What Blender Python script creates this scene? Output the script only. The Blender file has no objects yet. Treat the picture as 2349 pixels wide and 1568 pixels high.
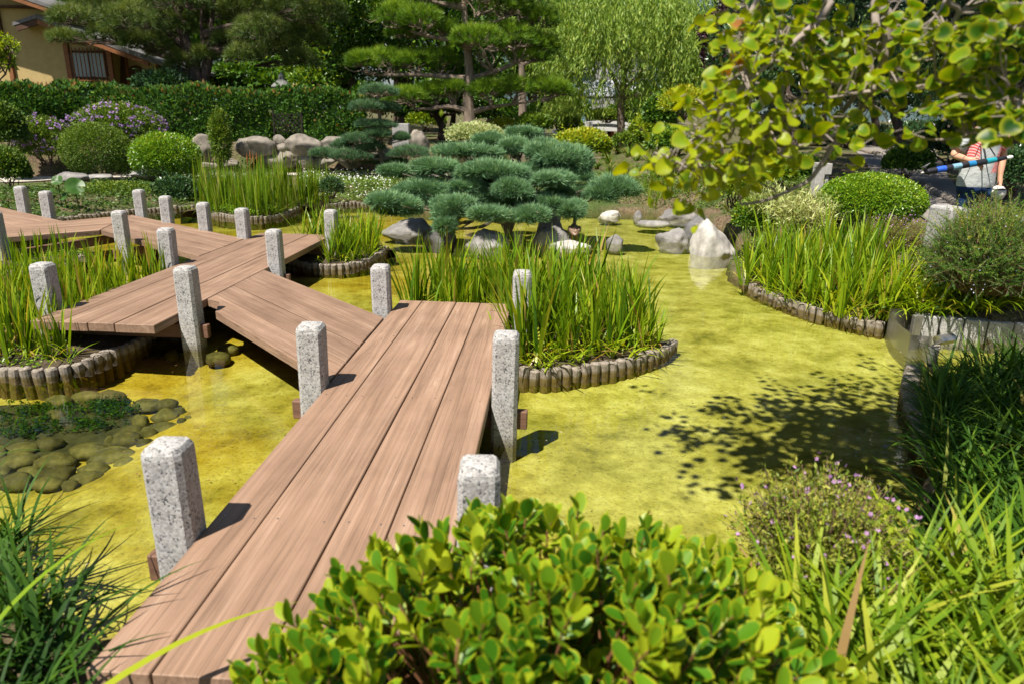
import bpy, bmesh, math, random
import numpy as np
from mathutils import Vector, Matrix

# ---------------------------------------------------------------- camera, sky, sun, exposure
S = bpy.context.scene
C = S.collection
H = 1.75                                    # eye height above the deck planks (deck top is z = 0)
FQ = 2813.26 / 4096 * 2349                  # focal length in the 2349 px wide reading frame
PITCH, ROLL = 0.306101, -0.021020
_c, _s = math.cos(PITCH), math.sin(PITCH)
_M = np.array([[1, 0, 0], [0, -_s, _c], [0, -_c, -_s]], float)
_cr, _sr = math.cos(ROLL), math.sin(ROLL)
RM = _M @ np.array([[_cr, -_sr, 0], [_sr, _cr, 0], [0, 0, 1]])
B3 = RM @ np.diag([1, -1, -1])
cam_data = bpy.data.cameras.new('camera')
cam = bpy.data.objects.new('camera', cam_data)
C.objects.link(cam)
S.camera = cam
mw = Matrix([list(B3[0]) + [0], list(B3[1]) + [0], list(B3[2]) + [H], [0, 0, 0, 1]])
cam.matrix_world = mw
cam_data.sensor_width = 36
cam_data.lens = 24.726
cam_data.clip_start = 0.05
cam_data.clip_end = 5000
cam_data.dof.use_dof = True
cam_data.dof.focus_distance = 7.0
cam_data.dof.aperture_fstop = 2.3

SUN = np.array([-0.36, -0.435, 1.0]); SUN /= np.linalg.norm(SUN)   # towards the sun
w = bpy.data.worlds.new('World'); S.world = w
w.use_nodes = True
nt = w.node_tree
bg = nt.nodes['Background']
sky = nt.nodes.new('ShaderNodeTexSky')
sky.sky_type = 'NISHITA'
sky.sun_disc = False
sky.sun_elevation = math.asin(SUN[2])
sky.sun_rotation = math.atan2(SUN[0], SUN[1])
sky.air_density = 1.0; sky.dust_density = 0.6; sky.ozone_density = 1.0
nt.links.new(sky.outputs[0], bg.inputs[0])
bg.inputs[1].default_value = 0.051
sd = bpy.data.lights.new('sun', 'SUN')
sd.energy = 4.6; sd.angle = math.radians(0.53); sd.color = (1.0, 0.94, 0.84)
sun = bpy.data.objects.new('sun', sd); C.objects.link(sun)
sun.rotation_euler = Vector((SUN[0], SUN[1], SUN[2])).to_track_quat('Z', 'Y').to_euler()
sun.location = (-20, -25, 60)
S.view_settings.view_transform = 'Standard'
S.view_settings.look = 'None'
S.view_settings.gamma = 1
S.view_settings.exposure = 1.06
S.render.engine = 'CYCLES'
S.cycles.max_bounces = 8
S.cycles.diffuse_bounces = 3
S.cycles.glossy_bounces = 3
S.cycles.transmission_bounces = 4
S.cycles.transparent_max_bounces = 12
S.cycles.use_denoising = True
S.cycles.caustics_reflective = False
S.cycles.caustics_refractive = False

rng = np.random.default_rng(7)
random.seed(7)

# ---------------------------------------------------------------- reading the photograph: rays through (u, v) of a 2349 px wide frame
def ray(u, v):
    return RM @ np.array([(u - 1174.5) / FQ, (v - 784.0) / FQ, 1.0])
def on(u, v, z=0.0):                         # where the ray meets the height z
    d = ray(u, v); t = (z - H) / d[2]
    return np.array([d[0] * t, d[1] * t, z])
def at(u, v, Y):                             # where the ray meets the depth Y
    d = ray(u, v); t = Y / d[1]
    return np.array([d[0] * t, Y, H + d[2] * t])

# ---------------------------------------------------------------- helpers
def empty(name, loc, label=None, cat=None, group=None, rz=0.0):
    o = bpy.data.objects.new(name, None); C.objects.link(o)
    o.location = [float(a) for a in loc]; o.rotation_euler = (0, 0, rz)
    o.empty_display_size = 0.2
    tag(o, label, cat, group)
    return o
def tag(o, label=None, cat=None, group=None, kind=None):
    if label: o['label'] = label
    if cat: o['category'] = cat
    if group: o['group'] = group
    if kind: o['kind'] = kind
    return o
def mesh_np(name, V, F, attrs=None, smooth=False, midx=None):
    V = np.asarray(V, np.float32)
    if not isinstance(F, (list, tuple)): F = [F]
    F = [np.asarray(f, np.int32) for f in F if len(f)]
    me = bpy.data.meshes.new(name)
    me.vertices.add(len(V)); me.vertices.foreach_set('co', V.ravel())
    loops = np.concatenate([f.ravel() for f in F])
    sizes = np.concatenate([np.full(len(f), f.shape[1], np.int32) for f in F])
    starts = np.concatenate([[0], np.cumsum(sizes)[:-1]]).astype(np.int32)
    me.loops.add(len(loops)); me.loops.foreach_set('vertex_index', loops)
    me.polygons.add(len(sizes)); me.polygons.foreach_set('loop_start', starts)
    try: me.polygons.foreach_set('loop_total', sizes)
    except Exception: pass
    if midx is not None: me.polygons.foreach_set('material_index', np.asarray(midx, np.int32))
    me.polygons.foreach_set('use_smooth', np.full(len(sizes), bool(smooth)))
    me.update(calc_edges=True)
    for k, a in (attrs or {}).items():
        at_ = me.attributes.new(k, 'FLOAT', 'POINT')
        at_.data.foreach_set('value', np.asarray(a, np.float32).ravel())
    return me
def obj(name, me, mats, parent=None, loc=None):
    o = bpy.data.objects.new(name, me); C.objects.link(o)
    if mats is not None:
        for m in (mats if isinstance(mats, (list, tuple)) else [mats]): me.materials.append(m)
    if parent is not None: o.parent = parent
    if loc is not None: o.location = [float(a) for a in loc]
    return o
def copy_tree(o, parent=None, depth=0):
    c = o.copy(); C.objects.link(c)
    if parent is not None: c.parent = parent
    for ch in list(o.children): copy_tree(ch, c)
    return c

class Buf:                                   # collects vertices, faces and a tone per vertex
    def __init__(self): self.V, self.F3, self.F4, self.T, self.R, self.n = [], [], [], [], [], 0
    def add(self, V, F, tone=0.5, rim=0.0):
        V = np.asarray(V, np.float32).reshape(-1, 3); F = np.asarray(F, np.int64)
        if len(V) == 0: return
        (self.F3 if F.shape[1] == 3 else self.F4).append(F + self.n)
        self.V.append(V)
        self.T.append(np.broadcast_to(np.asarray(tone, np.float32), (len(V),)).copy())
        self.R.append(np.broadcast_to(np.asarray(rim, np.float32), (len(V),)).copy())
        self.n += len(V)
    def mesh(self, name, off=(0, 0, 0), smooth=False):
        V = np.concatenate(self.V) - np.asarray(off, np.float32)
        F = []
        if self.F3: F.append(np.concatenate(self.F3))
        if self.F4: F.append(np.concatenate(self.F4))
        return mesh_np(name, V, F, {'tone': np.concatenate(self.T), 'rim': np.concatenate(self.R)}, smooth)
    def build(self, name, mat, parent=None, off=(0, 0, 0), smooth=False, loc=None):
        return obj(name, self.mesh(name, off, smooth), mat, parent, loc)

def unit(a): 
    a = np.asarray(a, float); return a / np.maximum(np.linalg.norm(a, axis=-1, keepdims=True), 1e-9)
def blades(buf, base, az, L, lean, bend, wid, tone, seg=4, twist=0.0, tip=0.06, power=1.0, r=rng):
    """strap leaves: each starts at base, leans `lean` from upright towards az and bends on by `bend` to its tip"""
    N = len(base); base = np.asarray(base, float)
    az, L, lean, bend, wid, tone, twist = [np.broadcast_to(np.asarray(a, float), (N,)) for a in (az, L, lean, bend, wid, tone, twist)]
    dirh = np.stack([np.cos(az), np.sin(az), 0 * az], 1)
    sa = az + np.pi / 2 + twist
    side = np.stack([np.cos(sa), np.sin(sa), 0 * sa], 1)
    P = base.copy(); Vs = []; Rs = []
    for i in range(seg + 1):
        t = i / seg
        prof = (0.55 + 0.45 * min(1, t * 3.5)) * (1 - max(0, (t - 0.35) / 0.65) ** 1.6) + tip * 0.3
        wv = (wid * prof / 2)[:, None] * side
        Vs.append(P - wv); Vs.append(P + wv); Rs.append(t)
        a = lean + bend * ((t + 0.5 / seg) ** power)
        P = P + (L / seg)[:, None] * (dirh * np.sin(a)[:, None] + np.array([0, 0, 1.0]) * np.cos(a)[:, None])
    V = np.stack(Vs, 1).reshape(-1, 3)
    k = 2 * (seg + 1)
    idx = (np.arange(N) * k)[:, None]
    F = np.concatenate([idx + np.array([2 * i, 2 * i + 1, 2 * i + 3, 2 * i + 2]) for i in range(seg)])
    R = np.tile(np.repeat(np.array(Rs), 2), N)
    buf.add(V, F, np.repeat(tone, k), R)

def frames(axis, normal):
    y = unit(axis); n = np.asarray(normal, float)
    x = unit(np.cross(y, n)); z = np.cross(x, y)
    return np.stack([x, y, z], 2)            # columns
LEAF4 = (np.array([[0, 0, 0], [-.5, .45, .10], [0, 1, 0], [.5, .45, .10]]), np.array([[0, 3, 2, 1]]))
LEAF6 = (np.array([[0, 0, 0], [-.40, .28, .10], [-.38, .68, .10], [0, 1, 0], [.38, .68, .10], [.40, .28, .10], [0, .5, 0]]),
         np.array([[0, 6, 1], [1, 6, 2], [2, 6, 3], [3, 6, 4], [4, 6, 5], [5, 6, 0]]))
def leaves(buf, pos, axis, normal, size, tone, aspect=0.55, tmpl=None, rim=None):
    TV, TF = tmpl if tmpl is not None else LEAF4
    N = len(pos); K = len(TV)
    size = np.broadcast_to(np.asarray(size, float), (N,)); tone = np.broadcast_to(np.asarray(tone, float), (N,))
    asp = np.broadcast_to(np.asarray(aspect, float), (N,))
    R3 = frames(axis, normal)
    L = np.broadcast_to(TV, (N, K, 3)) * size[:, None, None]
    L = L * np.stack([asp, np.ones(N), asp], 1)[:, None, :]
    V = np.einsum('nij,nkj->nki', R3, L) + np.asarray(pos)[:, None, :]
    F = (np.arange(N) * K)[:, None, None] + TF[None]
    rr = np.tile(rim, N) if rim is not None else 0.0
    buf.add(V.reshape(-1, 3), F.reshape(-1, TF.shape[1]), np.repeat(tone, K), rr)
def randdir(n, r=rng):
    v = r.normal(size=(n, 3)); return unit(v)
def lump(d, seed=0, k=5, amp=1.0):           # smooth lumps over directions
    r = np.random.default_rng(seed + 1000); s = 0
    for i in range(k):
        a = r.normal(size=3) * (1.6 + 1.1 * i); s = s + np.sin(d @ a + r.uniform(0, 6.28)) / (1 + 0.5 * i)
    return amp * s / k
def tube(buf, pts, rad, n=7, tone=0.5, cap=True):
    pts = np.asarray(pts, float); m = len(pts)
    rad = np.broadcast_to(np.asarray(rad, float), (m,))
    T = np.gradient(pts, axis=0); T = unit(T)
    up = np.array([0.31, 0.17, 0.93]); 
    X = unit(np.cross(T, up)); Y = np.cross(T, X)
    a = np.arange(n) / n * 2 * np.pi
    V = pts[:, None, :] + rad[:, None, None] * (np.cos(a)[None, :, None] * X[:, None, :] + np.sin(a)[None, :, None] * Y[:, None, :])
    F = []
    for i in range(m - 1):
        for j in range(n):
            F.append([i * n + j, i * n + (j + 1) % n, (i + 1) * n + (j + 1) % n, (i + 1) * n + j])
    V = V.reshape(-1, 3)
    buf.add(V, np.array(F), tone)
    if cap:
        VV = np.concatenate([V[-n:], pts[-1:]]); buf.add(VV, np.array([[j, (j + 1) % n, n] for j in range(n)]), tone)
def smooth_path(P, n=6):                     # Catmull-Rom through the points
    P = np.asarray(P, float); Q = np.vstack([2 * P[0] - P[1], P, 2 * P[-1] - P[-2]]); out = []
    for i in range(1, len(Q) - 2):
        for t in np.arange(n) / n:
            a, b, c, d = Q[i - 1], Q[i], Q[i + 1], Q[i + 2]
            out.append(.5 * (2 * b + (c - a) * t + (2 * a - 5 * b + 4 * c - d) * t * t + (3 * b - a - 3 * c + d) * t ** 3))
    out.append(P[-1]); return np.array(out)
def bm_obj(name, bm, mats, parent=None, loc=None, smooth=False):
    me = bpy.data.meshes.new(name); bm.normal_update(); bm.to_mesh(me); bm.free()
    if smooth: me.polygons.foreach_set('use_smooth', np.full(len(me.polygons), True))
    return obj(name, me, mats, parent, loc)
def add_box(bm, lo, hi, bevel=0.0, seg=1, mat=0, rot=None, at_=(0, 0, 0)):
    lo, hi = np.array(lo, float), np.array(hi, float)
    r = bmesh.ops.create_cube(bm, size=1.0)
    vs = r['verts']
    M = Matrix.Translation(Vector(at_)) @ (rot.to_4x4() if rot is not None else Matrix.Identity(4)) @ Matrix.Translation(Vector((lo + hi) / 2)) @ Matrix.Diagonal(Vector(list(hi - lo) + [1]))
    bmesh.ops.transform(bm, matrix=M, verts=vs)
    fs = list({f for v in vs for f in v.link_faces})
    for f in fs: f.material_index = mat
    if bevel > 0:
        es = list({e for v in vs for e in v.link_edges})
        bmesh.ops.bevel(bm, geom=es, offset=bevel, segments=seg, affect='EDGES', profile=0.5)
def add_prism(bm, poly, z0, z1, mat=0, bevel=0.0):
    vb = [bm.verts.new((float(x), float(y), z0)) for x, y in poly]
    vt = [bm.verts.new((float(x), float(y), z1)) for x, y in poly]
    n = len(poly); fs = [bm.faces.new(vt), bm.faces.new(vb[::-1])]
    for i in range(n): fs.append(bm.faces.new((vb[i], vb[(i + 1) % n], vt[(i + 1) % n], vt[i])))
    for f in fs: f.material_index = mat
    if bevel > 0:
        bmesh.ops.bevel(bm, geom=list({e for f in fs for e in f.edges}), offset=bevel, segments=1, affect='EDGES')

# ---------------------------------------------------------------- materials
def new_mat(name):
    m = bpy.data.materials.new(name); m.use_nodes = True
    t = m.node_tree; t.nodes.clear()
    out = t.nodes.new('ShaderNodeOutputMaterial')
    return m, t, out
def N(t, kind, **kw):
    n = t.nodes.new(kind)
    for k, v in kw.items():
        if k.startswith('i_'): n.inputs[k[2:].replace('_', ' ')].default_value = v
        else: setattr(n, k, v)
    return n
def ramp(t, fac, stops, interp='LINEAR'):
    n = t.nodes.new('ShaderNodeValToRGB'); n.color_ramp.interpolation = interp
    e = n.color_ramp.elements
    while len(e) < len(stops): e.new(0.5)
    for k, (p, c) in enumerate(stops):
        e[k].position = p; e[k].color = (c[0], c[1], c[2], 1) if not np.isscalar(c) else (c, c, c, 1)
    if fac is not None: t.links.new(fac, n.inputs[0])
    return n
def noise(t, scale, detail=4, rough=0.55, vec=None, mapping=None, coord='Object'):
    n = t.nodes.new('ShaderNodeTexNoise'); n.inputs['Scale'].default_value = scale
    n.inputs['Detail'].default_value = detail; n.inputs['Roughness'].default_value = rough
    if vec is None:
        tc = t.nodes.new('ShaderNodeTexCoord'); vec = tc.outputs[coord]
    if mapping is not None:
        mp = t.nodes.new('ShaderNodeMapping'); mp.inputs['Scale'].default_value = mapping
        t.links.new(vec, mp.inputs[0]); vec = mp.outputs[0]
    t.links.new(vec, n.inputs['Vector'])
    return n
def mixc(t, fac, a, b, mode='MIX'):
    n = t.nodes.new('ShaderNodeMix'); n.data_type = 'RGBA'; n.blend_type = mode
    for sock, val in ((n.inputs[0], fac), (n.inputs[6], a), (n.inputs[7], b)):
        if isinstance(val, bpy.types.NodeSocket): t.links.new(val, sock)
        elif np.isscalar(val): sock.default_value = val
        else: sock.default_value = (val[0], val[1], val[2], 1)
    return n.outputs[2]
def principled(t, out, base, rough=0.6, spec=0.4, bump=None, bstr=0.3, bdist=0.01, metal=0.0):
    p = t.nodes.new('ShaderNodeBsdfPrincipled')
    if isinstance(base, bpy.types.NodeSocket): t.links.new(base, p.inputs['Base Color'])
    else: p.inputs['Base Color'].default_value = (base[0], base[1], base[2], 1)
    if isinstance(rough, bpy.types.NodeSocket): t.links.new(rough, p.inputs['Roughness'])
    else: p.inputs['Roughness'].default_value = rough
    p.inputs['Specular IOR Level'].default_value = spec
    p.inputs['Metallic'].default_value = metal
    if bump is not None:
        b = t.nodes.new('ShaderNodeBump'); b.inputs['Strength'].default_value = bstr; b.inputs['Distance'].default_value = bdist
        t.links.new(bump, b.inputs['Height']); t.links.new(b.outputs[0], p.inputs['Normal'])
    if out is not None: t.links.new(p.outputs[0], out.inputs[0])
    return p
def leaf_mat(name, stops, trans=0.35, tcol=(1.25, 1.15, 0.5), rough=0.45, spec=0.35, rim=None, vein=False):
    m, t, out = new_mat(name)
    a = N(t, 'ShaderNodeAttribute', attribute_name='tone')
    col = ramp(t, a.outputs['Fac'], stops).outputs[0]
    if rim is not None:
        b = N(t, 'ShaderNodeAttribute', attribute_name='rim')
        f = ramp(t, b.outputs['Fac'], [(rim[1], 0.0), (rim[2], 1.0)]).outputs[0]
        col = mixc(t, f, col, rim[0])
    p = principled(t, None, col, rough, spec)
    tr = N(t, 'ShaderNodeBsdfTranslucent')
    tc = mixc(t, 1.0, col, tcol, 'MULTIPLY'); t.links.new(tc, tr.inputs[0])
    mx = N(t, 'ShaderNodeMixShader'); mx.inputs[0].default_value = trans
    t.links.new(p.outputs[0], mx.inputs[1]); t.links.new(tr.outputs[0], mx.inputs[2]); t.links.new(mx.outputs[0], out.inputs[0])
    return m
def plain_mat(name, base, rough=0.6, spec=0.4, var=0.15, scale=8.0, bstr=0.0, metal=0.0, mapping=None):
    m, t, out = new_mat(name)
    n = noise(t, scale, 5, 0.6, mapping=mapping)
    lo = [c * (1 - var) for c in base]; hi = [min(1, c * (1 + var)) for c in base]
    col = ramp(t, n.outputs[0], [(0.3, lo), (0.7, hi)]).outputs[0]
    principled(t, out, col, rough, spec, n.outputs[0] if bstr else None, bstr, 0.01, metal)
    return m
# ================================================================= SETTING: ground, pond, paths, mountain
WZ, BZ = -0.345, -0.435                       # water level, pond bed
def ss(a, b, x):
    t = np.clip((x - a) / (b - a), 0, 1); return t * t * (3 - 2 * t)
def qs(pts, z): return [on(u, v, z)[:2] for u, v in pts]
ET = -0.270                                   # top of the log edging
ARC_BANK = qs([(2020, 738), (1940, 722), (1860, 703), (1780, 675), (1722, 648), (1708, 630)], ET)
ARC_BACK_LEFT = qs([(440, 470), (330, 478), (220, 489), (110, 501), (20, 512)], ET)
ARC_WHITE = qs([(858, 462), (805, 463), (752, 466)], ET)
POND = [(-9.5, 5.2), (-5, 4.3), (-2.9, 3.35), (-1.9, 2.5), (-1.25, 2.2), (0, 2.12), (0.62, 2.25), (1.1, 2.55), (1.65, 2.9),
        (2.15, 3.35), (2.75, 4.2), (3.10, 5.05), (3.42, 5.45), (3.95, 5.75), (4.4, 6.1), (5.2, 6.55), (5.25, 6.92), (4.47, 7.10), (4.33, 7.2), (4.36, 7.48), (4.12, 7.52)]
POND += [tuple(p) for p in ARC_BANK] + [(3.15, 9.8), (3.3, 10.8), (3.9, 12.0), (4.2, 13.4), (4.3, 14.8), (4.2, 16.2), (3.2, 17.2), (1.5, 17.6), (-0.5, 17.4), (-2.2, 16.6)]
POND += [tuple(p) for p in ARC_WHITE] + [(-5.0, 16.9), (-6.4, 17.2)] + [tuple(p) for p in ARC_BACK_LEFT] + [(-11.5, 11.0), (-11, 8)]
POND = np.array(POND)
def inside(poly, x, y):
    r = np.zeros(x.shape, bool); n = len(poly); j = n - 1
    for i in range(n):
        xi, yi = poly[i]; xj, yj = poly[j]
        c = ((yi > y) != (yj > y)) & (x < (xj - xi) * (y - yi) / (yj - yi + 1e-12) + xi)
        r ^= c; j = i
    return r
def polydist(poly, x, y, closed=True):
    d = np.full(x.shape, 1e9); n = len(poly)
    for i in range(n if closed else n - 1):
        a, b = np.array(poly[i]), np.array(poly[(i + 1) % n]); e = b - a
        t = np.clip(((x - a[0]) * e[0] + (y - a[1]) * e[1]) / (e @ e + 1e-12), 0, 1)
        d = np.minimum(d, np.hypot(x - a[0] - t * e[0], y - a[1] - t * e[1]))
    return d
WALL_LINE = np.array([(-40, 17.0), (-14, 19.6), (-10.5, 21.4), (-9.6, 22.3), (-4.6, 22.6), (-2.5, 23.5), (0, 30), (3, 60), (3, 400)])
def wall_y(x): return np.interp(x, WALL_LINE[:, 0], WALL_LINE[:, 1])
def gz(x, y):
    x = np.asarray(x, float); y = np.asarray(y, float)
    d = polydist(POND, x, y) * np.where(inside(POND, x, y), -1, 1)
    z = -0.27 + 0.24 * ss(0.0, 1.3, d)
    z = z + 0.36 * ss(3.6, 5.6, x) * ss(5.5, 8.0, y) + 0.10 * ss(4.4, 7.0, x) * ss(9, 16, y) + 0.06 * ss(1.5, 3, x) * ss(5.5, 3, y)
    z = z + 0.012 * np.maximum(0, y - 17) * (y < 1e9)
    z = z + 0.80 * ss(-0.1, 0.6, y - wall_y(x)) * ss(1.5, -2.5, x)
    z = z + 0.03 * np.sin(x * 1.7 + 0.6 * y) * np.sin(y * 1.3) * ss(0.3, 1.5, d)
    return np.where(d < 0, -1.0, z)
def gzp(x, y): return float(gz(np.array([x]), np.array([y]))[0])

def warp_axis(a, b, step, lo, hi):
    mid = list(np.arange(a, b, step)); left, right = [], []
    s_, x_ = step, a
    while x_ > lo: s_ *= 1.25; x_ -= s_; left.append(x_)
    s_, x_ = step, mid[-1]
    while x_ < hi: s_ *= 1.25; x_ += s_; right.append(x_)
    return np.array(left[::-1] + mid + right)
gx = warp_axis(-13, 10, 0.13, -900, 900); gy = warp_axis(0.5, 26, 0.13, -120, 1500)
GX, GY = np.meshgrid(gx, gy)
GZ = gz(GX.ravel(), GY.ravel())
def grid_faces(nx, ny):
    i = np.arange(nx - 1)[None, :] + nx * np.arange(ny - 1)[:, None]; i = i.ravel()
    return np.stack([i, i + 1, i + nx + 1, i + nx], 1)
m, t, out = new_mat('garden soil and litter')
n1 = noise(t, 1.1, 5, 0.6); n2 = noise(t, 22, 6, 0.7)
c1 = ramp(t, n2.outputs[0], [(0.3, (0.045, 0.030, 0.018)), (0.5, (0.12, 0.085, 0.05)), (0.72, (0.24, 0.18, 0.11))]).outputs[0]
c2 = ramp(t, n2.outputs[0], [(0.3, (0.02, 0.035, 0.008)), (0.55, (0.06, 0.09, 0.02)), (0.75, (0.16, 0.16, 0.05))]).outputs[0]
f = ramp(t, n1.outputs[0], [(0.42, 0.0), (0.6, 1.0)]).outputs[0]
principled(t, out, mixc(t, f, c1, c2), 0.9, 0.2, n2.outputs[0], 0.8, 0.03)
ground = obj('ground', mesh_np('ground', np.stack([GX.ravel(), GY.ravel(), GZ], 1), grid_faces(len(gx), len(gy)), smooth=True), m)
tag(ground, 'brown soil banks with leaf litter round the pond', 'ground', kind='structure')

# pond bed
bx = np.arange(-12.5, 5.6, 0.12); by = np.arange(1.5, 18.6, 0.12)
BX, BY = np.meshgrid(bx, by)
BZv = BZ + 0.018 * np.sin(BX * 1.9 + BY * .7) * np.sin(BY * 1.4) - 0.02
BZv = BZv - 0.10 * ss(-2.35, -2.9, BX.ravel()).reshape(BX.shape) * ss(6.3, 5.8, BY.ravel()).reshape(BX.shape)
BZv = BZv - 0.16 * ss(8.5, 12, BY.ravel()).reshape(BY.shape) * 0.6
m, t, out = new_mat('algae covered pond bed')
tc = N(t, 'ShaderNodeTexCoord')
n1 = noise(t, 0.55, 4, 0.55, tc.outputs['Object']); n2 = noise(t, 3.2, 8, 0.68, tc.outputs['Object']); n3 = noise(t, 38, 4, 0.7, tc.outputs['Object']); n4 = noise(t, 85, 2, 0.5, tc.outputs['Object']); n5 = noise(t, 11, 6, 0.7, tc.outputs['Object'])
ca = ramp(t, n2.outputs[0], [(0.28, (0.12, 0.122, 0.018)), (0.42, (0.27, 0.254, 0.046)), (0.56, (0.39, 0.372, 0.095)), (0.74, (0.51, 0.50, 0.20))]).outputs[0]
cb = ramp(t, n2.outputs[0], [(0.28, (0.13, 0.082, 0.005)), (0.45, (0.28, 0.200, 0.012)), (0.7, (0.40, 0.325, 0.042))]).outputs[0]
sx = N(t, 'ShaderNodeSeparateXYZ'); t.links.new(tc.outputs['Object'], sx.inputs[0])
mr = N(t, 'ShaderNodeMapRange'); mr.inputs[1].default_value = 0.9; mr.inputs[2].default_value = -1.2; t.links.new(sx.outputs[0], mr.inputs[0])
fa = N(t, 'ShaderNodeMath', operation='MULTIPLY'); t.links.new(mr.outputs[0], fa.inputs[0])
fb = ramp(t, n1.outputs[0], [(0.38, 0.25), (0.6, 1.0)]); t.links.new(fb.outputs[0], fa.inputs[1])
col = mixc(t, fa.outputs[0], ca, cb)
sp = ramp(t, n3.outputs[0], [(0.34, (0.55, 0.5, 0.4)), (0.46, (1, 1, 1)), (0.7, (1.12, 1.1, 1.0))]).outputs[0]
col = mixc(t, 0.75, col, sp, 'MULTIPLY')
col = mixc(t, 0.8, col, ramp(t, n5.outputs[0], [(0.30, (0.78, 0.76, 0.66)), (0.46, (0.97, 0.97, 0.96)), (0.66, (1.08, 1.08, 1.07))]).outputs[0], 'MULTIPLY')
n6 = noise(t, 1.15, 5, 0.6, tc.outputs['Object']); col = mixc(t, 0.9, col, ramp(t, n6.outputs[0], [(0.34, (0.66, 0.68, 0.55)), (0.50, (1.0, 1.0, 1.0)), (0.70, (1.08, 1.09, 1.3))]).outputs[0], 'MULTIPLY')
sp2 = ramp(t, n4.outputs[0], [(0.70, 0.0), (0.76, 1.0)]).outputs[0]
col = mixc(t, sp2, col, (0.10, 0.07, 0.02))
principled(t, out, col, 0.9, 0.1, n3.outputs[0], 0.5, 0.02)
bed = obj('pond_bed', mesh_np('pond_bed', np.stack([BX.ravel(), BY.ravel(), BZv.ravel()], 1), grid_faces(len(bx), len(by)), smooth=True), m)
tag(bed, 'yellow algae covered bottom of the shallow pond', 'pond bed', kind='structure')

# water: clear, faintly yellow, fresnel reflection
m, t, out = new_mat('clear shallow water')
tc = N(t, 'ShaderNodeTexCoord')
n1 = noise(t, 2.2, 3, 0.5, tc.outputs['Object'], (1, 2.2, 1)); n2 = noise(t, 9, 2, 0.5, tc.outputs['Object'], (1, 2.0, 1))
ad = N(t, 'ShaderNodeMath', operation='MULTIPLY_ADD'); t.links.new(n2.outputs[0], ad.inputs[0]); ad.inputs[1].default_value = 0.25; t.links.new(n1.outputs[0], ad.inputs[2])
bp = N(t, 'ShaderNodeBump'); bp.inputs['Strength'].default_value = 0.06; bp.inputs['Distance'].default_value = 0.05; t.links.new(ad.outputs[0], bp.inputs['Height'])
fr = N(t, 'ShaderNodeFresnel'); fr.inputs['IOR'].default_value = 1.45; t.links.new(bp.outputs[0], fr.inputs['Normal'])
gl = N(t, 'ShaderNodeBsdfGlossy'); gl.inputs['Roughness'].default_value = 0.015; t.links.new(bp.outputs[0], gl.inputs['Normal'])
tr = N(t, 'ShaderNodeBsdfTransparent'); tr.inputs[0].default_value = (0.93, 0.95, 0.80, 1)
mx = N(t, 'ShaderNodeMixShader'); t.links.new(fr.outputs[0], mx.inputs[0]); t.links.new(tr.outputs[0], mx.inputs[1]); t.links.new(gl.outputs[0], mx.inputs[2]); t.links.new(mx.outputs[0], out.inputs[0])
water = obj('water', mesh_np('water', [(-12.4, 1.6, WZ), (5.4, 1.6, WZ), (5.4, 18.4, WZ), (-12.4, 18.4, WZ)], [np.array([[0, 1, 2, 3]])]), m)
tag(water, 'clear shallow pond water over a yellow bed', 'water', kind='structure')

# paths
def ribbon(name, left, right, mat, label, dz=0.012, sub=14):
    L = smooth_path(np.array(left), sub); R = smooth_path(np.array(right), sub)
    n = min(len(L), len(R)); k = 6; V = []
    for i in range(n):
        for j in range(k + 1):
            p = L[i] + (R[i] - L[i]) * j / k; V.append((p[0], p[1], 0))
    V = np.array(V); V[:, 2] = gz(V[:, 0], V[:, 1]) + dz
    F = grid_faces(k + 1, n)
    o = obj(name, mesh_np(name, V, F, smooth=True), mat); tag(o, label, 'path', kind='structure'); return o
m_gravel = plain_mat('pale gravel', (0.42, 0.38, 0.32), 0.9, 0.2, 0.25, 30, 0.5)
m_tarmac = plain_mat('worn path paving', (0.21, 0.185, 0.165), 0.9, 0.2, 0.22, 14, 0.3)
ribbon('gravel_path', [(-16, 16.6), (-12.5, 18.2), (-9.0, 19.9), (-6.5, 20.9), (-3.5, 21.5), (-1, 22)], [(-16, 18.2), (-12.7, 19.4), (-9.6, 21.4), (-6.5, 22.2), (-3.8, 22.4), (-1, 23)], m_gravel, 'pale gravel strip below the rock wall', 0.03)
ribbon('path', [(5.6, 6.6), (6.0, 9.0), (6.9, 12.5), (8.6, 17), (11.2, 23), (15, 32), (20, 44)], [(8.0, 6.6), (8.0, 9.0), (8.6, 12.5), (10.4, 17), (13.6, 23), (18.5, 32), (25, 44)], m_tarmac, 'grey paved path leading back under the trees', 0.03)

# far mountain
mx_ = np.linspace(-900, 900, 121); my_ = np.linspace(260, 1100, 57)
MX, MY = np.meshgrid(mx_, my_)
r_ = np.random.default_rng(5); hz_ = np.zeros_like(MX)
for k in range(26):
    a = r_.normal(size=2) * (0.004 + 0.0016 * k); hz_ += np.abs(np.sin(MX * a[0] + MY * a[1] + r_.uniform(0, 6.28))) / (1 + .55 * k)
MZ = -6 + ss(270, 900, MY.ravel()).reshape(MY.shape) * (210 + 32 * hz_ + 60 * ss(-50, 500, MX)) + 4 * hz_ * ss(260, 330, MY)
m, t, out = new_mat('limestone mountain with scrub')
n1 = noise(t, 0.022, 8, 0.65); n2 = noise(t, 0.12, 5, 0.7)
c = ramp(t, n1.outputs[0], [(0.42, (0.035, 0.060, 0.055)), (0.56, (0.075, 0.10, 0.10)), (0.66, (0.22, 0.225, 0.235))]).outputs[0]  # blue in these greys stands in for distance haze
c = mixc(t, 0.5, c, ramp(t, n2.outputs[0], [(0.3, 0.55), (0.7, 1.25)]).outputs[0], 'MULTIPLY')
principled(t, out, c, 1.0, 0.0)
mo = obj('mountain', mesh_np('mountain', np.stack([MX.ravel(), MY.ravel(), MZ.ravel()], 1), grid_faces(121, 57), smooth=False), m)
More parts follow.
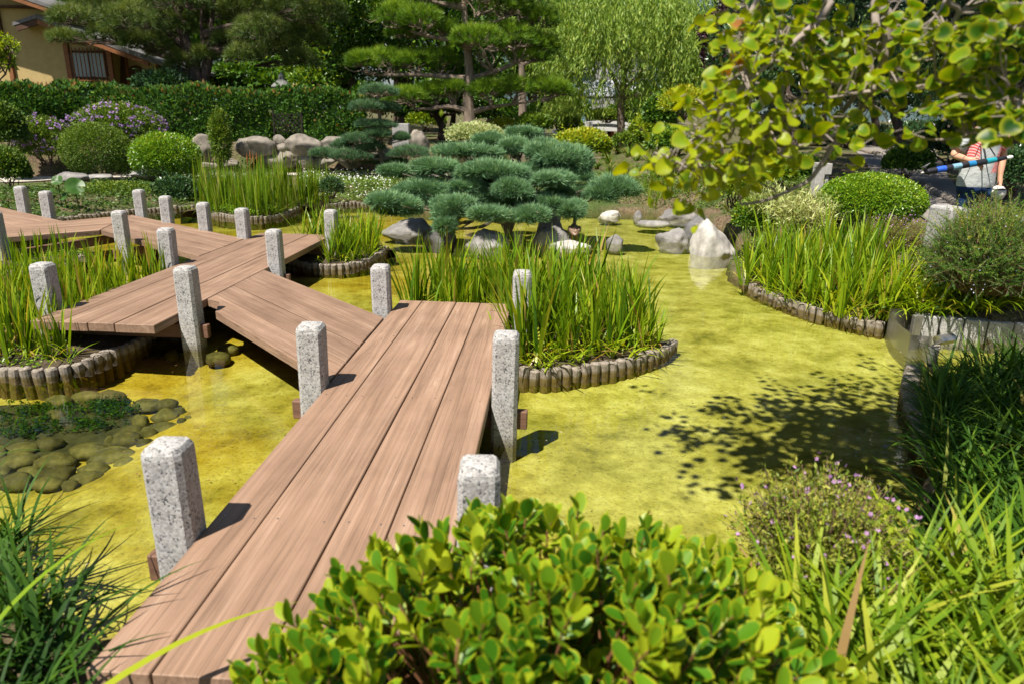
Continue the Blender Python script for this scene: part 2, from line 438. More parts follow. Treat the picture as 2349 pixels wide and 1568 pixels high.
tag(mo, 'grey blue limestone mountain far behind the garden', 'mountain', kind='structure')

# ================================================================= FOOTBRIDGE: deck spans of planks, beams and granite posts
m_wood, t, out = new_mat('weathered hardwood')
tc = N(t, 'ShaderNodeTexCoord'); oi = N(t, 'ShaderNodeObjectInfo')
mp = N(t, 'ShaderNodeMapping'); mp.inputs['Scale'].default_value = (0.55, 9, 9)
cmb = N(t, 'ShaderNodeCombineXYZ'); ml = N(t, 'ShaderNodeMath', operation='MULTIPLY'); ml.inputs[1].default_value = 37.0
t.links.new(oi.outputs['Random'], ml.inputs[0]); t.links.new(ml.outputs[0], cmb.inputs[0]); t.links.new(ml.outputs[0], cmb.inputs[1])
t.links.new(tc.outputs['Object'], mp.inputs[0])
va = N(t, 'ShaderNodeVectorMath', operation='ADD'); t.links.new(mp.outputs[0], va.inputs[0]); t.links.new(cmb.outputs[0], va.inputs[1])
g1 = noise(t, 1.3, 6, 0.62, va.outputs[0]); g1.inputs['Distortion'].default_value = 0.8
g2 = noise(t, 5.0, 5, 0.7, va.outputs[0], (0.6, 3.2, 1)); g2.inputs['Distortion'].default_value = 0.35
wv = N(t, 'ShaderNodeTexWave'); wv.inputs['Scale'].default_value = 0.8; wv.inputs['Distortion'].default_value = 9; wv.inputs['Detail'].default_value = 3; wv.inputs['Detail Scale'].default_value = 1.4; wv.bands_direction = 'Y'
t.links.new(va.outputs[0], wv.inputs[0])
col = ramp(t, g1.outputs[0], [(0.22, (0.145, 0.087, 0.058)), (0.42, (0.232, 0.143, 0.094)), (0.56, (0.275, 0.173, 0.116)), (0.76, (0.365, 0.246, 0.174))]).outputs[0]
fine = ramp(t, g2.outputs[0], [(0.30, 0.55), (0.42, 0.92), (0.7, 1.12)]).outputs[0]
col = mixc(t, 0.42, col, fine, 'MULTIPLY')
wf = ramp(t, wv.outputs[0], [(0.0, 0.72), (0.25, 1.0), (1.0, 1.06)]).outputs[0]
col = mixc(t, 0.40, col, wf, 'MULTIPLY')
ck = noise(t, 8.0, 3, 0.6, va.outputs[0], (0.35, 5, 1)); ckf = ramp(t, ck.outputs[0], [(0.27, 1.0), (0.31, 0.0)]).outputs[0]
col = mixc(t, ckf, col, (0.06, 0.035, 0.025))
fl_ = noise(t, 9.0, 2, 0.5, va.outputs[0], (0.10, 6.0, 1)); fl_.inputs['Distortion'].default_value = 0.25
col = mixc(t, 0.8, col, ramp(t, fl_.outputs[0], [(0.36, 0.45), (0.44, 1.0), (0.62, 1.0), (0.72, 1.12)]).outputs[0], 'MULTIPLY')
big = noise(t, 1.6, 4, 0.6, tc.outputs['Object']); col = mixc(t, 0.55, col, ramp(t, big.outputs[0], [(0.32, (0.68, 0.66, 0.66)), (0.52, (1.0, 1.0, 1.0)), (0.72, (1.16, 1.17, 1.18))]).outputs[0], 'MULTIPLY')
hs = N(t, 'ShaderNodeHueSaturation'); mr = N(t, 'ShaderNodeMapRange'); mr.inputs[3].default_value = 0.86; mr.inputs[4].default_value = 1.12
t.links.new(oi.outputs['Random'], mr.inputs[0]); t.links.new(mr.outputs[0], hs.inputs['Value']); t.links.new(col, hs.inputs['Color'])
bst = mixc(t, 0.5, g2.outputs[0], wf)
principled(t, out, hs.outputs[0], 0.62, 0.3, bst, 0.25, 0.006)
m_screw = plain_mat('dull screw heads', (0.42, 0.4, 0.38), 0.35, 0.5, 0.1, 50, 0, 0.9)
m_beam = plain_mat('dark beam timber', (0.16, 0.085, 0.055), 0.7, 0.3, 0.3, 6, 0.2, mapping=(1, 8, 8))

def clip_poly(poly, a, b, c):                # keep a*x + b*y <= c
    outp = []
    for i in range(len(poly)):
        p, q = np.array(poly[i]), np.array(poly[(i + 1) % len(poly)])
        fp, fq = a * p[0] + b * p[1] - c, a * q[0] + b * q[1] - c
        if fp <= 0: outp.append(tuple(p))
        if fp * fq < 0: outp.append(tuple(p + (q - p) * fp / (fp - fq)))
    return outp
def deck(name, origin, d, poly, splits, label, thick=0.078, screws=()):
    """planks along d: poly in world xy, cut across at the distances `splits` to the right of the origin line"""
    d = np.array(d, float); d /= np.linalg.norm(d); nrm = np.array([d[1], -d[0]])
    e = empty(name, (origin[0], origin[1], 0), label, 'footbridge deck', 'zigzag footbridge decks')
    ang = math.atan2(d[1], d[0])
    loc = [((np.array(p) - origin) @ d, (np.array(p) - origin) @ nrm) for p in poly]   # (along, right)
    gap = 0.004
    for k in range(len(splits) - 1):
        a, b = splits[k] + gap, splits[k + 1] - gap
        pp = clip_poly(clip_poly(loc, 0, 1, b), 0, -1, -a)
        if len(pp) < 3: continue
        ax, ay = np.mean([p[0] for p in pp]), (a + b) / 2
        bm = bmesh.new()
        lp = [(p[0] - ax, -(p[1] - ay)) for p in pp]
        area = sum(lp[i][0] * lp[(i + 1) % len(lp)][1] - lp[(i + 1) % len(lp)][0] * lp[i][1] for i in range(len(lp)))
        if area < 0: lp = lp[::-1]
        dz = random.uniform(-0.003, 0.003)
        add_prism(bm, lp, -thick + dz, dz, 0, 0.004)
        for sx_ in screws:
            for sy_ in (-0.32, 0.32):
                yy = sy_ * (b - a); xx = sx_ - ax + random.uniform(-.01, .01)
                r = bmesh.ops.create_circle(bm, cap_ends=True, radius=0.005, segments=8, matrix=Matrix.Translation((xx, yy, dz + 0.0015)))
                for f in {f for v in r['verts'] for f in v.link_faces}: f.material_index = 1
        o = bm_obj('plank', bm, [m_wood, m_screw], e)
        w_ = origin + d * ax + nrm * ay - np.array(origin)
        o.location = (w_[0], w_[1], 0); o.rotation_euler = (0, 0, ang)
    return e
DW = 1.12
d1 = np.array([0.0504, 0.9987]); A1 = np.array([-1.385, 1.87]); n1_ = np.array([d1[1], -d1[0]])
D1 = deck('footbridge_deck', A1, d1, [A1, A1 + 4.985 * d1, A1 + 4.985 * d1 + DW * n1_, A1 + DW * n1_], [0, .225, .57, .81, DW],
          'nearest brown plank deck of the zigzag footbridge, running up from the bottom of the photo', screws=(0.95, 2.45, 4.6))
d3 = np.array([0.055, 0.9985]); A3 = np.array([-4.20, 5.86]); n3_ = np.array([d3[1], -d3[0]])
D3 = deck('footbridge_deck', A3, d3, [A3, A3 + 5.0 * d3, A3 + 5.0 * d3 + DW * n3_, A3 + DW * n3_], [0, .26, .52, .76, DW],
          'brown plank deck of the footbridge whose free end overhangs the left iris island', screws=(0.5, 2.5, 4.5))
e1 = lambda y: A1[0] + (y - A1[1]) * d1[0] / d1[1] - 0.012
e3 = lambda y: A3[0] + DW * n3_[0] + (y - A3[1] - DW * n3_[1]) * d3[0] / d3[1] + 0.010
e3l = lambda y: A3[0] + (y - A3[1]) * d3[0] / d3[1] - 0.012
d2 = np.array([-0.667, 0.745]); d2 /= np.linalg.norm(d2)
O2 = np.array([e1(4.57), 4.57])
D2 = deck('footbridge_deck', O2, d2, [(e1(4.57), 4.57), (e1(6.19), 6.19), (e3(8.15), 8.15), (e3(6.74), 6.74), (-2.85, 6.62), (-2.76, 6.295)], [-.01, .28, .56, .84, 1.2],
          'brown plank deck of the footbridge set aslant between the nearest deck and the next', screws=(0.6, 1.6))
d4 = np.array([-0.79, 0.613]); O4 = np.array([e3l(8.92), 8.92])
D4 = deck('footbridge_deck', O4, d4, [(e3l(8.92), 8.92), (e3l(10.28), 10.28), (-6.79, 12.52), (-6.37, 10.81)], [-.05, .28, .56, .84, 1.6],
          'farther slanting plank deck of the footbridge, between two lone granite posts', screws=(0.7, 2.2))
d5 = np.array([0.73, 0.683])
D5 = deck('footbridge_deck', np.array([-8.35, 10.65]), d5, [(-6.385, 10.79), (-6.805, 12.51), (-7.46, 11.64), (-8.35, 10.65), (-7.9, 9.45)], [-1.2, .02, .32, .62, 1.4],
          'plank deck of the footbridge with one end behind the leftmost iris island')
d6 = np.array([-0.81, 0.586])
D6 = deck('footbridge_deck', np.array([-8.36, 10.65]), d6, [(-7.475, 11.645), (-9.05, 12.79), (-10.4, 13.8), (-11.0, 12.7), (-8.36, 10.655)], [-.3, .3, .6, .9, 1.5],
          'farthest plank deck of the footbridge, entering at the left edge of the photo')

# granite
m_granite, t, out = new_mat('speckled grey granite')
g1 = noise(t, 75, 3, 0.55); g2 = noise(t, 130, 2, 0.5); g3 = noise(t, 3, 3, 0.5); v1 = N(t, 'ShaderNodeTexVoronoi'); v1.inputs['Scale'].default_value = 95
tc = N(t, 'ShaderNodeTexCoord'); t.links.new(tc.outputs['Object'], v1.inputs['Vector'])
sep = N(t, 'ShaderNodeSeparateColor'); t.links.new(v1.outputs['Color'], sep.inputs[0])
col = ramp(t, sep.outputs[0], [(0.0, (0.25, 0.24, 0.23)), (0.35, (0.355, 0.345, 0.335)), (0.7, (0.41, 0.385, 0.36)), (0.95, (0.46, 0.455, 0.45))]).outputs[0]
f1 = ramp(t, g1.outputs[0], [(0.36, 1.0), (0.42, 0.0)]).outputs[0]
col = mixc(t, f1, col, (0.07, 0.07, 0.075))
f2 = ramp(t, g2.outputs[0], [(0.36, 0.55), (0.44, 0.0)]).outputs[0]
col = mixc(t, f2, col, (0.22, 0.21, 0.21))
col = mixc(t, 0.4, col, ramp(t, g3.outputs[0], [(0.3, 0.82), (0.7, 1.08)]).outputs[0], 'MULTIPLY')
sz_ = N(t, 'ShaderNodeSeparateXYZ'); t.links.new(tc.outputs['Object'], sz_.inputs[0])
gw = noise(t, 9, 4, 0.6); gm = N(t, 'ShaderNodeMath', operation='MULTIPLY_ADD'); t.links.new(gw.outputs[0], gm.inputs[0]); gm.inputs[1].default_value = 0.09; t.links.new(sz_.outputs[2], gm.inputs[2])
mrw = N(t, 'ShaderNodeMapRange'); mrw.inputs[1].default_value = -0.20; mrw.inputs[2].default_value = -0.29; t.links.new(gm.outputs[0], mrw.inputs[0])
col = mixc(t, mrw.outputs[0], col, mixc(t, 0.75, col, (0.30, 0.26, 0.10), 'MULTIPLY'))
lich = ramp(t, gw.outputs[0], [(0.60, 0.0), (0.72, 0.35)]).outputs[0]; col = mixc(t, lich, col, (0.30, 0.28, 0.22))
principled(t, out, col, 0.75, 0.3, g1.outputs[0], 0.35, 0.006)
def post_mesh(name, wdt=0.17, top=0.44, bot=-0.75, seed=0):
    r = random.Random(seed); bm = bmesh.new()
    h = wdt / 2; c = 0.022
    rings = [(bot, h * 1.02), (0.0, h), (top - 0.055, h * 0.985), (top - 0.03, h * 0.96), (top - 0.008, h * 0.80), (top, h * 0.45)]
    prev = None
    for z, hh in rings:
        cc = c * hh / h
        pts = [(-hh, -hh + cc), (-hh + cc, -hh), (hh - cc, -hh), (hh, -hh + cc), (hh, hh - cc), (hh - cc, hh), (-hh + cc, hh), (-hh, hh - cc)]
        pts = [(x + r.uniform(-.002, .002), y + r.uniform(-.002, .002)) for x, y in pts]
        ring = [bm.verts.new((x, y, z)) for x, y in pts]
        if prev:
            for i in range(8): bm.faces.new((prev[i], prev[(i + 1) % 8], ring[(i + 1) % 8], ring[i]))
        prev = ring
    bm.faces.new(prev)
    me = bpy.data.meshes.new(name); bm.normal_update(); bm.to_mesh(me); bm.free(); me.materials.append(m_granite); return me
post_meshes = [post_mesh('granite_post', 0.172, 0.44, seed=k) for k in range(4)]
POSTS = [
    (-1.43, 2.67, 'thickset nearest granite post, on the left side of the nearest deck beside the strap grass'),
    (-0.125, 2.57, 'granite post half hidden by the leafy shrub in the foreground'),
    (-0.04, 4.37, 'granite post on the right side of the nearest deck, standing clear in yellow water'),
    (-1.335, 4.455, 'granite post in the inner corner where the nearest deck meets the first slanting deck'),
    (-1.24, 6.47, 'granite post at the far left corner of the nearest deck, below the blue green juniper'),
    (0.085, 6.37, 'granite post partly hidden among the iris leaves at the far end of the nearest deck'),
    (-2.955, 6.22, 'tall granite post with a wooden beam end, standing in water left of the slanting deck'),
    (-4.27, 6.26, 'granite post at the overhanging deck end amid the left irises'),
    (-2.885, 8.42, 'granite post in the inner corner right of the second deck, beam end at its foot'),
    (-4.17, 8.39, 'granite post just behind the tall one, where second and farther slanting decks meet'),
    (-3.99, 10.36, 'granite post at the far left corner of the second deck, in front of the reeds'),
    (-2.71, 10.42, 'granite post wrapped in young irises at the far right corner of the second deck'),
    (-4.84, 11.02, 'darkest granite post, on the far side of the farther slanting deck'),
    (-5.76, 11.72, 'granite post on the far side of the farther slanting deck, against brown water'),
    (-6.62, 12.55, 'rearmost granite post of the farther slanting deck, in front of dark shrubs'),
    (-5.52, 9.86, 'granite post at the near side of the farther slanting deck, rising from the irises'),
    (-7.98, 12.10, 'granite post on the far left deck, right one of a pair by the lotus leaves'),
    (-8.82, 12.72, 'granite post on the far left deck, partly in shade at the back'),
    (-7.02, 9.50, 'granite post cut by the left edge of the photo, over the clover island')]
for k, (x, y, lab) in enumerate(POSTS):
    o = bpy.data.objects.new('granite_post', post_meshes[k % 4]); C.objects.link(o)
    o.location = (x, y, random.uniform(-.012, .006)); o.rotation_euler = (random.uniform(-.012, .012), random.uniform(-.012, .012), random.uniform(-.04, .04) + (0 if k < 4 or k in (4, 5, 6, 7, 8, 9, 10, 11) else 0.1))
    tag(o, lab, 'stone post', 'granite posts of the footbridge')
def beam(par, a, b, z0=-0.235, z1=-0.105, wd=0.062, ext=0.155):
    a, b = np.array(a, float), np.array(b, float); d = (b - a) / np.linalg.norm(b - a)
    a, b = a - d * ext, b + d * ext; L = np.linalg.norm(b - a); mid = (a + b) / 2
    bm = bmesh.new(); add_box(bm, (-L / 2, -wd / 2, z0), (L / 2, wd / 2, z1), 0.006)
    o = bm_obj('beam', bm, m_beam, par)
    o.location = (mid[0] - par.location[0], mid[1] - par.location[1], 0); o.rotation_euler = (0, 0, math.atan2(d[1], d[0]))
P_ = [np.array(p[:2]) for p in POSTS]
beam(D1, P_[0], P_[1]); beam(D1, P_[3], P_[2]); beam(D1, P_[4], P_[5])
beam(D3, P_[7], P_[6]); beam(D3, P_[9], P_[8]); beam(D3, P_[10], P_[11])
beam(D4, P_[15], P_[12]); beam(D5, P_[18], P_[13] + np.array([-.3, .2]), z0=-.25, z1=-.12); beam(D6, P_[16], P_[16] + np.array([-.7, -1.2]))

# ================================================================= LOG EDGINGS and islands
m_log, t, out = new_mat('cast log edging')
n1 = noise(t, 26, 5, 0.65); tc = N(t, 'ShaderNodeTexCoord'); sp_ = N(t, 'ShaderNodeSeparateXYZ'); t.links.new(tc.outputs['Object'], sp_.inputs[0])
col = ramp(t, n1.outputs[0], [(0.3, (0.13, 0.108, 0.085)), (0.55, (0.255, 0.218, 0.178)), (0.75, (0.37, 0.325, 0.275))]).outputs[0]
mr = N(t, 'ShaderNodeMapRange'); mr.inputs[1].default_value = -0.055; mr.inputs[2].default_value = -0.095; t.links.new(sp_.outputs[2], mr.inputs[0])
col = mixc(t, mr.outputs[0], col, mixc(t, 1.0, col, (0.52, 0.42, 0.16), 'MULTIPLY'))     # algae below the waterline
principled(t, out, col, 0.9, 0.2, n1.outputs[0], 0.6, 0.01)
m_soil = plain_mat('dark wet soil', (0.055, 0.042, 0.026), 0.95, 0.15, 0.5, 20, 0.6)
def log_mesh(seed, rad=0.046, top=0.0, bot=-0.42):
    r = np.random.default_rng(seed); n = 12; a = np.arange(n) / n * 2 * np.pi
    rr = rad * (1 + .05 * r.normal(size=n)); V = []; F = []
    for z, k in ((bot, 1.0), (-.03, 1.0), (-.008, .97), (top, .80)):
        for j in range(n): V.append((rr[j] * k * np.cos(a[j]), rr[j] * k * np.sin(a[j]), z + (r.normal() * .003 if z > -.1 else 0)))
    for i in range(3):
        for j in range(n): F.append([i * n + j, i * n + (j + 1) % n, (i + 1) * n + (j + 1) % n, (i + 1) * n + j])
    V.append((0, 0, top + .004)); T = [[3 * n + j, 3 * n + (j + 1) % n, 4 * n] for j in range(n)]
    me = mesh_np('log', V, [np.array(F), np.array(T)]); me.materials.append(m_log); return me
log_meshes = [log_mesh(k) for k in range(5)]
def resample(P, step):
    P = np.asarray(P, float); seg = np.linalg.norm(np.diff(P, axis=0), axis=1); s_ = np.concatenate([[0], np.cumsum(seg)])
    n = max(2, int(round(s_[-1] / step))); q = np.linspace(0, s_[-1], n + 1)
    return np.stack([np.interp(q, s_, P[:, k]) for k in range(P.shape[1])], 1)
def edging(path, label, top=ET, step=0.094, scale=1.0, cap=100):
    P = resample(smooth_path(np.array(path), 8), step * scale)[:cap]
    e = empty('log_edging', (P[0][0], P[0][1], top), label, 'pond edging', 'log edgings of the pond')
    for k, p in enumerate(P):
        o = bpy.data.objects.new('log', log_meshes[(k * 7) % 5]); C.objects.link(o); o.parent = e
        o.location = (p[0] - P[0][0], p[1] - P[0][1], random.uniform(-.018, .014)); o.rotation_euler = (random.uniform(-.08, .08), random.uniform(-.08, .08), random.uniform(0, 6))
        o.scale = (scale * random.uniform(.93, 1.05), scale * random.uniform(.93, 1.05), 1)
    return e
def island(front, back, label, soil_label, top=ET, dome=0.05):
    P = smooth_path(np.array(list(front) + list(back) + [front[0]]), 8)
    edging(np.array(list(front)), label, top)
    c = P.mean(0); n = len(P)
    V = [(c[0], c[1], top + dome)]
    for k, (sc, z) in enumerate(((0.5, top + dome * .8), (0.985, top - .02), (1.0, top - .4))):
        for p in P: V.append((c[0] + (p[0] - c[0]) * sc, c[1] + (p[1] - c[1]) * sc, z))
    T = [[0, 1 + i, 1 + (i + 1) % n] for i in range(n)]
    F = [[1 + r * n + i, 1 + (r + 1) * n + i, 1 + (r + 1) * n + (i + 1) % n, 1 + r * n + (i + 1) % n] for r in range(2) for i in range(n)]
    o = obj('soil', mesh_np('soil', V, [np.array(T), np.array(F)]), m_soil); tag(o, soil_label, 'soil', kind='structure')
    return P
I1 = island(qs([(1178, 842), (1240, 846), (1320, 840), (1400, 829), (1470, 813), (1522, 796), (1545, 776)], ET), [(1.42, 6.5), (1.1, 7.5), (.2, 8.1), (-.7, 8.0), (-1.12, 7.5), (-1.0, 6.9), (-.5, 5.9)],
            'curved log edging round the iris island right of the nearest deck', 'soil of the iris island right of the nearest deck')
I2 = island(qs([(-60, 834), (0, 838), (60, 843), (120, 839), (180, 827), (240, 806), (300, 783), (345, 758)], ET), [(-3.15, 6.5), (-3.7, 7.7), (-4.5, 8.55), (-5.3, 8.3), (-6.0, 7.2), (-5.6, 5.9)],
            'curved log edging round the big left iris island at the deck end', 'soil of the big left iris island')
I3 = island(qs([(-60, 622), (0, 622), (60, 620), (120, 611), (165, 597), (190, 583)], ET), [(-5.75, 9.7), (-6.4, 10.1), (-7.6, 9.9), (-8.2, 9.0), (-7.8, 8.4)],
            'log edging round the small clover island at the left edge of the photo', 'soil of the clover island')
I4 = island(qs([(452, 476), (490, 487), (530, 493), (575, 497), (640, 492), (690, 472), (735, 457)], ET), [(-4.6, 16.6), (-5.6, 16.9), (-6.8, 16.3), (-7.2, 15.2)],
            'log edging round the reed island in the middle distance', 'soil of the reed island')
I5 = island(qs([(668, 596), (720, 604), (780, 606), (830, 597), (868, 581), (886, 566)], ET), [(-1.9, 11.2), (-2.5, 11.9), (-3.3, 11.6), (-3.5, 10.4)],
            'log edging round the small iris island at the far end of the second deck', 'soil of the small iris island')
edging(ARC_BANK, 'curved log edging along the right hand bank below the irises')
edging(ARC_BACK_LEFT, 'shaded log edging along the back left bank behind the footbridge')
edging(ARC_WHITE, 'short log edging in front of the white flowered ground cover')
# ================================================================= PLANTS OF THE POND: iris islands, bank plants
def rnd(a, b, n, r=rng): return r.uniform(a, b, n)
def scatter_in(poly, n, mind, seed=0, keep=None):
    r = np.random.default_rng(seed); poly = np.asarray(poly); lo, hi = poly.min(0), poly.max(0); out_ = []
    tries = 0
    while len(out_) < n and tries < n * 60:
        tries += 1
        p = r.uniform(lo, hi)
        if keep is None and gzp(p[0], p[1]) < -.5: continue
        if not inside(poly, np.array([p[0]]), np.array([p[1]]))[0]: continue
        if keep is not None and not keep(p): continue
        if out_ and np.min(np.hypot(*(np.array(out_) - p).T)) < mind: continue
        out_.append(p)
    return np.array(out_)
def instances(name, meshes, mats, pts, label, cat, group, smin=0.85, smax=1.15, zf=None, seed=0, z=None, az=None, tilt=0.05):
    r = random.Random(seed); res = []
    for k, p in enumerate(pts):
        o = bpy.data.objects.new(name, meshes[k % len(meshes)]); C.objects.link(o)
        zz = p[2] if len(p) > 2 else (z if z is not None else gzp(p[0], p[1]))
        s_ = r.uniform(smin, smax)
        o.location = (p[0], p[1], zz); o.scale = (s_, s_, s_ * r.uniform(.9, 1.1))
        o.rotation_euler = (r.uniform(-tilt, tilt), r.uniform(-tilt, tilt), r.uniform(0, 6.28) if az is None else az)
        tag(o, label[k] if isinstance(label, list) else label, cat, group); res.append(o)
    return res
def give(mats, meshes):
    for me in meshes:
        for m_ in (mats if isinstance(mats, (list, tuple)) else [mats]): me.materials.append(m_)
    return meshes

M_iris = leaf_mat('iris leaf', [(0.0, (0.055, 0.135, 0.005)), (0.38, (0.15, 0.275, 0.008)), (0.72, (0.29, 0.385, 0.012)), (0.93, (0.42, 0.43, 0.025)), (1.0, (0.40, 0.27, 0.07))], 0.42, (1.35, 1.2, 0.35), 0.38, 0.4,
                  rim=((0.30, 0.22, 0.06), 0.965, 1.0))
M_reed = leaf_mat('reed leaf', [(0.0, (0.06, 0.13, 0.01)), (0.5, (0.17, 0.29, 0.014)), (0.85, (0.30, 0.38, 0.025)), (1.0, (0.40, 0.33, 0.10))], 0.4, (1.3, 1.2, 0.35), 0.42, 0.3)
M_strap = leaf_mat('dark strap leaf', [(0.0, (0.016, 0.050, 0.006)), (0.5, (0.045, 0.11, 0.009)), (0.85, (0.12, 0.20, 0.014)), (1.0, (0.32, 0.27, 0.06))], 0.30, (1.3, 1.2, 0.4), 0.55, 0.14)
M_gold = leaf_mat('golden strap leaf', [(0.0, (0.035, 0.10, 0.005)), (0.4, (0.12, 0.215, 0.007)), (0.75, (0.26, 0.33, 0.014)), (0.92, (0.40, 0.40, 0.05)), (1.0, (0.32, 0.20, 0.08))], 0.35, (1.2, 1.15, 0.4), 0.5, 0.25)
M_clover = leaf_mat('clover', [(0.0, (0.06, 0.14, 0.008)), (0.6, (0.16, 0.29, 0.012)), (1.0, (0.28, 0.38, 0.02))], 0.35, (1.2, 1.15, 0.4), 0.5, 0.25)

def iris_clump(seed, nb, L, wid, spread=0.10, low=8, lean=(0.0, 0.22), bend=(0.05, 0.4), mat=None):
    r = np.random.default_rng(seed); b = Buf()
    nf = max(1, nb // 6)
    fans = r.uniform(-spread, spread, (nf, 2)); faz = r.uniform(0, 6.28, nf)
    k = r.integers(0, nf, nb); off = r.normal(size=nb)
    base = np.stack([fans[k, 0] + .018 * off * np.cos(faz[k]), fans[k, 1] + .018 * off * np.sin(faz[k]), np.full(nb, -.03)], 1)
    az = faz[k] + np.where(off > 0, 0, np.pi) + r.normal(size=nb) * .25
    t_ = np.clip(r.normal(.5, .22, nb), 0, .97); t_[r.random(nb) < .04] = 1.0
    blades(b, base, az, L * r.uniform(.55, 1.1, nb), r.uniform(*lean, nb) * np.abs(off).clip(.2, 1.6), r.uniform(*bend, nb), wid * r.uniform(.7, 1.2, nb), t_, 5, r.normal(size=nb) * .5, power=1.6)
    if low:
        base = np.stack([*r.uniform(-spread, spread, (2, low)), np.full(low, -.02)], 1)
        t_ = np.clip(r.normal(.72, .2, low), 0, 1)
        blades(b, base, r.uniform(0, 6.28, low), L * r.uniform(.3, .65, low), r.uniform(.3, .9, low), r.uniform(.5, 1.5, low), wid * r.uniform(.4, .8, low), t_, 5, r.normal(size=low) * .4)
    return b.mesh('iris_leaves')
def edge_keep(P, d): return lambda p: polydist(P, np.array([p[0]]), np.array([p[1]]))[0] > d

# near right island: tall stiff sword leaves
ms = give(M_iris, [iris_clump(100 + k, 24, 0.90, 0.032, .12, 14, (0.0, .26), (.05, .6)) for k in range(9)])
pts = scatter_in(I1, 62, 0.13, 3, lambda p: polydist(I1, np.array([p[0]]), np.array([p[1]]))[0] > .07 and not (-1.25 < p[0] < 0.02 and p[1] < 6.92))
instances('iris_plant', ms, None, pts, 'tall sword leaved iris on the island at the end of the nearest deck', 'iris', 'irises on the island right of the nearest deck', .75, 1.1, z=ET + .01, seed=4)
lows = give(M_iris, [iris_clump(150 + k, 5, 0.55, 0.026, .10, 20, (0.1, .6), (.4, 1.4)) for k in range(4)])
pts = scatter_in(I1, 26, 0.2, 13, lambda p: .03 < polydist(I1, np.array([p[0]]), np.array([p[1]]))[0] < .3 and not (-1.25 < p[0] < 0.02 and p[1] < 6.92))
instances('iris_plant', lows, None, pts, 'low arching young iris at the log edge of the island by the nearest deck', 'iris', 'young irises along the edge of the right island', .8, 1.2, z=ET + .01, seed=5)
# left island
ms2 = give(M_iris, [iris_clump(200 + k, 26, 0.60, 0.026, .14, 16) for k in range(7)])
pts = scatter_in(I2, 60, 0.17, 6, lambda p: polydist(I2, np.array([p[0]]), np.array([p[1]]))[0] > .06 and not (-4.22 < p[0] < -3.0 and p[1] > 5.75) and p[0] > -6.3)
instances('iris_plant', ms2, None, pts, 'bushy bright iris on the big left island by the overhanging deck end', 'iris', 'irises on the big left island', .8, 1.15, z=ET + .01, seed=7)
# clover island
ms3 = give(M_iris, [iris_clump(300 + k, 15, 0.50, 0.024, .10, 5) for k in range(4)])
pts = scatter_in(I3, 13, 0.25, 8, lambda p: p[1] > 8.75)
instances('iris_plant', ms3, None, pts, 'short iris on the small clover island at the left edge', 'iris', 'irises on the clover island', .8, 1.1, z=ET + .02, seed=9)
def ground_mat_leaves(poly, n, size, hgt, seed, z=None, tone=(0.5, .25), keep=None):
    r = np.random.default_rng(seed); b = Buf(); poly = np.asarray(poly); lo, hi = poly.min(0), poly.max(0)
    P = r.uniform(lo, hi, (n * 3, 2)); P = P[inside(poly, P[:, 0], P[:, 1])][:n]
    if keep is not None: P = P[keep(P)]
    zz = (gz(P[:, 0], P[:, 1]) if z is None else np.full(len(P), z)) + hgt * r.random(len(P)) ** .8 * (0.6 + .4 * np.sin(P[:, 0] * 7 + seed) * np.sin(P[:, 1] * 6))
    pos = np.stack([P[:, 0], P[:, 1], zz], 1)
    d = unit(randdir(len(P), r) * [1, 1, .5]); nn = unit(randdir(len(P), r) * .7 + [0, 0, 1.0])
    leaves(b, pos, d, nn, size * r.uniform(.6, 1.3, len(P)), np.clip(r.normal(*tone, len(P)), 0, 1), .8)
    return b, P
b, _ = ground_mat_leaves(I3, 7000, .028, .10, 31, ET)
tag(b.build('clover', M_clover), 'low bright clover covering the small left island', 'clover', kind='stuff')
b, _ = ground_mat_leaves(I4, 9000, .035, .22, 32, ET, keep=lambda P: P[:, 1] < 15.6)
tag(b.build('clover', M_clover), 'bright low ground cover round the reeds of the middle island', 'ground cover', kind='stuff')
b, _ = ground_mat_leaves(I2, 5000, .03, .10, 33, ET, keep=lambda P: (P[:, 0] < -3.9) & (P[:, 1] < 6.6))
tag(b.build('clover', M_clover), 'low round leaves at the foot of the left irises', 'ground cover', kind='stuff')
# reed island
ms4 = give(M_reed, [iris_clump(400 + k, 36, 1.15, 0.024, .20, 6, (0.0, .14), (.0, .22)) for k in range(6)])
pts = scatter_in(I4, 46, 0.22, 10, lambda p: True)
instances('reed_plant', ms4, None, pts, 'tall upright reed on the island behind the second deck', 'reed', 'reeds on the middle island', .6, 1.12, z=ET, seed=11)
M_seed = plain_mat('rusty seed head', (0.22, 0.09, 0.03), 0.9, 0.1, 0.3, 20)
for k, (u, v) in enumerate([(573, 345), (580, 352), (588, 350), (566, 352), (598, 357)]):
    b = Buf(); p = at(u, v, 15.6); tube(b, [p - [0, 0, 1.2], p - [0.01, 0, .5], p], [.006, .005, .004], 5, .3); tube(b, [p - [0, 0, .24], p - [0, 0, .12], p], [.012, .02, .006], 6, .3)
    tag(b.build('seed_stalk', M_seed, off=p, loc=p), 'rusty brown seed stalk rising above the middle island reeds', 'seed stalk', 'seed stalks over the reeds')
# small island at the end of the second deck
ms5 = give(M_iris, [iris_clump(500 + k, 26, 0.70, 0.026, .13, 12, (0.05, .35), (.1, .7)) for k in range(5)])
pts = scatter_in(I5, 30, 0.2, 12, lambda p: polydist(I5, np.array([p[0]]), np.array([p[1]]))[0] > .08 and not (p[0] < -2.75 and p[1] < 10.95))
instances('iris_plant', ms5, None, pts, 'arching iris on the small island at the end of the second deck', 'iris', 'irises on the small island', .8, 1.1, z=ET + .01, seed=13)
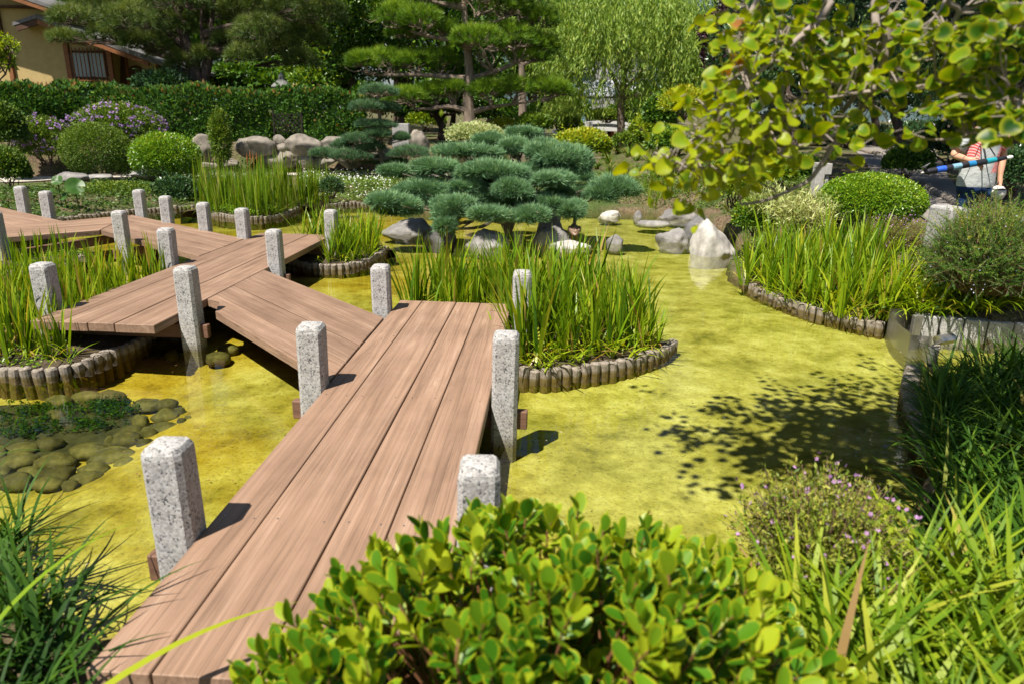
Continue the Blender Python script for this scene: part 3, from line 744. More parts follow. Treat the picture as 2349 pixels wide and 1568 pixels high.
# right bank irises and day lilies
BANK_IRIS = np.array([(2.98, 8.8), (3.05, 8.2), (3.3, 7.5), (3.7, 7.0), (4.3, 7.1), (4.4, 8.2), (4.3, 9.2), (3.7, 9.8), (3.2, 9.6)])
ms6 = give(M_iris, [iris_clump(600 + k, 24, 0.84, 0.031, .13, 14, (0.0, .28), (.05, .65)) for k in range(6)])
pts = scatter_in(BANK_IRIS, 52, 0.18, 14)
instances('iris_plant', ms6, None, pts, 'upright bright iris on the right hand bank above the curved log edging', 'iris', 'irises on the right bank', .75, 1.1, seed=15)
def lily(seed, nb, L, wid, mat=None, lean=(.15, .9), bend=(.6, 1.7), tmean=.5, spread=.07):
    r = np.random.default_rng(seed); b = Buf()
    base = np.stack([*r.uniform(-spread, spread, (2, nb)), np.full(nb, -.02)], 1)
    t_ = np.clip(r.normal(tmean, .2, nb), 0, .96); t_[r.random(nb) < .012] = 1
    blades(b, base, r.uniform(0, 6.28, nb), L * r.uniform(.6, 1.15, nb), r.uniform(*lean, nb), r.uniform(*bend, nb), wid * r.uniform(.7, 1.2, nb), t_, 7, r.normal(size=nb) * .3)
    return b.mesh('lily_leaves')
ms7 = give(M_iris, [lily(700 + k, 48, 0.60, 0.022, tmean=.62) for k in range(5)])
BANK_LILY = np.array([(4.1, 7.7), (4.4, 7.25), (5.2, 7.1), (5.6, 7.2), (5.3, 7.6), (4.7, 7.9), (4.2, 7.7)])
pts = scatter_in(BANK_LILY, 34, 0.14, 16)
instances('daylily_plant', ms7, None, pts, 'arching bright green daylily between the right irises and the rosemary', 'daylily', 'daylilies on the right bank', .85, 1.15, seed=17)
# reeds on the far shore to the right of the juniper
ms8 = give(M_reed, [iris_clump(800 + k, 22, 0.75, 0.02, .22, 8, (0.0, .3), (.1, .6)) for k in range(4)])
pts = [on(u, v, -.1)[:2] + rng.normal(size=2) * .15 for u, v in [(1478, 452), (1495, 462), (1512, 455), (1530, 462), (1548, 455), (1570, 462), (1590, 450), (1500, 440), (1525, 440), (1550, 436), (1580, 434), (1605, 462), (1470, 440), (1540, 425), (1600, 430), (1400, 440), (1432, 436), (1625, 470)]]
instances('reed_plant', ms8, None, pts, 'bright reed on the far shore right of the blue green juniper', 'reed', 'reeds on the far shore', .8, 1.15, seed=18)
ms9 = give(M_strap, [lily(850 + k, 40, 0.8, 0.03, tmean=.75) for k in range(3)])
pts = [on(u, v, .05)[:2] for u, v in [(1385, 372), (1415, 368), (1445, 366), (1475, 364), (1505, 366), (1410, 356), (1450, 354), (1490, 356), (1460, 386), (1500, 386), (1540, 384), (1370, 392), (1400, 398), (1430, 400), (1460, 402), (1490, 396), (1520, 398), (1550, 396), (1395, 380), (1440, 378), (1480, 376), (1530, 376), (1580, 392), (1580, 372)]]
instances('strap_plant', ms9, None, pts, 'arching strap leaved plant on the slope behind the far reeds', 'strap leaf plant', 'strap leaf plants behind the reeds', .9, 1.3, seed=19)

# ---------------- foreground: dark strap grass bottom left, liriope on the right, golden grass bottom right
msL = give(M_strap, [lily(900 + k, 26, 0.55, 0.020, tmean=.26, lean=(.05, .7), bend=(.5, 1.9)) for k in range(5)])  # low tone paints the shade of this corner into the blades
pts = [(-1.60, 2.02), (-1.78, 2.2), (-1.98, 2.35), (-2.2, 2.5), (-1.55, 1.82), (-1.75, 1.95), (-1.98, 2.1), (-2.3, 2.3), (-2.5, 2.62), (-1.6, 1.6), (-1.85, 1.75), (-2.1, 1.9), (-2.4, 2.1), (-2.7, 2.4), (-2.85, 2.85), (-1.42, 1.55), (-2.25, 2.75), (-2.6, 3.0), (-2.9, 3.2)]
instances('strap_grass', msL, None, pts, 'dark arching strap grass on the bank left of the nearest deck', 'strap grass', 'strap grass left of the nearest deck', .8, 1.1, z=-.16, seed=20)
arc_r = resample(smooth_path(np.array(ARC_BANK), 6), .17)
lowb = give(M_iris, [iris_clump(170 + k, 6, 0.6, 0.026, .09, 18, (0.1, .6), (.5, 1.5)) for k in range(4)])
instances('iris_plant', lowb, None, [p + np.array([.16, .12]) for p in arc_r], 'low arching iris spilling towards the curved log edging of the right bank', 'iris', 'low irises along the right bank edge', .75, 1.1, z=-.2, seed=26)
b = Buf()
blades(b, [(-1.42, 1.50, -.05)], [0.62], [0.95], [0.85], [.95], [.030], [.8], 12, 0.15)
tag(b.build('grass_blade', M_iris, off=(-1.42, 1.5, -.05), loc=(-1.42, 1.5, -.05)), 'single long yellow green blade lying over the near end of the deck', 'grass blade')
b = Buf()
blades(b, [(-1.75, 1.75, -.05)], [0.95], [0.80], [0.45], [1.25], [.02], [.5], 12, 0.15)
tag(b.build('grass_blade', M_iris, off=(-1.75, 1.75, -.05), loc=(-1.75, 1.75, -.05)), 'long arching blade leaning to the foot of the nearest left post', 'grass blade')
msR = give(M_strap, [lily(950 + k, 44, 0.52, 0.019, tmean=.48, lean=(.05, .8), bend=(.6, 1.7)) for k in range(5)])
RB = np.array([(1.75, 2.75), (2.3, 3.35), (2.9, 4.25), (3.32, 5.15), (3.7, 5.35), (4.1, 5.65), (4.7, 5.95), (4.3, 4.6), (3.4, 3.0), (2.4, 1.9), (1.75, 2.1)])
pts = scatter_in(RB, 74, 0.19, 21)
instances('liriope_plant', msR, None, pts, 'dark green arching liriope on the shaded right bank below the strainer screen', 'liriope', 'liriope on the shaded right bank', .85, 1.2, seed=22)
msG = give(M_gold, [lily(980 + k, 40, 0.52, 0.024, tmean=.55, lean=(.05, .75), bend=(.3, 1.2)) for k in range(5)])
GB = np.array([(1.02, 2.1), (1.35, 2.2), (1.75, 2.35), (1.9, 2.1), (1.7, 1.5), (1.3, 1.1), (.95, 1.25), (0.9, 1.7)])
pts = scatter_in(GB, 26, 0.14, 23)
instances('golden_grass', msG, None, pts, 'yellow green strap grass in the bottom right corner of the photo', 'strap grass', 'yellow strap grass in the foreground', .85, 1.15, seed=24, z=.02)
# white flowered ground cover on the far left bank
M_white = plain_mat('white petals', (0.75, 0.75, 0.70), 0.6, 0.2, 0.05)
M_mat = leaf_mat('mat forming leaf', [(0, (0.05, 0.10, 0.02)), (.6, (0.15, 0.24, 0.04)), (1, (.28, .36, .08))], .3)
WF = np.array([on(u, v, -.05)[:2] for u, v in [(735, 454), (790, 459), (862, 459), (890, 440), (915, 418), (880, 408), (800, 406), (700, 406), (680, 424)]])
b, P = ground_mat_leaves(WF, 14000, .05, .16, 41)
fl = Buf(); r_ = np.random.default_rng(42); Pf = P[r_.random(len(P)) < .04]
pos = np.stack([Pf[:, 0], Pf[:, 1], gz(Pf[:, 0], Pf[:, 1]) + .12 + .06 * r_.random(len(Pf))], 1)
leaves(fl, pos, randdir(len(Pf), r_), unit(randdir(len(Pf), r_) * .5 + [0, -.3, 1]), .034, .5, 1.0)
g = tag(b.build('ground_cover', M_mat), 'low ground cover with tiny white flowers on the far bank', 'ground cover', kind='stuff')
tag(fl.build('flowers', M_white, g), kind='stuff')
# lawn-like herb layer on the banks
M_herb = leaf_mat('bank herbs', [(0, (0.03, 0.07, 0.01)), (.5, (0.08, 0.15, 0.02)), (1, (.22, .28, .04))], .3)
HB = np.array([(3.2, 9.5), (3.4, 10.8), (4.0, 12), (4.4, 13.5), (4.5, 16), (3.4, 17.6), (1.5, 18), (-2, 17.2), (-4, 17.4), (-4.4, 20.6), (2, 24), (6, 26), (8, 22), (6.8, 13), (5.4, 9.5), (5.6, 7.2), (3.9, 7)])
b, _ = ground_mat_leaves(HB, 42000, .055, .14, 43)
tag(b.build('low_herbs', M_herb), 'low green herbs covering the banks behind the pond', 'ground cover', kind='stuff')
LB = np.array([on(u, v, 0)[:2] for u, v in [(-60, 520), (110, 497), (330, 472), (440, 462), (520, 440), (640, 410), (640, 392), (450, 400), (200, 425), (-60, 440)]])
b, _ = ground_mat_leaves(LB, 16000, .06, .22, 44, tone=(.3, .2))
tag(b.build('low_herbs', M_herb), 'dark low plants along the back left bank behind the footbridge', 'ground cover', kind='stuff')

edge_r = resample(np.array([(2.6, 4.05), (2.95, 4.62), (3.2, 5.1)]), .13)
instances('liriope_plant', msR, None, [p + [.09, -.02] for p in edge_r], 'dark green liriope hanging over the log stumps of the right bank', 'liriope', 'liriope along the right water edge', .7, .95, seed=25, z=-.2)
# ================================================================= FOREGROUND SHRUBS
LEAFO = None
def oval_leaf():
    # obovate leaf: 3 rows across, 6 along, slightly cupped; rim attribute from the outline
    V, Rm_ = [], []
    ts = [0, .12, .3, .5, .7, .87, 1.0]; ws = [.02, .20, .36, .47, .46, .30, .03]
    for t_, w_ in zip(ts, ws):
        for s_ in (-1, -.72, 0, .72, 1):
            V.append((w_ * s_, t_, .10 * (s_ * s_) * w_ * 2 - .06 * (t_ - .5) ** 2 + .02))
            Rm_.append(1.0 if (abs(s_) == 1 or t_ in (0, 1.0)) else (0.35 if abs(s_) > .5 else 0.0))
    F = [[r * 5 + c, r * 5 + c + 1, (r + 1) * 5 + c + 1, (r + 1) * 5 + c] for r in range(6) for c in range(4)]
    return (np.array(V), np.array(F)), np.array(Rm_)
OVAL, OVAL_RIM = oval_leaf()
M_shrub = leaf_mat('leathery shrub leaf', [(0, (0.020, 0.085, 0.005)), (.4, (0.055, 0.175, 0.007)), (.72, (0.14, 0.27, 0.010)), (1, (.34, .41, .018))], .36, (1.35, 1.15, .3), .42, .35,
                   rim=((0.42, 0.43, 0.014), .34, .95))
M_stem = plain_mat('reddish young stem', (0.17, 0.075, 0.035), .6, .3, .3, 30)
def leafy_shrub(c, r3, nsh, seed, label, leaf=.075, cat='shrub'):
    r = np.random.default_rng(seed); fol, st = Buf(), Buf()
    root = np.array([c[0], c[1] + .05, c[2] - r3[2] * .9])
    d = randdir(nsh * 3, r); d = d[d[:, 2] > -.15][:nsh]
    for k, dd in enumerate(d):
        kf = 1.0 if k < nsh * .6 else r.uniform(.45, .92)
        tip = c + dd * r3 * (kf * (1 + .16 * lump(dd[None], seed)[0]) + r.uniform(-.04, .07))
        ax = unit(dd * [.55, .55, .4] + [0, 0, .75] + r.normal(size=3) * .22)
        L = r.uniform(.10, .20); b0 = tip - ax * L; b1 = root + (b0 - root) * .45 + r.normal(size=3) * .03
        if k % 2 == 0: tube(st, smooth_path([root, b1, b0, tip - ax * .01], 3), np.linspace(.006, .0022, 10), 5)
        else: tube(st, [b0 - ax * .08, b0, tip], [.003, .003, .002], 5)
        nl = r.integers(7, 12); ph = r.uniform(0, 6.28); base_t = r.uniform(.25, .90)
        tt = np.linspace(.1, 1, nl); ang = ph + np.arange(nl) * 2.4
        X = unit(np.cross(ax, [.3, .1, .9])); Y = np.cross(ax, X)
        rad = np.cos(ang)[:, None] * X + np.sin(ang)[:, None] * Y
        open_ = (.95 - .60 * tt)[:, None]
        la = unit(rad * open_ + ax * (.35 + .75 * tt)[:, None] + r.normal(size=(nl, 3)) * .12)
        nm = unit(ax * 1.0 - rad * .55 + r.normal(size=(nl, 3)) * .15)
        leaves(fol, b0 + ax * (L * tt)[:, None], la, nm, leaf * r.uniform(.65, 1.12, nl) * (1 - .25 * (tt > .9)), np.clip(base_t + .22 * (tt - .5) + r.normal(size=nl) * .13, 0, 1), r.uniform(.50, .66, nl), OVAL, OVAL_RIM)
    e = empty('leafy_shrub', root, label, cat)
    fol.build('foliage', M_shrub, e, off=root, smooth=True); st.build('stems', M_stem, e, off=root)
    return e
leafy_shrub(np.array([0.14, 1.42, .18]), np.array([.84, .62, .54]), 940, 61, 'glossy shrub with oval yellow edged leaves filling the bottom centre of the photo')

# pink flowered twiggy shrub by the water
M_twig = plain_mat('thin twigs', (0.20, 0.13, 0.08), .8, .2, .3, 30)
M_cup = leaf_mat('small olive leaf', [(0, (0.06, 0.11, 0.012)), (.5, (.18, .24, .025)), (1, (.38, .36, .06))], .35)
M_pink = leaf_mat('pink petals', [(0, (.36, .17, .38)), (1, (.52, .32, .52))], .3, (1, 1, 1), .6, .2)
def twiggy(name, c, r3, n, seed, label, cat, leafm, flower=None, lsize=.018, fsize=.016, ffrac=.5, asp=.4, up=.5, nl=16, group=None, twigm=None, tone=(.55, .22)):
    r = np.random.default_rng(seed); fol, st, fl = Buf(), Buf(), Buf(); c = np.array(c, float); r3 = np.array(r3, float)
    root = c - [0, 0, r3[2] * .75]
    d = randdir(n * 3, r); d = d[d[:, 2] > -.2][:n]
    for k, dd in enumerate(d):
        tip = c + dd * r3 * (r.uniform(.72, 1.12) + .12 * lump(dd[None], seed)[0])
        mid = root + (tip - root) * .5 + r.normal(size=3) * .05 * r3.mean() + [0, 0, up * .12 * r3[2]]
        P = smooth_path([root + r.normal(size=3) * .03, mid, tip], 4)
        tube(st, P, np.linspace(.004, .0012, len(P)) * max(1, r3.mean() * 1.5), 4, cap=False)
        s_ = r.uniform(.35, 1, nl); idx = s_ * (len(P) - 1); i0 = np.minimum(idx.astype(int), len(P) - 2); pos = P[i0] + (P[i0 + 1] - P[i0]) * (idx - i0)[:, None]
        pos = pos + r.normal(size=(nl, 3)) * lsize * .5
        leaves(fol, pos, unit(randdir(nl, r) + unit(tip - mid) * .8), unit(randdir(nl, r) * .8 + [0, 0, 1]), lsize * r.uniform(.6, 1.3, nl), np.clip(r.normal(*tone, nl), 0, 1), asp)
        if flower is not None and r.random() < ffrac:
            m_ = r.integers(1, 4); pp = tip + r.normal(size=(m_, 3)) * lsize
            for q in pp:
                ax = unit(randdir(1, r)[0] + [0, -.5, .7]); X = unit(np.cross(ax, [.3, .9, .1])); Y = np.cross(ax, X); a_ = np.arange(5) * 1.2566 + r.uniform(0, 6)
                la = np.cos(a_)[:, None] * X + np.sin(a_)[:, None] * Y
                leaves(fl, np.repeat(q[None], 5, 0), la, np.repeat(ax[None], 5, 0), fsize * .6, r.random(5), .8)
    e = empty(name, root, label, cat, group)
    fol.build('foliage', leafm, e, off=root); st.build('twigs', twigm or M_twig, e, off=root)
    if fl.n: tag(fl.build('flowers', flower, e, off=root), kind='stuff')
    return e
cc = on(1865, 1330, .02)
twiggy('flowering_shrub', (cc[0] + .02, cc[1], .16), (.36, .34, .32), 420, 71, 'straggly shrub with tiny pink flowers at the water edge, behind the glossy shrub', 'shrub', M_cup, M_pink, .026, .017, .17, nl=34, tone=(.62, .22))
# daisies near it
for k, (u, v) in enumerate([(1690, 1287), (1702, 1300), (1712, 1322), (1735, 1332), (1762, 1315), (1795, 1340)]):
    b = Buf(); p = on(u, v, .22); a_ = np.arange(9) * .698; la = np.stack([np.cos(a_), np.sin(a_), .15 + 0 * a_], 1)
    leaves(b, np.repeat(p[None], 9, 0), la, np.repeat([[0, -.3, 1.]], 9, 0), .014, .5, .5); tube(b, [p - [0, .02, .2], p - [0, 0, .003]], .0015, 4)
    tag(b.build('daisy', M_white, off=p, loc=p), 'small white daisy beside the pink flowered shrub', 'flower', 'daisies beside the pink shrub')
# ================================================================= CONIFERS, TREES, SHRUBS, HEDGE
M_bark = plain_mat('grey brown bark', (0.20, 0.155, 0.12), .95, .1, .5, 7, .8, mapping=(1, 1, .25))
M_barkdark = plain_mat('dark bark', (0.075, 0.055, 0.045), .95, .1, .5, 6, .8, mapping=(1, 1, .25))
M_pine = leaf_mat('pine needles', [(0, (0.022, 0.068, 0.006)), (.45, (0.085, 0.185, 0.012)), (.8, (.22, .35, .024)), (1, (.33, .42, .03))], .25, (1.2, 1.15, .5), .5, .3)
M_wpine = leaf_mat('blue green pine needles', [(0, (0.03, 0.085, 0.040)), (.5, (0.075, 0.16, 0.075)), (1, (.17, .28, .12))], .2, (1.1, 1.1, .7), .5, .3)
M_dpine = leaf_mat('olive pine needles', [(0, (0.024, 0.056, 0.010)), (.5, (0.095, 0.150, 0.028)), (1, (.30, .34, .08))], .22, (1.2, 1.15, .5), .5, .3)
M_jun = leaf_mat('blue green juniper', [(0, (0.040, 0.105, 0.045)), (.45, (0.15, 0.285, 0.135)), (.8, (.30, .47, .24)), (1, (.42, .54, .22))], .2, (1.1, 1.1, .7), .55, .25)

def needle_tufts(buf, pos, up, L, nn, tone, r, spread=.9, w=.05):
    """each tuft: nn thin needles fanning out from pos about the direction up"""
    n = len(pos); P = np.repeat(pos, nn, 0); U = np.repeat(unit(up), nn, 0)
    D = unit(U * (1.0 - .2 * r.random((n * nn, 1))) + randdir(n * nn, r) * spread)
    Ln = L * r.uniform(.7, 1.15, n * nn)
    sd = unit(np.cross(D, randdir(n * nn, r))) * (Ln * w / 2)[:, None]
    V = np.stack([P - sd, P + sd, P + D * Ln[:, None]], 1).reshape(-1, 3)
    F = (np.arange(n * nn) * 3)[:, None] + np.array([0, 1, 2])
    tn = np.repeat(np.clip(tone, 0, 1), nn) + r.normal(size=n * nn) * .1
    buf.add(V, F, np.repeat(np.clip(tn, 0, 1), 3))
def pad_points(c, r3, n, r, seed, low=-.25, amp=.30, k=6):
    d = randdir(n * 3, r); d = d[d[:, 2] > low][:n]
    kk = r.uniform(.66, 1.0, len(d)) * (1 + amp * lump(d, seed, k, 1.6))
    return c + d * r3 * kk[:, None], d
def wander(a, b, n, amp, r, sag=0):
    t_ = np.linspace(0, 1, n)[:, None]; P = np.array(a) * (1 - t_) + np.array(b) * t_
    P = P + r.normal(size=P.shape) * amp * np.sin(t_ * np.pi); P[:, 2] -= sag * np.sin(t_[:, 0] * np.pi)
    return P

# ---- cloud pruned blue green juniper
e = empty('juniper', on(1165, 545, -.3), 'broad cloud pruned blue green juniper with spreading pads over the pond rocks', 'juniper')
base = np.array(e.location)
PADS = [(906, 474, 67, 31, 12.3), (978, 434, 74, 23, 12.9), (913, 397, 38, 15, 13.3), (995, 387, 54, 23, 13.0), (1064, 350, 82, 19, 13.7), (1122, 393, 84, 28, 12.8), (1120, 327, 32, 17, 14.2),
        (1184, 341, 40, 26, 13.9), (1202, 310, 44, 14, 14.4), (1289, 366, 78, 33, 13.4), (1255, 418, 58, 20, 12.7), (1177, 441, 56, 33, 12.4), (1038, 485, 50, 37, 12.2), (1124, 499, 44, 23, 12.0),
        (1214, 501, 50, 24, 12.1), (1310, 482, 35, 25, 12.4), (1402, 433, 60, 34, 12.9), (1262, 467, 38, 18, 12.5), (1070, 436, 36, 18, 12.7), (1330, 405, 36, 16, 13.3), (1020, 520, 28, 18, 12.0), (1060, 420, 50, 20, 13.3), (1150, 420, 52, 22, 13.2), (1230, 395, 50, 24, 13.5), (1100, 460, 50, 24, 12.8), (1200, 465, 50, 22, 12.9), (1290, 440, 42, 20, 13.2), (990, 462, 42, 18, 12.9), (1345, 448, 38, 18, 13.2), (950, 440, 36, 16, 13.1), (1240, 342, 42, 18, 14.0)]
r_ = np.random.default_rng(80); fol, st = Buf(), Buf()
for k, (u, v, ru, rv, Y) in enumerate(PADS):
    c = at(u, v, Y); rx, rz = ru * Y / FQ, rv * Y / FQ
    n = int(900 + 40000 * rx * rz)
    PP, dd_ = [], []
    for j in range(6):
        f_ = [.78, .62, .58, .58, .52, .50][j]; oc = c + (np.zeros(3) if j == 0 else r_.uniform(-1, 1, 3) * [rx * .55, rx * .4, rz * .45])
        p_, q_ = pad_points(oc, np.array([rx, max(rx * .75, rz), rz]) * f_, int(n * f_ * .42), r_, 80 + k * 7 + j, -.45, .42, 8); PP.append(p_); dd_.append(q_)
    P, d = np.vstack(PP), np.vstack(dd_); n = len(P)
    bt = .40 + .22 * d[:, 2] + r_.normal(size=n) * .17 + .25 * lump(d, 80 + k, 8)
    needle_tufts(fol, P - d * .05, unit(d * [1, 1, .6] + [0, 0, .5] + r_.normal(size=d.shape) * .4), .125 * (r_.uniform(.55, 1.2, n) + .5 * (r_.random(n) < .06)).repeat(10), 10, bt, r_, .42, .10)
    tr_ = base + [0, .4, .25] + (c - base) * [.15, .15, .3]
    tube(st, smooth_path([base + [0, .3, 0], tr_, (tr_ + c) / 2 + r_.normal(size=3) * .08, c - [0, 0, rz * .4]], 4), np.linspace(.055, .018, 13), 6)
    for j in range(5):
        q = c + r_.normal(size=3) * [rx * .5, rx * .3, rz * .2]; tube(st, wander((tr_ + c) / 2, q, 5, .04, r_), [.018, .015, .012, .009, .006], 5)
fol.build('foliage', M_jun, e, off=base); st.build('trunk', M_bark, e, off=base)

# ---- pines
def pine(label, base, trunk, r0, limbs, pads, mat, bark, seed, L=.15, nn=22, dens=1.0, tone=.5, r1=.04, name='pine_tree', twigs=7, up=.8, spread=.75, w=.05):
    """trunk: world points; limbs: lists of world points; pads: (center, rx, rz, limb point)"""
    r = np.random.default_rng(seed); e = empty(name, base, label, 'pine tree'); base = np.array(base); fol, st = Buf(), Buf()
    T = smooth_path(trunk, 5); tube(st, T, np.linspace(r0, r1, len(T)), 10)
    for l in limbs: 
        Q = smooth_path(l, 5); tube(st, Q, np.linspace(r0 * .48, .025, len(Q)), 7)
    for k, (c, rx, rz, anchor) in enumerate(pads):
        n = int((90 + 260 * rx * max(rz, rx * .4)) * dens)
        P, d = pad_points(np.array(c), np.array([rx, rx * .8, rz]), n, r, seed + k, -.35)
        P[:, 2] += .0
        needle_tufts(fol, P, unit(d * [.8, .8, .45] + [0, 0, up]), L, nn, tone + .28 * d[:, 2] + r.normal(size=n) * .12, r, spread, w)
        for j in range(twigs):
            q = c + r.normal(size=3) * [rx * .5, rx * .35, rz * .25]; tube(st, wander(anchor, q, 6, .06, r), np.linspace(.035, .008, 6), 5)
        for j in r.integers(0, n, max(6, n // 5)):
            q = P[j]; a_ = c + (q - c) * .35 - [0, 0, rz * .3]; tube(st, [a_, (a_ + q) / 2 - [0, 0, .02], q], [.014, .010, .005], 4, cap=False)
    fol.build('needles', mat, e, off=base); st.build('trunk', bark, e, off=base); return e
Y = 26.0; A = lambda u, v, dy=0: at(u, v, Y + dy)
s_ = Y / FQ
def padq(u, v, ru, rv, au, av, dy=0): return (A(u, v, dy), ru * s_, rv * s_, A(au, av, dy * .5))
g0 = A(1078, 305); g0[2] = gzp(g0[0], g0[1]) - .1
pine('tall cloud pruned pine with layered needle pads and a pale bare trunk', g0,
     [g0, A(1078, 290), A(1074, 220), A(1077, 175), A(1071, 100), A(1066, 30), A(1062, -60), A(1058, -140)], .24,
     [[A(1076, 182), A(1040, 178), A(950, 172), A(880, 173), A(835, 170)], [A(1077, 182), A(1110, 172), A(1160, 155), A(1215, 128), A(1240, 118)],
      [A(1068, 92), A(1010, 88), A(960, 78), A(900, 55)], [A(1066, 20), A(1010, 8), A(960, 2)], [A(1068, 60), A(1120, 55), A(1175, 35)],
      [A(1080, 258), A(1110, 250), A(1150, 243), A(1230, 232)], [A(1074, 256), A(1030, 245), A(985, 250), A(945, 248)], [A(1064, -20), A(1130, -40), A(1200, -50)]],
     [padq(830, 147, 36, 24, 850, 170, -.3), padq(885, 142, 44, 26, 900, 172, .3), padq(950, 146, 44, 24, 960, 172), padq(1010, 140, 36, 22, 1020, 176, .3),
      padq(1098, 98, 62, 34, 1130, 165, -.6), padq(1170, 92, 58, 36, 1180, 148, 0), padq(1235, 110, 42, 30, 1230, 125, .5), padq(1215, 135, 45, 18, 1200, 140, .4),
      padq(905, 45, 42, 30, 920, 65), padq(965, 52, 50, 30, 970, 80, -.4), padq(1020, 70, 30, 18, 1010, 85), padq(930, 80, 45, 18, 950, 76, .5),
      padq(980, -18, 60, 26, 990, 5), padq(1090, -8, 62, 34, 1090, 40, -.3), padq(1165, 18, 56, 40, 1160, 42, .3), padq(1235, 50, 42, 26, 1190, 40, .4), padq(1200, -50, 60, 30, 1180, -45),
      padq(1120, 212, 38, 24, 1130, 246, -.3), padq(1180, 206, 48, 25, 1180, 240), padq(1245, 205, 46, 26, 1230, 232, .3), padq(1282, 212, 28, 20, 1240, 232, .2),
      padq(935, 225, 45, 20, 950, 246, -.2), padq(1000, 214, 46, 22, 1000, 246, .3), padq(1045, 205, 28, 16, 1040, 246), padq(1073, 95, 20, 25, 1075, 110, -.5)],
     M_pine, M_bark, 91, .26, 26, 1.15, .5, spread=.7, w=.055)
# second, thinner pine trunk behind
Y = 31.0; s_ = Y / FQ
g0 = A(1200, 300); g0[2] = gzp(g0[0], g0[1]) - .1
pine('slender pine standing behind the tall cloud pruned pine', g0, [g0, A(1199, 240), A(1197, 170), A(1192, 80), A(1190, -40)], .21, [[A(1196, 150), A(1240, 130)], [A(1195, 120), A(1150, 100)]],
     [padq(1150, 105, 60, 30, 1160, 110, .5), padq(1240, 120, 46, 28, 1230, 132, .5), padq(1190, 10, 90, 50, 1190, 20, .5)], M_pine, M_bark, 92, .24, 20, .8, .32)
# small white pine by the granite slab
Y = 21.3; s_ = Y / FQ
g0 = A(878, 400); g0[2] = gzp(g0[0], g0[1]) - .05
pine('small tiered blue green pine in front of the rock wall and granite slab', g0, [g0, A(878, 380), A(874, 345), A(873, 290), A(868, 240), A(868, 215)], .095,
     [[A(876, 365), A(840, 368), A(800, 372)], [A(876, 368), A(910, 360), A(935, 356)], [A(875, 342), A(845, 335), A(810, 330)], [A(874, 300), A(850, 296)], [A(873, 260), A(850, 257)], [A(875, 345), A(760, 358)]],
     [padq(870, 212, 38, 15, 868, 222), padq(845, 248, 36, 13, 860, 256, -.2), padq(893, 252, 24, 11, 872, 258, .2), padq(862, 288, 46, 10, 870, 296), padq(868, 310, 26, 11, 873, 316, -.2),
      padq(820, 322, 36, 14, 835, 334, -.2), padq(790, 335, 28, 12, 820, 334, .2), padq(850, 340, 34, 12, 862, 344), padq(922, 318, 17, 10, 890, 330), padq(937, 354, 46, 17, 925, 360, -.3), padq(905, 375, 32, 12, 900, 366, .2),
      padq(802, 360, 46, 16, 820, 370, -.3), padq(745, 355, 30, 11, 770, 360), padq(860, 372, 30, 12, 860, 372, .3)],
     M_wpine, M_bark, 93, .14, 20, 3.2, .5, r1=.03, twigs=4)
# big dark pine at the upper left, three stems
Y = 27.0; s_ = Y / FQ
g0 = A(455, 225); g0[2] = gzp(g0[0], g0[1]) - .1
r_ = np.random.default_rng(94)
pads = []
for u, v, ru, rv in [(170, 45, 50, 26), (230, 25, 60, 34), (150, 90, 32, 16), (300, 50, 60, 38), (255, 85, 55, 24), (330, 100, 55, 26), (390, 60, 55, 34), (300, 5, 70, 34), (400, 5, 80, 40), (380, 125, 45, 22), (420, 150, 32, 22), (500, 40, 50, 36),
                     (560, 30, 60, 40), (600, 75, 55, 34), (660, 35, 60, 44), (640, 115, 52, 28), (700, 90, 50, 38), (740, 30, 50, 44), (560, 130, 40, 24), (690, 140, 36, 24), (500, -30, 100, 40), (650, -40, 110, 44), (340, -45, 110, 36), (520, 95, 36, 18), (215, -25, 70, 30), (470, 130, 26, 20)]:
    pads.append(padq(u, v, ru, rv, 460 + (u - 460) * .55, v + 12, r_.uniform(-1.6, 1.6)))
pine('dark spreading pine with twin leaning stems beside the ochre house', g0,
     [g0, A(452, 190), A(440, 140), A(418, 70), A(400, 0), A(380, -80)], .36,
     [[A(460, 215), A(470, 170), A(468, 110), A(462, 50), A(470, -40)], [A(466, 190), A(478, 150), A(482, 90), A(490, 20), A(500, -40)], [A(430, 110), A(380, 80), A(300, 60), A(220, 45)], [A(470, 80), A(540, 60), A(640, 50), A(720, 60)], [A(480, 120), A(560, 110), A(660, 120)],
      [A(425, 60), A(350, 30), A(260, 5)], [A(430, 130), A(380, 130), A(310, 105)]],
     pads, M_dpine, M_barkdark, 95, .30, 24, .9, .42, spread=1.0, up=.35, w=.045)

# ---- broad leaved trees and shrubs
M_b1 = leaf_mat('evergreen leaf', [(0, (0.018, 0.058, 0.006)), (.5, (0.07, 0.160, 0.012)), (.85, (.20, .32, .02)), (1, (.34, .41, .03))], .3, (1.3, 1.2, .4), .4, .4)
M_b2 = leaf_mat('yellow green leaf', [(0, (0.06, 0.13, 0.008)), (.5, (0.18, 0.28, 0.012)), (.85, (.34, .40, .02)), (1, (.5, .46, .03))], .36, (1.25, 1.15, .35), .4, .4)
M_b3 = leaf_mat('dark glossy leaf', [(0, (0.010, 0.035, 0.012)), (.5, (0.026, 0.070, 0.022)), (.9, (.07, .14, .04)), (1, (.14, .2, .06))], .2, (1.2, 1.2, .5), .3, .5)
M_box = leaf_mat('box leaf', [(0, (0.04, 0.11, 0.006)), (.5, (0.12, 0.25, 0.010)), (.85, (.24, .37, .016)), (1, (.38, .44, .03))], .32, (1.25, 1.15, .35), .33, .5)
M_yew = leaf_mat('fine dark shrub leaf', [(0, (0.03, 0.075, 0.008)), (.5, (0.085, 0.16, 0.012)), (1, (.22, .28, .025))], .25, (1.2, 1.15, .4), .45, .3)
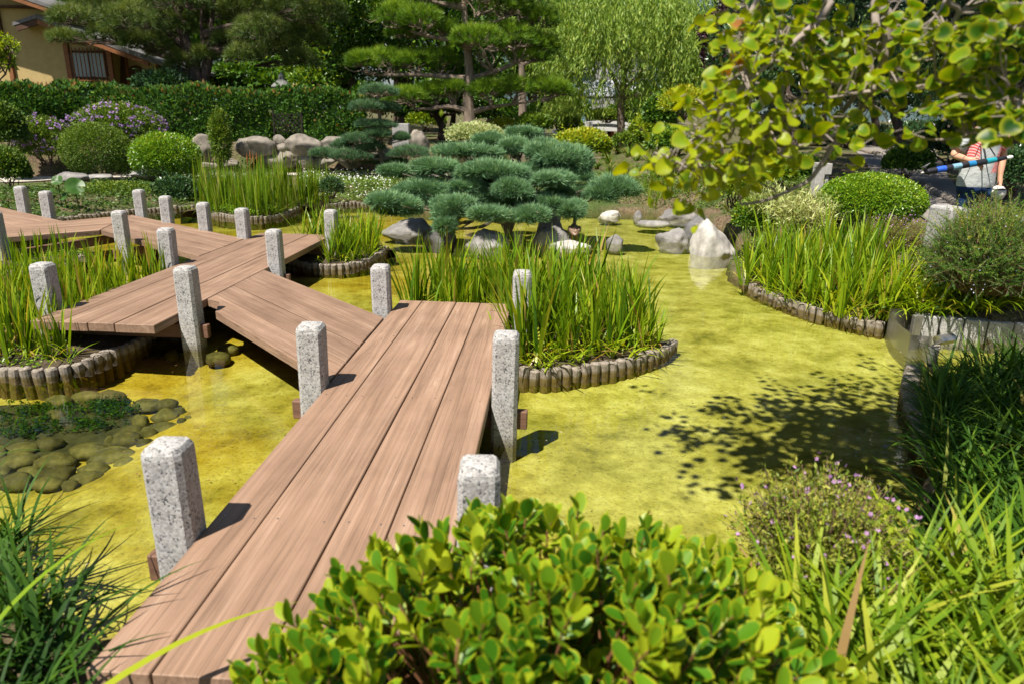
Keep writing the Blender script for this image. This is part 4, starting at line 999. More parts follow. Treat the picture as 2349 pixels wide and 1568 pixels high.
M_plum = leaf_mat('purple leaf', [(0, (0.012, 0.006, 0.010)), (.6, (0.045, 0.018, 0.03)), (1, (.11, .04, .055))], .25, (1.2, 1, 1), .4, .4)
M_hedge = leaf_mat('hedge leaf', [(0, (0.016, 0.055, 0.010)), (.5, (0.055, 0.14, 0.020)), (.82, (.17, .29, .035)), (.90, (.22, .17, .04)), (1, (.30, .11, .04))], .25, (1.2, 1.1, .5), .30, .5)
M_cream = leaf_mat('cream edged leaf', [(0, (0.12, 0.20, 0.05)), (.5, (0.38, 0.44, 0.17)), (1, (.62, .62, .36))], .3, (1.1, 1.1, .6), .45, .3)
M_lilac = leaf_mat('lilac petals', [(0, (.28, .16, .38)), (1, (.44, .29, .52))], .3, (1, 1, 1), .6, .2)

def dome(buf, c, r3, n, size, seed, tone=(.45, .2), low=-.35, depth=.3, amp=.18, asp=.55, tmpl=None, topb=.25, up=.5, k=6):
    r = np.random.default_rng(seed); d = randdir(n * 4, r); d = d[d[:, 2] > low][:n]; m = len(d)
    rr = (1 - depth * r.random(m) ** 1.7) * (1 + amp * lump(d, seed, k))
    pos = np.asarray(c) + d * np.asarray(r3) * rr[:, None]
    ax = unit(d * .8 + randdir(m, r) * .8 + [0, 0, up * .6]); nm = unit(d + randdir(m, r) * .7 + [0, 0, up])
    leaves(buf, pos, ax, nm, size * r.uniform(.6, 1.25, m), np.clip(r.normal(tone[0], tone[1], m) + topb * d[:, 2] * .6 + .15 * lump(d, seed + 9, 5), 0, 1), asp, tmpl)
def core(buf, c, r3, k=.62):                    # dark inner mass of twigs and old leaves
    pass
def bush(label, c, r3, n, size, mat, seed, cat='shrub', name='shrub', stems=9, shoots=.035, **kw):
    c = np.array(c, float); r3 = np.array(r3, float); b, st = Buf(), Buf(); r = np.random.default_rng(seed)
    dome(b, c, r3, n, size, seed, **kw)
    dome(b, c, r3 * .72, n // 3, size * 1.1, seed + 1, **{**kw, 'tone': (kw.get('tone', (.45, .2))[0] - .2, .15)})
    for j in range(int(n * shoots / 6)):          # stray shoots break the outline
        d = randdir(1, r)[0]; d[2] = abs(d[2]) * .8 + .1; d = unit(d); p0 = c + d * r3 * .95; ax = unit(d + [0, 0, .7] + r.normal(size=3) * .3); m_ = 6; q = p0 + ax * (np.linspace(0, 1, m_)[:, None] * size * r.uniform(1.2, 2.6))
        leaves(b, q, unit(randdir(m_, r) + ax), unit(randdir(m_, r) + [0, 0, .5]), size * r.uniform(.6, 1.0, m_), np.clip(r.normal(.65, .15, m_), 0, 1), kw.get('asp', .55))
    root = np.array([c[0], c[1], c[2] - r3[2] * .9])
    for j in range(stems):
        q = c + randdir(1, r)[0] * r3 * .7; q[2] = max(q[2], c[2] - r3[2] * .2); tube(st, wander(root + r.normal(size=3) * [.1, .1, 0] * r3[0], q, 5, .05 * r3[0], r), np.linspace(.03, .008, 5) * max(.5, r3[0]), 5)
    e = empty(name, root, label, cat); b.build('foliage', mat, e, off=root); st.build('stems', M_barkdark, e, off=root); return e
def bushq(label, u, v, ru, rv, Y, n, size, mat, seed, dep=.85, **kw):
    c = at(u, v, Y); return bush(label, c, (ru * Y / FQ, ru * Y / FQ * dep, rv * Y / FQ), n, size, mat, seed, **kw)
def tree(label, base, top, crown, n, size, mat, bark, seed, name='tree', r0=.2, cat='tree', tone=(.45, .2), **kw):
    """crown: list of (center, radius xyz)"""
    r = np.random.default_rng(seed); base = np.array(base, float); top = np.array(top, float); b, st = Buf(), Buf()
    T = wander(base, top, 7, .12, r); tube(st, T, np.linspace(r0, r0 * .35, 7), 8)
    tot = sum(np.prod(np.array(q[1])) ** .667 for q in crown)
    for k, (c, r3) in enumerate(crown):
        c = np.array(c, float); r3 = np.array(r3, float)
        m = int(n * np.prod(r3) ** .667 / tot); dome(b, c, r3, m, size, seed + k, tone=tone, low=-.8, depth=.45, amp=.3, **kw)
        tube(st, wander(T[r.integers(3, 6)], c, 6, .15, r), np.linspace(r0 * .4, .02, 6), 5)
        for j in range(4): tube(st, wander(c, c + randdir(1, r)[0] * r3 * .8, 4, .1, r), np.linspace(.03, .01, 4), 4)
    e = empty(name, base, label, cat); b.build('crown', mat, e, off=base); st.build('trunk', bark, e, off=base); return e
def treeq(label, bu, bv, Y, blobs, n, size, mat, bark, seed, dep=.8, **kw):
    base = at(bu, bv, Y); base[2] = gzp(base[0], Y) - .1
    cr = [(at(u, v, Y + dy), (ru * Y / FQ, ru * Y / FQ * dep, rv * Y / FQ)) for u, v, ru, rv, dy in blobs]
    top = cr[0][0]; return tree(label, base, top, cr, n, size, mat, bark, seed, **kw)

treeq('dense evergreen tree between the dark pine and the cloud pruned pine', 800, 220, 33, [(800, 70, 75, 60, 0), (745, 140, 60, 45, -.5), (850, 150, 55, 45, .5), (820, -20, 90, 60, 0), (890, 60, 50, 60, .8), (760, 20, 60, 50, -1), (720, 190, 50, 28, -1)], 15000, .20, M_b1, M_barkdark, 201, tone=(.5, .22), topb=.5)
treeq('bright evergreen tree crown behind the upper pads of the cloud pruned pine', 930, 230, 38, [(940, 30, 90, 60, 0), (880, -20, 80, 50, 0), (1010, 0, 90, 60, 1), (1000, 110, 70, 50, 1), (1080, 120, 60, 60, 2), (960, 150, 70, 40, 0)], 12000, .22, M_b1, M_barkdark, 202, tone=(.55, .22), topb=.5)
treeq('low dark tree with forked trunk behind the cloud pruned pine', 1012, 310, 29, [(1010, 215, 55, 28, 0), (955, 230, 50, 28, -.3), (1070, 225, 50, 26, .3), (900, 240, 40, 28, 0), (1110, 250, 40, 22, .6), (850, 225, 45, 30, .5)], 8000, .17, M_b1, M_barkdark, 203, tone=(.30, .2))
bushq('golden green shrub glowing behind the forked trunks', 978, 275, 42, 26, 32, 1500, .15, M_b2, 204)
for k, (u, v, ru, rv, Y_, m_, tn, lab) in enumerate([
    (330, 60, 130, 90, 42, M_b1, .55, 'bright green tree behind the roof of the ochre house'), (520, 80, 120, 90, 40, M_b2, .38, 'yellow green tree glimpsed behind the dark pine stems'), (660, 90, 110, 100, 44, M_b1, .5, 'green tree beyond the right side of the dark pine'),
    (600, 170, 90, 40, 36, M_b1, .25, 'dark understorey tree behind the hedge'), (700, 185, 60, 40, 34, M_yew, .5, 'olive shrub like tree behind the hedge'), (420, 185, 60, 34, 33, M_b2, .35, 'light green tree seen through the veranda posts'),
    (1120, 60, 110, 110, 48, M_b1, .45, 'green tree far behind the cloud pruned pine'), (60, -30, 160, 60, 46, M_b1, .35, 'tree above the ridge of the ochre house')]):
    treeq(lab, u, 240, Y_, [(u, v, ru * .6, rv * .6, 0), (u - ru * .5, v + rv * .25, ru * .5, rv * .5, .5), (u + ru * .5, v + rv * .2, ru * .5, rv * .5, -.5), (u, v - rv * .5, ru * .6, rv * .5, 0)], 6500, .24, m_, M_barkdark, 210 + k, tone=(tn, .22), topb=.4)

# pepper tree with hanging foliage
def weeping(label, base, trunk, limbs, strands, mat, bark, seed, name='pepper_tree', L=(.7, 1.5), nl=13, size=.17, r0=.17, tone=.55, pods=None):
    r = np.random.default_rng(seed); base = np.array(base); fol, st, pd = Buf(), Buf(), Buf()
    T = smooth_path(trunk, 5); tube(st, T, np.linspace(r0, r0 * .5, len(T)), 9)
    for l in limbs:
        Q = smooth_path(l, 5); tube(st, Q, np.linspace(r0 * .55, .02, len(Q)), 6)
    n = len(strands); Ln = r.uniform(*L, n); az = r.uniform(0, 6.28, n)
    for i in range(nl):
        t_ = (i + .5) / nl
        out_ = np.stack([np.cos(az), np.sin(az), 0 * az], 1) * (.28 * np.sin(t_ * 1.6) * Ln)[:, None]
        pos = strands + out_ - np.array([0, 0, 1.]) * (Ln * (t_ - .15 * np.sin(t_ * 3.1)))[:, None] + r.normal(size=(n, 3)) * .03
        d = unit(np.array([0, 0, -1.]) + randdir(n, r) * .55 + np.stack([np.cos(az), np.sin(az), 0 * az], 1) * .3)
        leaves(fol, pos, d, randdir(n, r) + [0, -.4, .5], size * r.uniform(.7, 1.3, n), np.clip(tone + r.normal(size=n) * .2, 0, 1), .2)
    e = empty(name, base, label, 'tree'); fol.build('crown', mat, e, off=base); st.build('trunk', bark, e, off=base); return e
M_pep = leaf_mat('pepper tree leaflets', [(0, (0.07, 0.15, 0.018)), (.5, (0.21, 0.325, 0.045)), (.85, (.36, .46, .075)), (1, (.46, .49, .10))], .4, (1.2, 1.15, .5), .45, .3)
M_pepd = leaf_mat('shaded pepper tree leaflets', [(0, (0.02, 0.06, 0.014)), (.5, (0.055, 0.12, 0.028)), (1, (.14, .22, .05))], .3, (1.2, 1.15, .5), .45, .3)  # darker copy of the pepper leaflets, shade put into the colour
Y = 37.0; s_ = Y / FQ; r_ = np.random.default_rng(230)
S_ = []
for u, v, ru, rv, n in [(1425, 30, 170, 60, 1100), (1330, 60, 85, 80, 620), (1520, 60, 95, 90, 700), (1290, 130, 55, 70, 300), (1590, 130, 55, 80, 340), (1420, -40, 200, 50, 600), (1430, 120, 50, 30, 40), (1375, 190, 60, 30, 60), (1490, 190, 60, 34, 110), (1560, 205, 40, 30, 90), (1310, 205, 30, 18, 40), (1630, 90, 40, 70, 150)]:
    P = np.stack([u + ru * r_.normal(size=n) * .6, v + rv * r_.normal(size=n) * .6], 1); dy = r_.normal(size=n) * 1.5
    S_ += [A(a, b_, c_) for (a, b_), c_ in zip(P, dy)]
S_ = np.array(S_)
g0 = A(1425, 350); g0[2] = gzp(g0[0], g0[1]) - .1
weeping('light green pepper tree with drooping feathery foliage in front of the pavilion', g0, [g0, A(1425, 320), A(1424, 260), A(1427, 215), A(1432, 170), A(1425, 110)],
        [[A(1427, 215), A(1405, 175), A(1390, 150), A(1350, 120)], [A(1428, 210), A(1465, 175), A(1480, 150), A(1530, 110)], [A(1432, 170), A(1450, 120), A(1470, 60), A(1500, 0)], [A(1428, 150), A(1400, 90), A(1370, 40)], [A(1424, 225), A(1510, 215), A(1560, 240)]],
        S_, M_pep, M_bark, 231, L=(.7, 1.6), size=.24, r0=.24, nl=14)

# right hand background: dark trees over the path
for k, (bu, Y_, blobs, m_, tn, sz, n, lab) in enumerate([
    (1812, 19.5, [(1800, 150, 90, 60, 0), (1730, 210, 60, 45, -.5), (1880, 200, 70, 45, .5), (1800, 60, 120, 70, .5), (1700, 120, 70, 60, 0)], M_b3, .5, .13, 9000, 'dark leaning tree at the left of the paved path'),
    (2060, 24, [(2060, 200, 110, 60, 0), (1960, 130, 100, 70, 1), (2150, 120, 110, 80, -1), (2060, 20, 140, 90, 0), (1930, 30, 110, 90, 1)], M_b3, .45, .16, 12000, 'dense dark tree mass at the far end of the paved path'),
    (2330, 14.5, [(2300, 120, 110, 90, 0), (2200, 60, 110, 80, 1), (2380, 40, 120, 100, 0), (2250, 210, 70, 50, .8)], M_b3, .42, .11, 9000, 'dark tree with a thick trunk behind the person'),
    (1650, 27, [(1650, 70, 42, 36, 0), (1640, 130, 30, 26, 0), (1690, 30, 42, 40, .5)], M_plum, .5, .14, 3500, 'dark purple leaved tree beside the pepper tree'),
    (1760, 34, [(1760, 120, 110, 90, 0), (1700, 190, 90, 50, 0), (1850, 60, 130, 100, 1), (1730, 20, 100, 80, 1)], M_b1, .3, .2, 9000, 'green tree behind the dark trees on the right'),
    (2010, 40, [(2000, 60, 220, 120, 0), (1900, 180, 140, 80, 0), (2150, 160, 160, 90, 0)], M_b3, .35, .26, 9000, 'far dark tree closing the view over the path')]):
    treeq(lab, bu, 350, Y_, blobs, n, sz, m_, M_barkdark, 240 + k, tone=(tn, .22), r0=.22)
for k, (bx_, by_, blobs, lab) in enumerate([
    (8.9, 9.6, [((6.0, 10.6, 7.2), (1.6, 1.6, .8)), ((6.9, 12.6, 7.4), (1.9, 2.0, .9))], 'slim tall tree right of the person whose crown stands above the photo'),
    (10.6, 13.0, [((6.8, 15.0, 7.4), (1.8, 1.8, .9)), ((8.6, 13.0, 7.0), (2.0, 2.2, 1.0)), ((7.2, 15.5, 7.6), (2.0, 2.2, 1.0)), ((10.5, 15.0, 7.4), (2.2, 2.2, 1.1))], 'tall tree at the right whose crown stands above the photo and shades the path'),
    (12.6, 20.0, [((7.6, 17.6, 7.8), (1.8, 1.8, .9)), ((9.2, 20.5, 8.0), (2.2, 2.0, .9)), ((10.4, 26.5, 8.6), (2.4, 2.4, 1.0)), ((9.0, 18.5, 8.2), (2.4, 2.4, 1.2)), ((12.0, 19.0, 8.4), (2.4, 2.4, 1.2)), ((8.4, 22.5, 8.6), (2.4, 2.4, 1.2)), ((11.8, 23.5, 8.8), (2.6, 2.6, 1.2))], 'tall shade tree standing right of the far stretch of the path')]):
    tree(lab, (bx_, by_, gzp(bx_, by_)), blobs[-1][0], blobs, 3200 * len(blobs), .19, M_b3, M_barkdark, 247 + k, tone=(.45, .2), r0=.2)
for k, (u, v, ru, rv, Y_, m_, tn, lab) in enumerate([
    (250, 150, 120, 60, 37, M_b1, .25, 'dark tree filling the gap behind the house and the dark pine'), (560, 185, 130, 36, 34, M_b1, .3, 'row of dark shrubs behind the hedge, left part'), (760, 205, 80, 30, 35, M_b1, .35, 'row of dark shrubs behind the hedge, right part'),
    (480, 20, 200, 80, 52, M_b1, .4, 'tall green tree far behind the dark pine'), (760, 60, 200, 110, 54, M_b1, .35, 'tall dark tree far behind the dense evergreen'), (1040, 200, 120, 60, 44, M_b1, .4, 'green tree low behind the cloud pruned pine'),
    (1220, 110, 80, 120, 52, M_b1, .4, 'green tree between the two pines and the pepper tree'), (1330, 60, 120, 110, 66, M_b1, .5, 'green tree far behind the pepper tree, left'), (1540, 110, 110, 130, 66, M_b1, .45, 'green tree far behind the pepper tree, right'), (1480, 250, 90, 40, 52, M_b1, .4, 'green shrubs beyond the right end of the white bridge'), (1280, 240, 70, 36, 56, M_b1, .4, 'green shrubs beyond the left end of the white bridge'),
    (1900, 120, 200, 140, 50, M_b3, .4, 'dark tree wall far behind the path, left'), (2200, 130, 220, 160, 46, M_b3, .4, 'dark tree wall far behind the path, right')]):
    treeq(lab, u, 260, Y_, [(u, v, ru * .6, rv * .6, 0), (u - ru * .5, v + rv * .25, ru * .5, rv * .55, .5), (u + ru * .5, v + rv * .2, ru * .5, rv * .55, -.5), (u, v - rv * .5, ru * .6, rv * .5, 0), (u - ru * .2, v + rv * .6, ru * .6, rv * .4, 0)], 6500, .27, m_, M_barkdark, 340 + k, tone=(tn, .22), topb=.4)
Y = 15.5; r_ = np.random.default_rng(250); S_ = []
for u, v, ru, rv, n in [(2160, 120, 120, 60, 260), (2050, 60, 120, 60, 220), (2280, 90, 90, 80, 180), (2150, 190, 60, 30, 60)]:
    P = np.stack([u + ru * r_.normal(size=n) * .6, v + rv * r_.normal(size=n) * .6], 1); dy = r_.normal(size=n) * .8; S_ += [A(a, b_, c_) for (a, b_), c_ in zip(P, dy)]
g0 = at(2245, 400, 15.5); g0[2] = gzp(g0[0], 15.5) - .1
weeping('dark pepper tree hanging over the path above the person', g0, [g0, A(2235, 330), A(2225, 230), A(2215, 120), A(2190, 20)], [[A(2225, 220), A(2150, 130), A(2060, 80)], [A(2220, 150), A(2290, 80)], [A(2200, 80), A(2120, 20)]], np.array(S_), M_pepd, M_barkdark, 251, L=(.4, .8), size=.085, nl=14, r0=.16, tone=.5)

# ---- tall crowns behind the garden, mirrored dark in the pond
for k, (x, y, hgt, lab) in enumerate([(-24, 36, 19, 'very tall dark tree behind the ochre house'), (-15, 40, 21, 'very tall dark tree behind the dark spreading pine'), (-6, 38, 20, 'very tall dark tree behind the dense evergreen'), (-2, 56, 20, 'very tall dark tree left of the pepper tree, far back'), (-33, 30, 17, 'very tall dark tree left of the ochre house')]):
    r_ = np.random.default_rng(380 + k); bl = [((x + r_.normal() * 2, y + r_.normal() * 1.5, z), (3.6, 3.2, 2.4)) for z in np.linspace(6.5, hgt, 7)]
    tree(lab, (x, y, gzp(x, y)), bl[-1][0], bl, 9000, .42, M_b1, M_barkdark, 380 + k, tone=(.38, .2), r0=.4)
# ---- hedge with reddish tips
def hedge(label, path, hgt, wid, n, seed, size=.15):
    r = np.random.default_rng(seed); b, st = Buf(), Buf(); P = smooth_path(path, 8); seg = np.linalg.norm(np.diff(P, axis=0), axis=1); cs = np.concatenate([[0], np.cumsum(seg)])
    q = r.uniform(0, cs[-1], n); c = np.stack([np.interp(q, cs, P[:, k]) for k in range(3)], 1)
    tg = np.stack([np.interp(q, cs, np.gradient(P[:, k]) / np.maximum(np.linalg.norm(np.gradient(P, axis=0), axis=1), 1e-6)) for k in range(2)], 1); nr = np.stack([tg[:, 1], -tg[:, 0]], 1)
    face = r.random(n); x = np.where(face < .62, 1, np.where(face < .9, r.uniform(-1, 1, n), -1)); zt = np.where((face >= .62) & (face < .9), 1.0, r.random(n))
    bump = 1 + .14 * np.sin(q * 1.1 + 1) * np.sin(zt * 4 + q * .6) + .10 * np.sin(q * 3.1) * np.cos(zt * 7)
    x = x * (wid / 2) * bump * (1 - .22 * zt ** 3) - np.sign(x) * .12 * r.random(n) ** 2; z = zt * hgt * (1 + .05 * np.sin(q * 1.7) + .04 * np.sin(q * 4.3)) + r.normal(size=n) * .05
    pos = np.stack([c[:, 0] + nr[:, 0] * x, c[:, 1] + nr[:, 1] * x, c[:, 2] + z], 1)
    od = np.stack([nr[:, 0] * np.sign(x), nr[:, 1] * np.sign(x), .3 + 1.2 * (zt > .93)], 1)
    t_ = np.clip(r.normal(.45, .17, n), 0, .82); red = (zt > .95) & (r.random(n) < .16) | (r.random(n) < .012); t_[red] = r.uniform(.86, 1, red.sum())
    leaves(b, pos, unit(od * .5 + randdir(n, r) * .8 + [0, 0, .45]), unit(od + randdir(n, r) * .6), size * r.uniform(.6, 1.2, n), t_, .5, LEAF6)
    for k in range(0, len(P), 2):
        for j in range(2): tube(st, wander(P[k] + [r.normal() * .1, r.normal() * .1, 0], P[k] + [r.normal() * .3, r.normal() * .2, hgt * .85], 4, .08, r), [.03, .025, .015, .008], 5)
    e = empty('hedge', P[0], label, 'hedge'); b.build('foliage', M_hedge, e, off=P[0]); st.build('stems', M_barkdark, e, off=P[0]); return e
hp = [at(u, v, Y_) for u, v, Y_ in [(150, 312, 24.6), (330, 312, 24.6), (500, 314, 24.5), (680, 316, 24.6), (845, 318, 24.8)]]
for p in hp: p[2] = gzp(p[0], p[1]) - .05
hedge('long clipped dark hedge with reddish tips above the rock wall', hp, at(500, 212, 24.0)[2] - hp[2][2], 1.3, 26000, 261)
hp = [at(u, v, Y_) for u, v, Y_ in [(-90, 300, 21.6), (60, 300, 22.2), (215, 300, 23.0)]]
for p in hp: p[2] = gzp(p[0], p[1]) - .05
hedge('shorter hedge with bronze new leaves in front of the ochre house', hp, at(100, 208, 22.0)[2] - hp[1][2], 1.6, 13000, 262, .16)
bushq('dark glossy round shrub behind the hedge below the dark pine', 372, 196, 58, 30, 26, 2600, .14, M_b3, 263, tone=(.5, .22))

# ---- shrubs on the left bank
bushq('dome clipped dark yew like shrub on the left bank', 222, 348, 74, 62, 18.6, 15000, .055, M_yew, 271, low=-.75, amp=.07, depth=.2, tone=(.5, .2), asp=.4)
bushq('dome clipped bright small leaved shrub beside the yew like dome', 380, 362, 76, 52, 18.4, 11000, .060, M_box, 272, low=-.7, amp=.10, depth=.25, tone=(.5, .2))
def flower_bush(label, u, v, ru, rv, Y, n, seed, nf):
    c = at(u, v, Y); r3 = np.array([ru * Y / FQ, ru * Y / FQ * .8, rv * Y / FQ]); e = bush(label, c, r3, n, .075, M_yew, seed, name='flowering_shrub', low=-.5, amp=.2, tone=(.5, .2))
    root = np.array([c[0], c[1], c[2] - r3[2] * .9])
    r = np.random.default_rng(seed + 5); d = randdir(nf * 3, r); d = d[d[:, 2] > -.35][:nf]; pos = c + d * r3 * (1.03 + .2 * lump(d, seed, 6))[:, None] * r.uniform(.93, 1.06, (len(d), 1))
    fl = Buf()
    for j in range(6): leaves(fl, pos + r.normal(size=pos.shape) * .02, randdir(len(d), r), unit(d + randdir(len(d), r) * .4), .058, r.random(len(d)), .9)
    tag(fl.build('flowers', M_lilac, e, off=root), kind='stuff')
flower_bush('lilac flowered trailing shrub at the far left, beside the yew like dome', 100, 328, 62, 56, 19.6, 4500, 273, 150)
flower_bush('lilac flowered shrub spreading behind the two clipped domes', 272, 292, 92, 48, 20.4, 7000, 274, 200)
bushq('dark conifer like shrub cut by the left edge of the photo', 8, 300, 46, 62, 18.5, 7000, .07, M_yew, 275, tone=(.25, .18))
bushq('low dark shrub at the left edge behind the footbridge', 18, 392, 46, 48, 16.6, 4500, .07, M_yew, 276, tone=(.35, .22))
bushq('small low shrub with glossy leaves below the bright dome', 405, 440, 52, 34, 16.9, 2600, .075, M_b3, 277, tone=(.6, .2))
bushq('soft fine leaved low shrub behind the left footbridge posts', 270, 448, 88, 30, 16.6, 6000, .05, M_yew, 278, tone=(.55, .2), amp=.2)
bushq('fern like tall plant against the rock wall', 505, 318, 20, 56, 21.4, 2600, .13, M_yew, 279, tone=(.6, .2), asp=.2, low=-.95, amp=.4)
bushq('low white dusted plant at the water edge beside the reed island', 760, 432, 26, 26, 16.4, 1500, .05, M_b3, 280, tone=(.6, .2))
# lotus leaves
M_lotus = leaf_mat('lotus leaf', [(0, (.025, .08, .015)), (1, (.07, .16, .025))], .35, (1.2, 1.2, .5), .4, .3)
for k, (u, v, rr) in enumerate([(132, 415, 22), (172, 428, 34), (148, 452, 17), (128, 476, 20), (160, 486, 26), (118, 440, 15)]):
    c = at(u, v, 14.6); R_ = .6 * rr * 14.6 / FQ; b = Buf(); n = 22; a_ = np.linspace(.12, 6.16, n); q = np.array([np.cos(a_), np.sin(a_), .18 + .10 * np.sin(3 * a_ + k)]).T * R_
    tl = Matrix.Rotation(.9, 3, 'X') @ Matrix.Rotation(.5 * math.sin(k * 2.1), 3, 'Y'); q = q @ np.array(tl).T
    half = q * .55; V = np.vstack([[0, 0, 0], half, q]) + c
    b.add(V, np.array([[0, 1 + j, 2 + j] for j in range(n - 1)]), .5); b.add(V, np.array([[1 + j, 1 + n + j, 2 + n + j, 2 + j] for j in range(n - 1)]), np.r_[.3, np.full(n, .5), np.full(n, .8)])
    tube(b, [c, c - [0, 0, .3], [c[0], c[1], -.4]], .012, 5, .4)
    tag(b.build('lotus_leaf', M_lotus, off=c, loc=c, smooth=True), 'round lotus leaf behind the leftmost footbridge posts', 'lotus leaf', 'lotus leaves by the far left bank')

# ---- middle ground shrubs
bushq('cream variegated shrub below the cloud pruned pine', 1090, 312, 66, 26, 21, 4200, .085, M_cream, 281, tone=(.55, .22))
bushq('dark rounded shrub with yellow green tips right of the juniper', 1335, 335, 62, 36, 18.5, 6500, .085, M_b2, 282, tone=(.42, .22), topb=.9)
bushq('low green mound shrub in front of the white bridge', 1392, 268, 46, 14, 44, 2600, .16, M_yew, 283, tone=(.6, .2))
bushq('feathery light green shrub left of the white bridge', 1285, 270, 44, 34, 41, 2600, .2, M_pep, 284, tone=(.5, .2), asp=.25)
bushq('small olive shrub at the end of the white bridge', 1310, 292, 26, 18, 39, 1300, .15, M_yew, 285, tone=(.6, .2))
bushq('yellow green shrub at the right end of the white bridge', 1490, 300, 44, 34, 33, 2600, .15, M_b2, 286, tone=(.5, .2))
bushq('golden leaved shrub below the purple tree', 1570, 240, 52, 34, 25, 2800, .15, M_b2, 287, tone=(.75, .2), asp=.3)
bushq('dark green shrub behind the golden leaved one', 1520, 265, 40, 46, 28, 2600, .15, M_b1, 288, tone=(.3, .2))
bushq('green shrub at the foot of the golden leaved shrub', 1545, 330, 60, 36, 21.5, 3600, .11, M_b1, 289, tone=(.55, .22))
bushq('low dark shrub at the foot of the second pine trunk', 1225, 285, 40, 22, 26, 1800, .13, M_yew, 290, tone=(.45, .2))
bushq('bright yellow shrub tuft left of the second pine trunk', 1155, 290, 34, 14, 27, 1000, .12, M_b2, 291, tone=(.7, .2))
bushq('dark shrub row behind the second pine trunk', 1160, 262, 70, 26, 33, 3000, .17, M_b1, 292, tone=(.3, .2))
bushq('brownish low shrub under the pepper tree', 1440, 322, 34, 15, 33, 1200, .14, M_yew, 293, tone=(.5, .2))
# right bank shrubs
bushq('yellow green fine leaved shrub behind the pale boulder', 1690, 420, 66, 62, 13.4, 7000, .065, M_b2, 294, tone=(.42, .22), asp=.4)
bushq('leafy green shrub between the pale boulder and the right irises', 1735, 500, 50, 48, 11.0, 5200, .055, M_b1, 295, tone=(.6, .22))
bushq('small shrub at the foot of the leaning trunk by the path', 1790, 400, 36, 34, 15.5, 2600, .06, M_b2, 296, tone=(.35, .2))
bushq('round clipped bright green box bush beside the path', 1997, 462, 116, 60, 10.6, 22000, .036, M_box, 297, low=-.6, amp=.05, depth=.16, tone=(.52, .2), topb=.3)
bushq('shaded shrub left of the concrete light post', 1840, 395, 40, 36, 18.5, 2600, .08, M_b1, 298, tone=(.35, .25))
bushq('low shrub with yellow tips at the right border of the path', 2085, 375, 52, 36, 16.5, 3600, .075, M_b1, 299, tone=(.35, .25))
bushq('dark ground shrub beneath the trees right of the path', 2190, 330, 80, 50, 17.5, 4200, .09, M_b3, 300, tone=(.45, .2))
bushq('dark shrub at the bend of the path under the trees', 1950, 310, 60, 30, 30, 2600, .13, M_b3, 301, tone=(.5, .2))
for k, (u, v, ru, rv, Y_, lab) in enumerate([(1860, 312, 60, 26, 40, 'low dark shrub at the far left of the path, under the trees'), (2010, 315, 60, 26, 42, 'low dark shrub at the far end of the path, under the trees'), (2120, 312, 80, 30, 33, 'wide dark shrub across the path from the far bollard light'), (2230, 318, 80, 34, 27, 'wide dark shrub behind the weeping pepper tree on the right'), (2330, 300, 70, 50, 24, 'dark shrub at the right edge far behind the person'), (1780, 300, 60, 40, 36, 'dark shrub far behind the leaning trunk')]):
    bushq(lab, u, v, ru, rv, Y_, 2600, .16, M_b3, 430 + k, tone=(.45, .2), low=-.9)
bushq('dark shrub right behind the person', 2330, 400, 60, 60, 10.6, 4200, .06, M_b3, 302, tone=(.5, .22))
c = at(2050, 545, 9.2)
twiggy('heath_shrub', c, (.52, .4, .30), 420, 303, 'low heath like shrub with faded pink flowers below the round box bush', 'shrub', M_cup, M_pink, .020, .015, .45, nl=26, tone=(.6, .25))
M_bamboo = leaf_mat('cream striped bamboo leaf', [(0, (.16, .24, .05)), (.5, (.48, .52, .18)), (1, (.70, .68, .36))], .35, (1.1, 1.1, .6), .45, .3)
c = at(1838, 490, 9.9)
twiggy('dwarf_bamboo', c, (.48, .4, .34), 200, 304, 'cream striped dwarf bamboo between the box bush and the right irises', 'bamboo', M_bamboo, None, .10, nl=12, asp=.16, tone=(.55, .25))
c = at(1760, 470, 10.8)
twiggy('dwarf_bamboo', c, (.34, .3, .30), 120, 305, 'cream striped dwarf bamboo left of the larger one, under the redbud branch', 'bamboo', M_bamboo, None, .09, nl=10, asp=.16, tone=(.35, .25))
# rosemary
M_rose = leaf_mat('rosemary needles', [(0, (0.025, 0.080, 0.012)), (.5, (0.080, 0.19, 0.022)), (.85, (.18, .31, .03)), (1, (.36, .38, .03))], .2, (1.2, 1.1, .5), .45, .35)
def rosemary(label, c, r3, n, seed):
    r = np.random.default_rng(seed); c = np.array(c); r3 = np.array(r3); fol, st = Buf(), Buf(); root = c - [0, 0, r3[2] * .95]
    d = randdir(n * 3, r); d = d[d[:, 2] > -.5][:n]
    for k, dd in enumerate(d):
        p0 = c + dd * r3 * r.uniform(.55, .95); ax = unit(dd * .55 + r.normal(size=3) * .5 + [0, 0, .55]); L = r.uniform(.12, .30); m = int(L / .0085)
        t_ = np.linspace(.05, 1, m); cur = unit(randdir(1, r)[0]) * .25
        P = p0 + (ax * L)[None] * t_[:, None] + cur * L * (t_ ** 2)[:, None]
        needle_tufts(fol, P, np.repeat(ax[None], m, 0), .024, 3, np.full(m, np.clip(r.normal(.5, .2) + .2 * dd[2] + (.4 if r.random() < .06 else 0), 0, 1)), r, 1.3, .17)
        tube(st, [root + (p0 - root) * .55, p0, P[-1]], [.004, .003, .001], 4, cap=False)
    fl = Buf(); q = c + d[:170] * r3 * 1.0; leaves(fl, q, randdir(len(q), r), randdir(len(q), r) + [0, -.5, .5], .016, .8, .9)
    e = empty('rosemary_bush', root, label, 'rosemary'); fol.build('foliage', M_rose, e, off=root); st.build('stems', M_twig, e, off=root); tag(fl.build('flowers', M_lil2, e, off=root), kind='stuff')
M_lil2 = plain_mat('pale blue petals', (.52, .54, .72), .6, .2, .1)
c = at(2262, 600, 7.0)
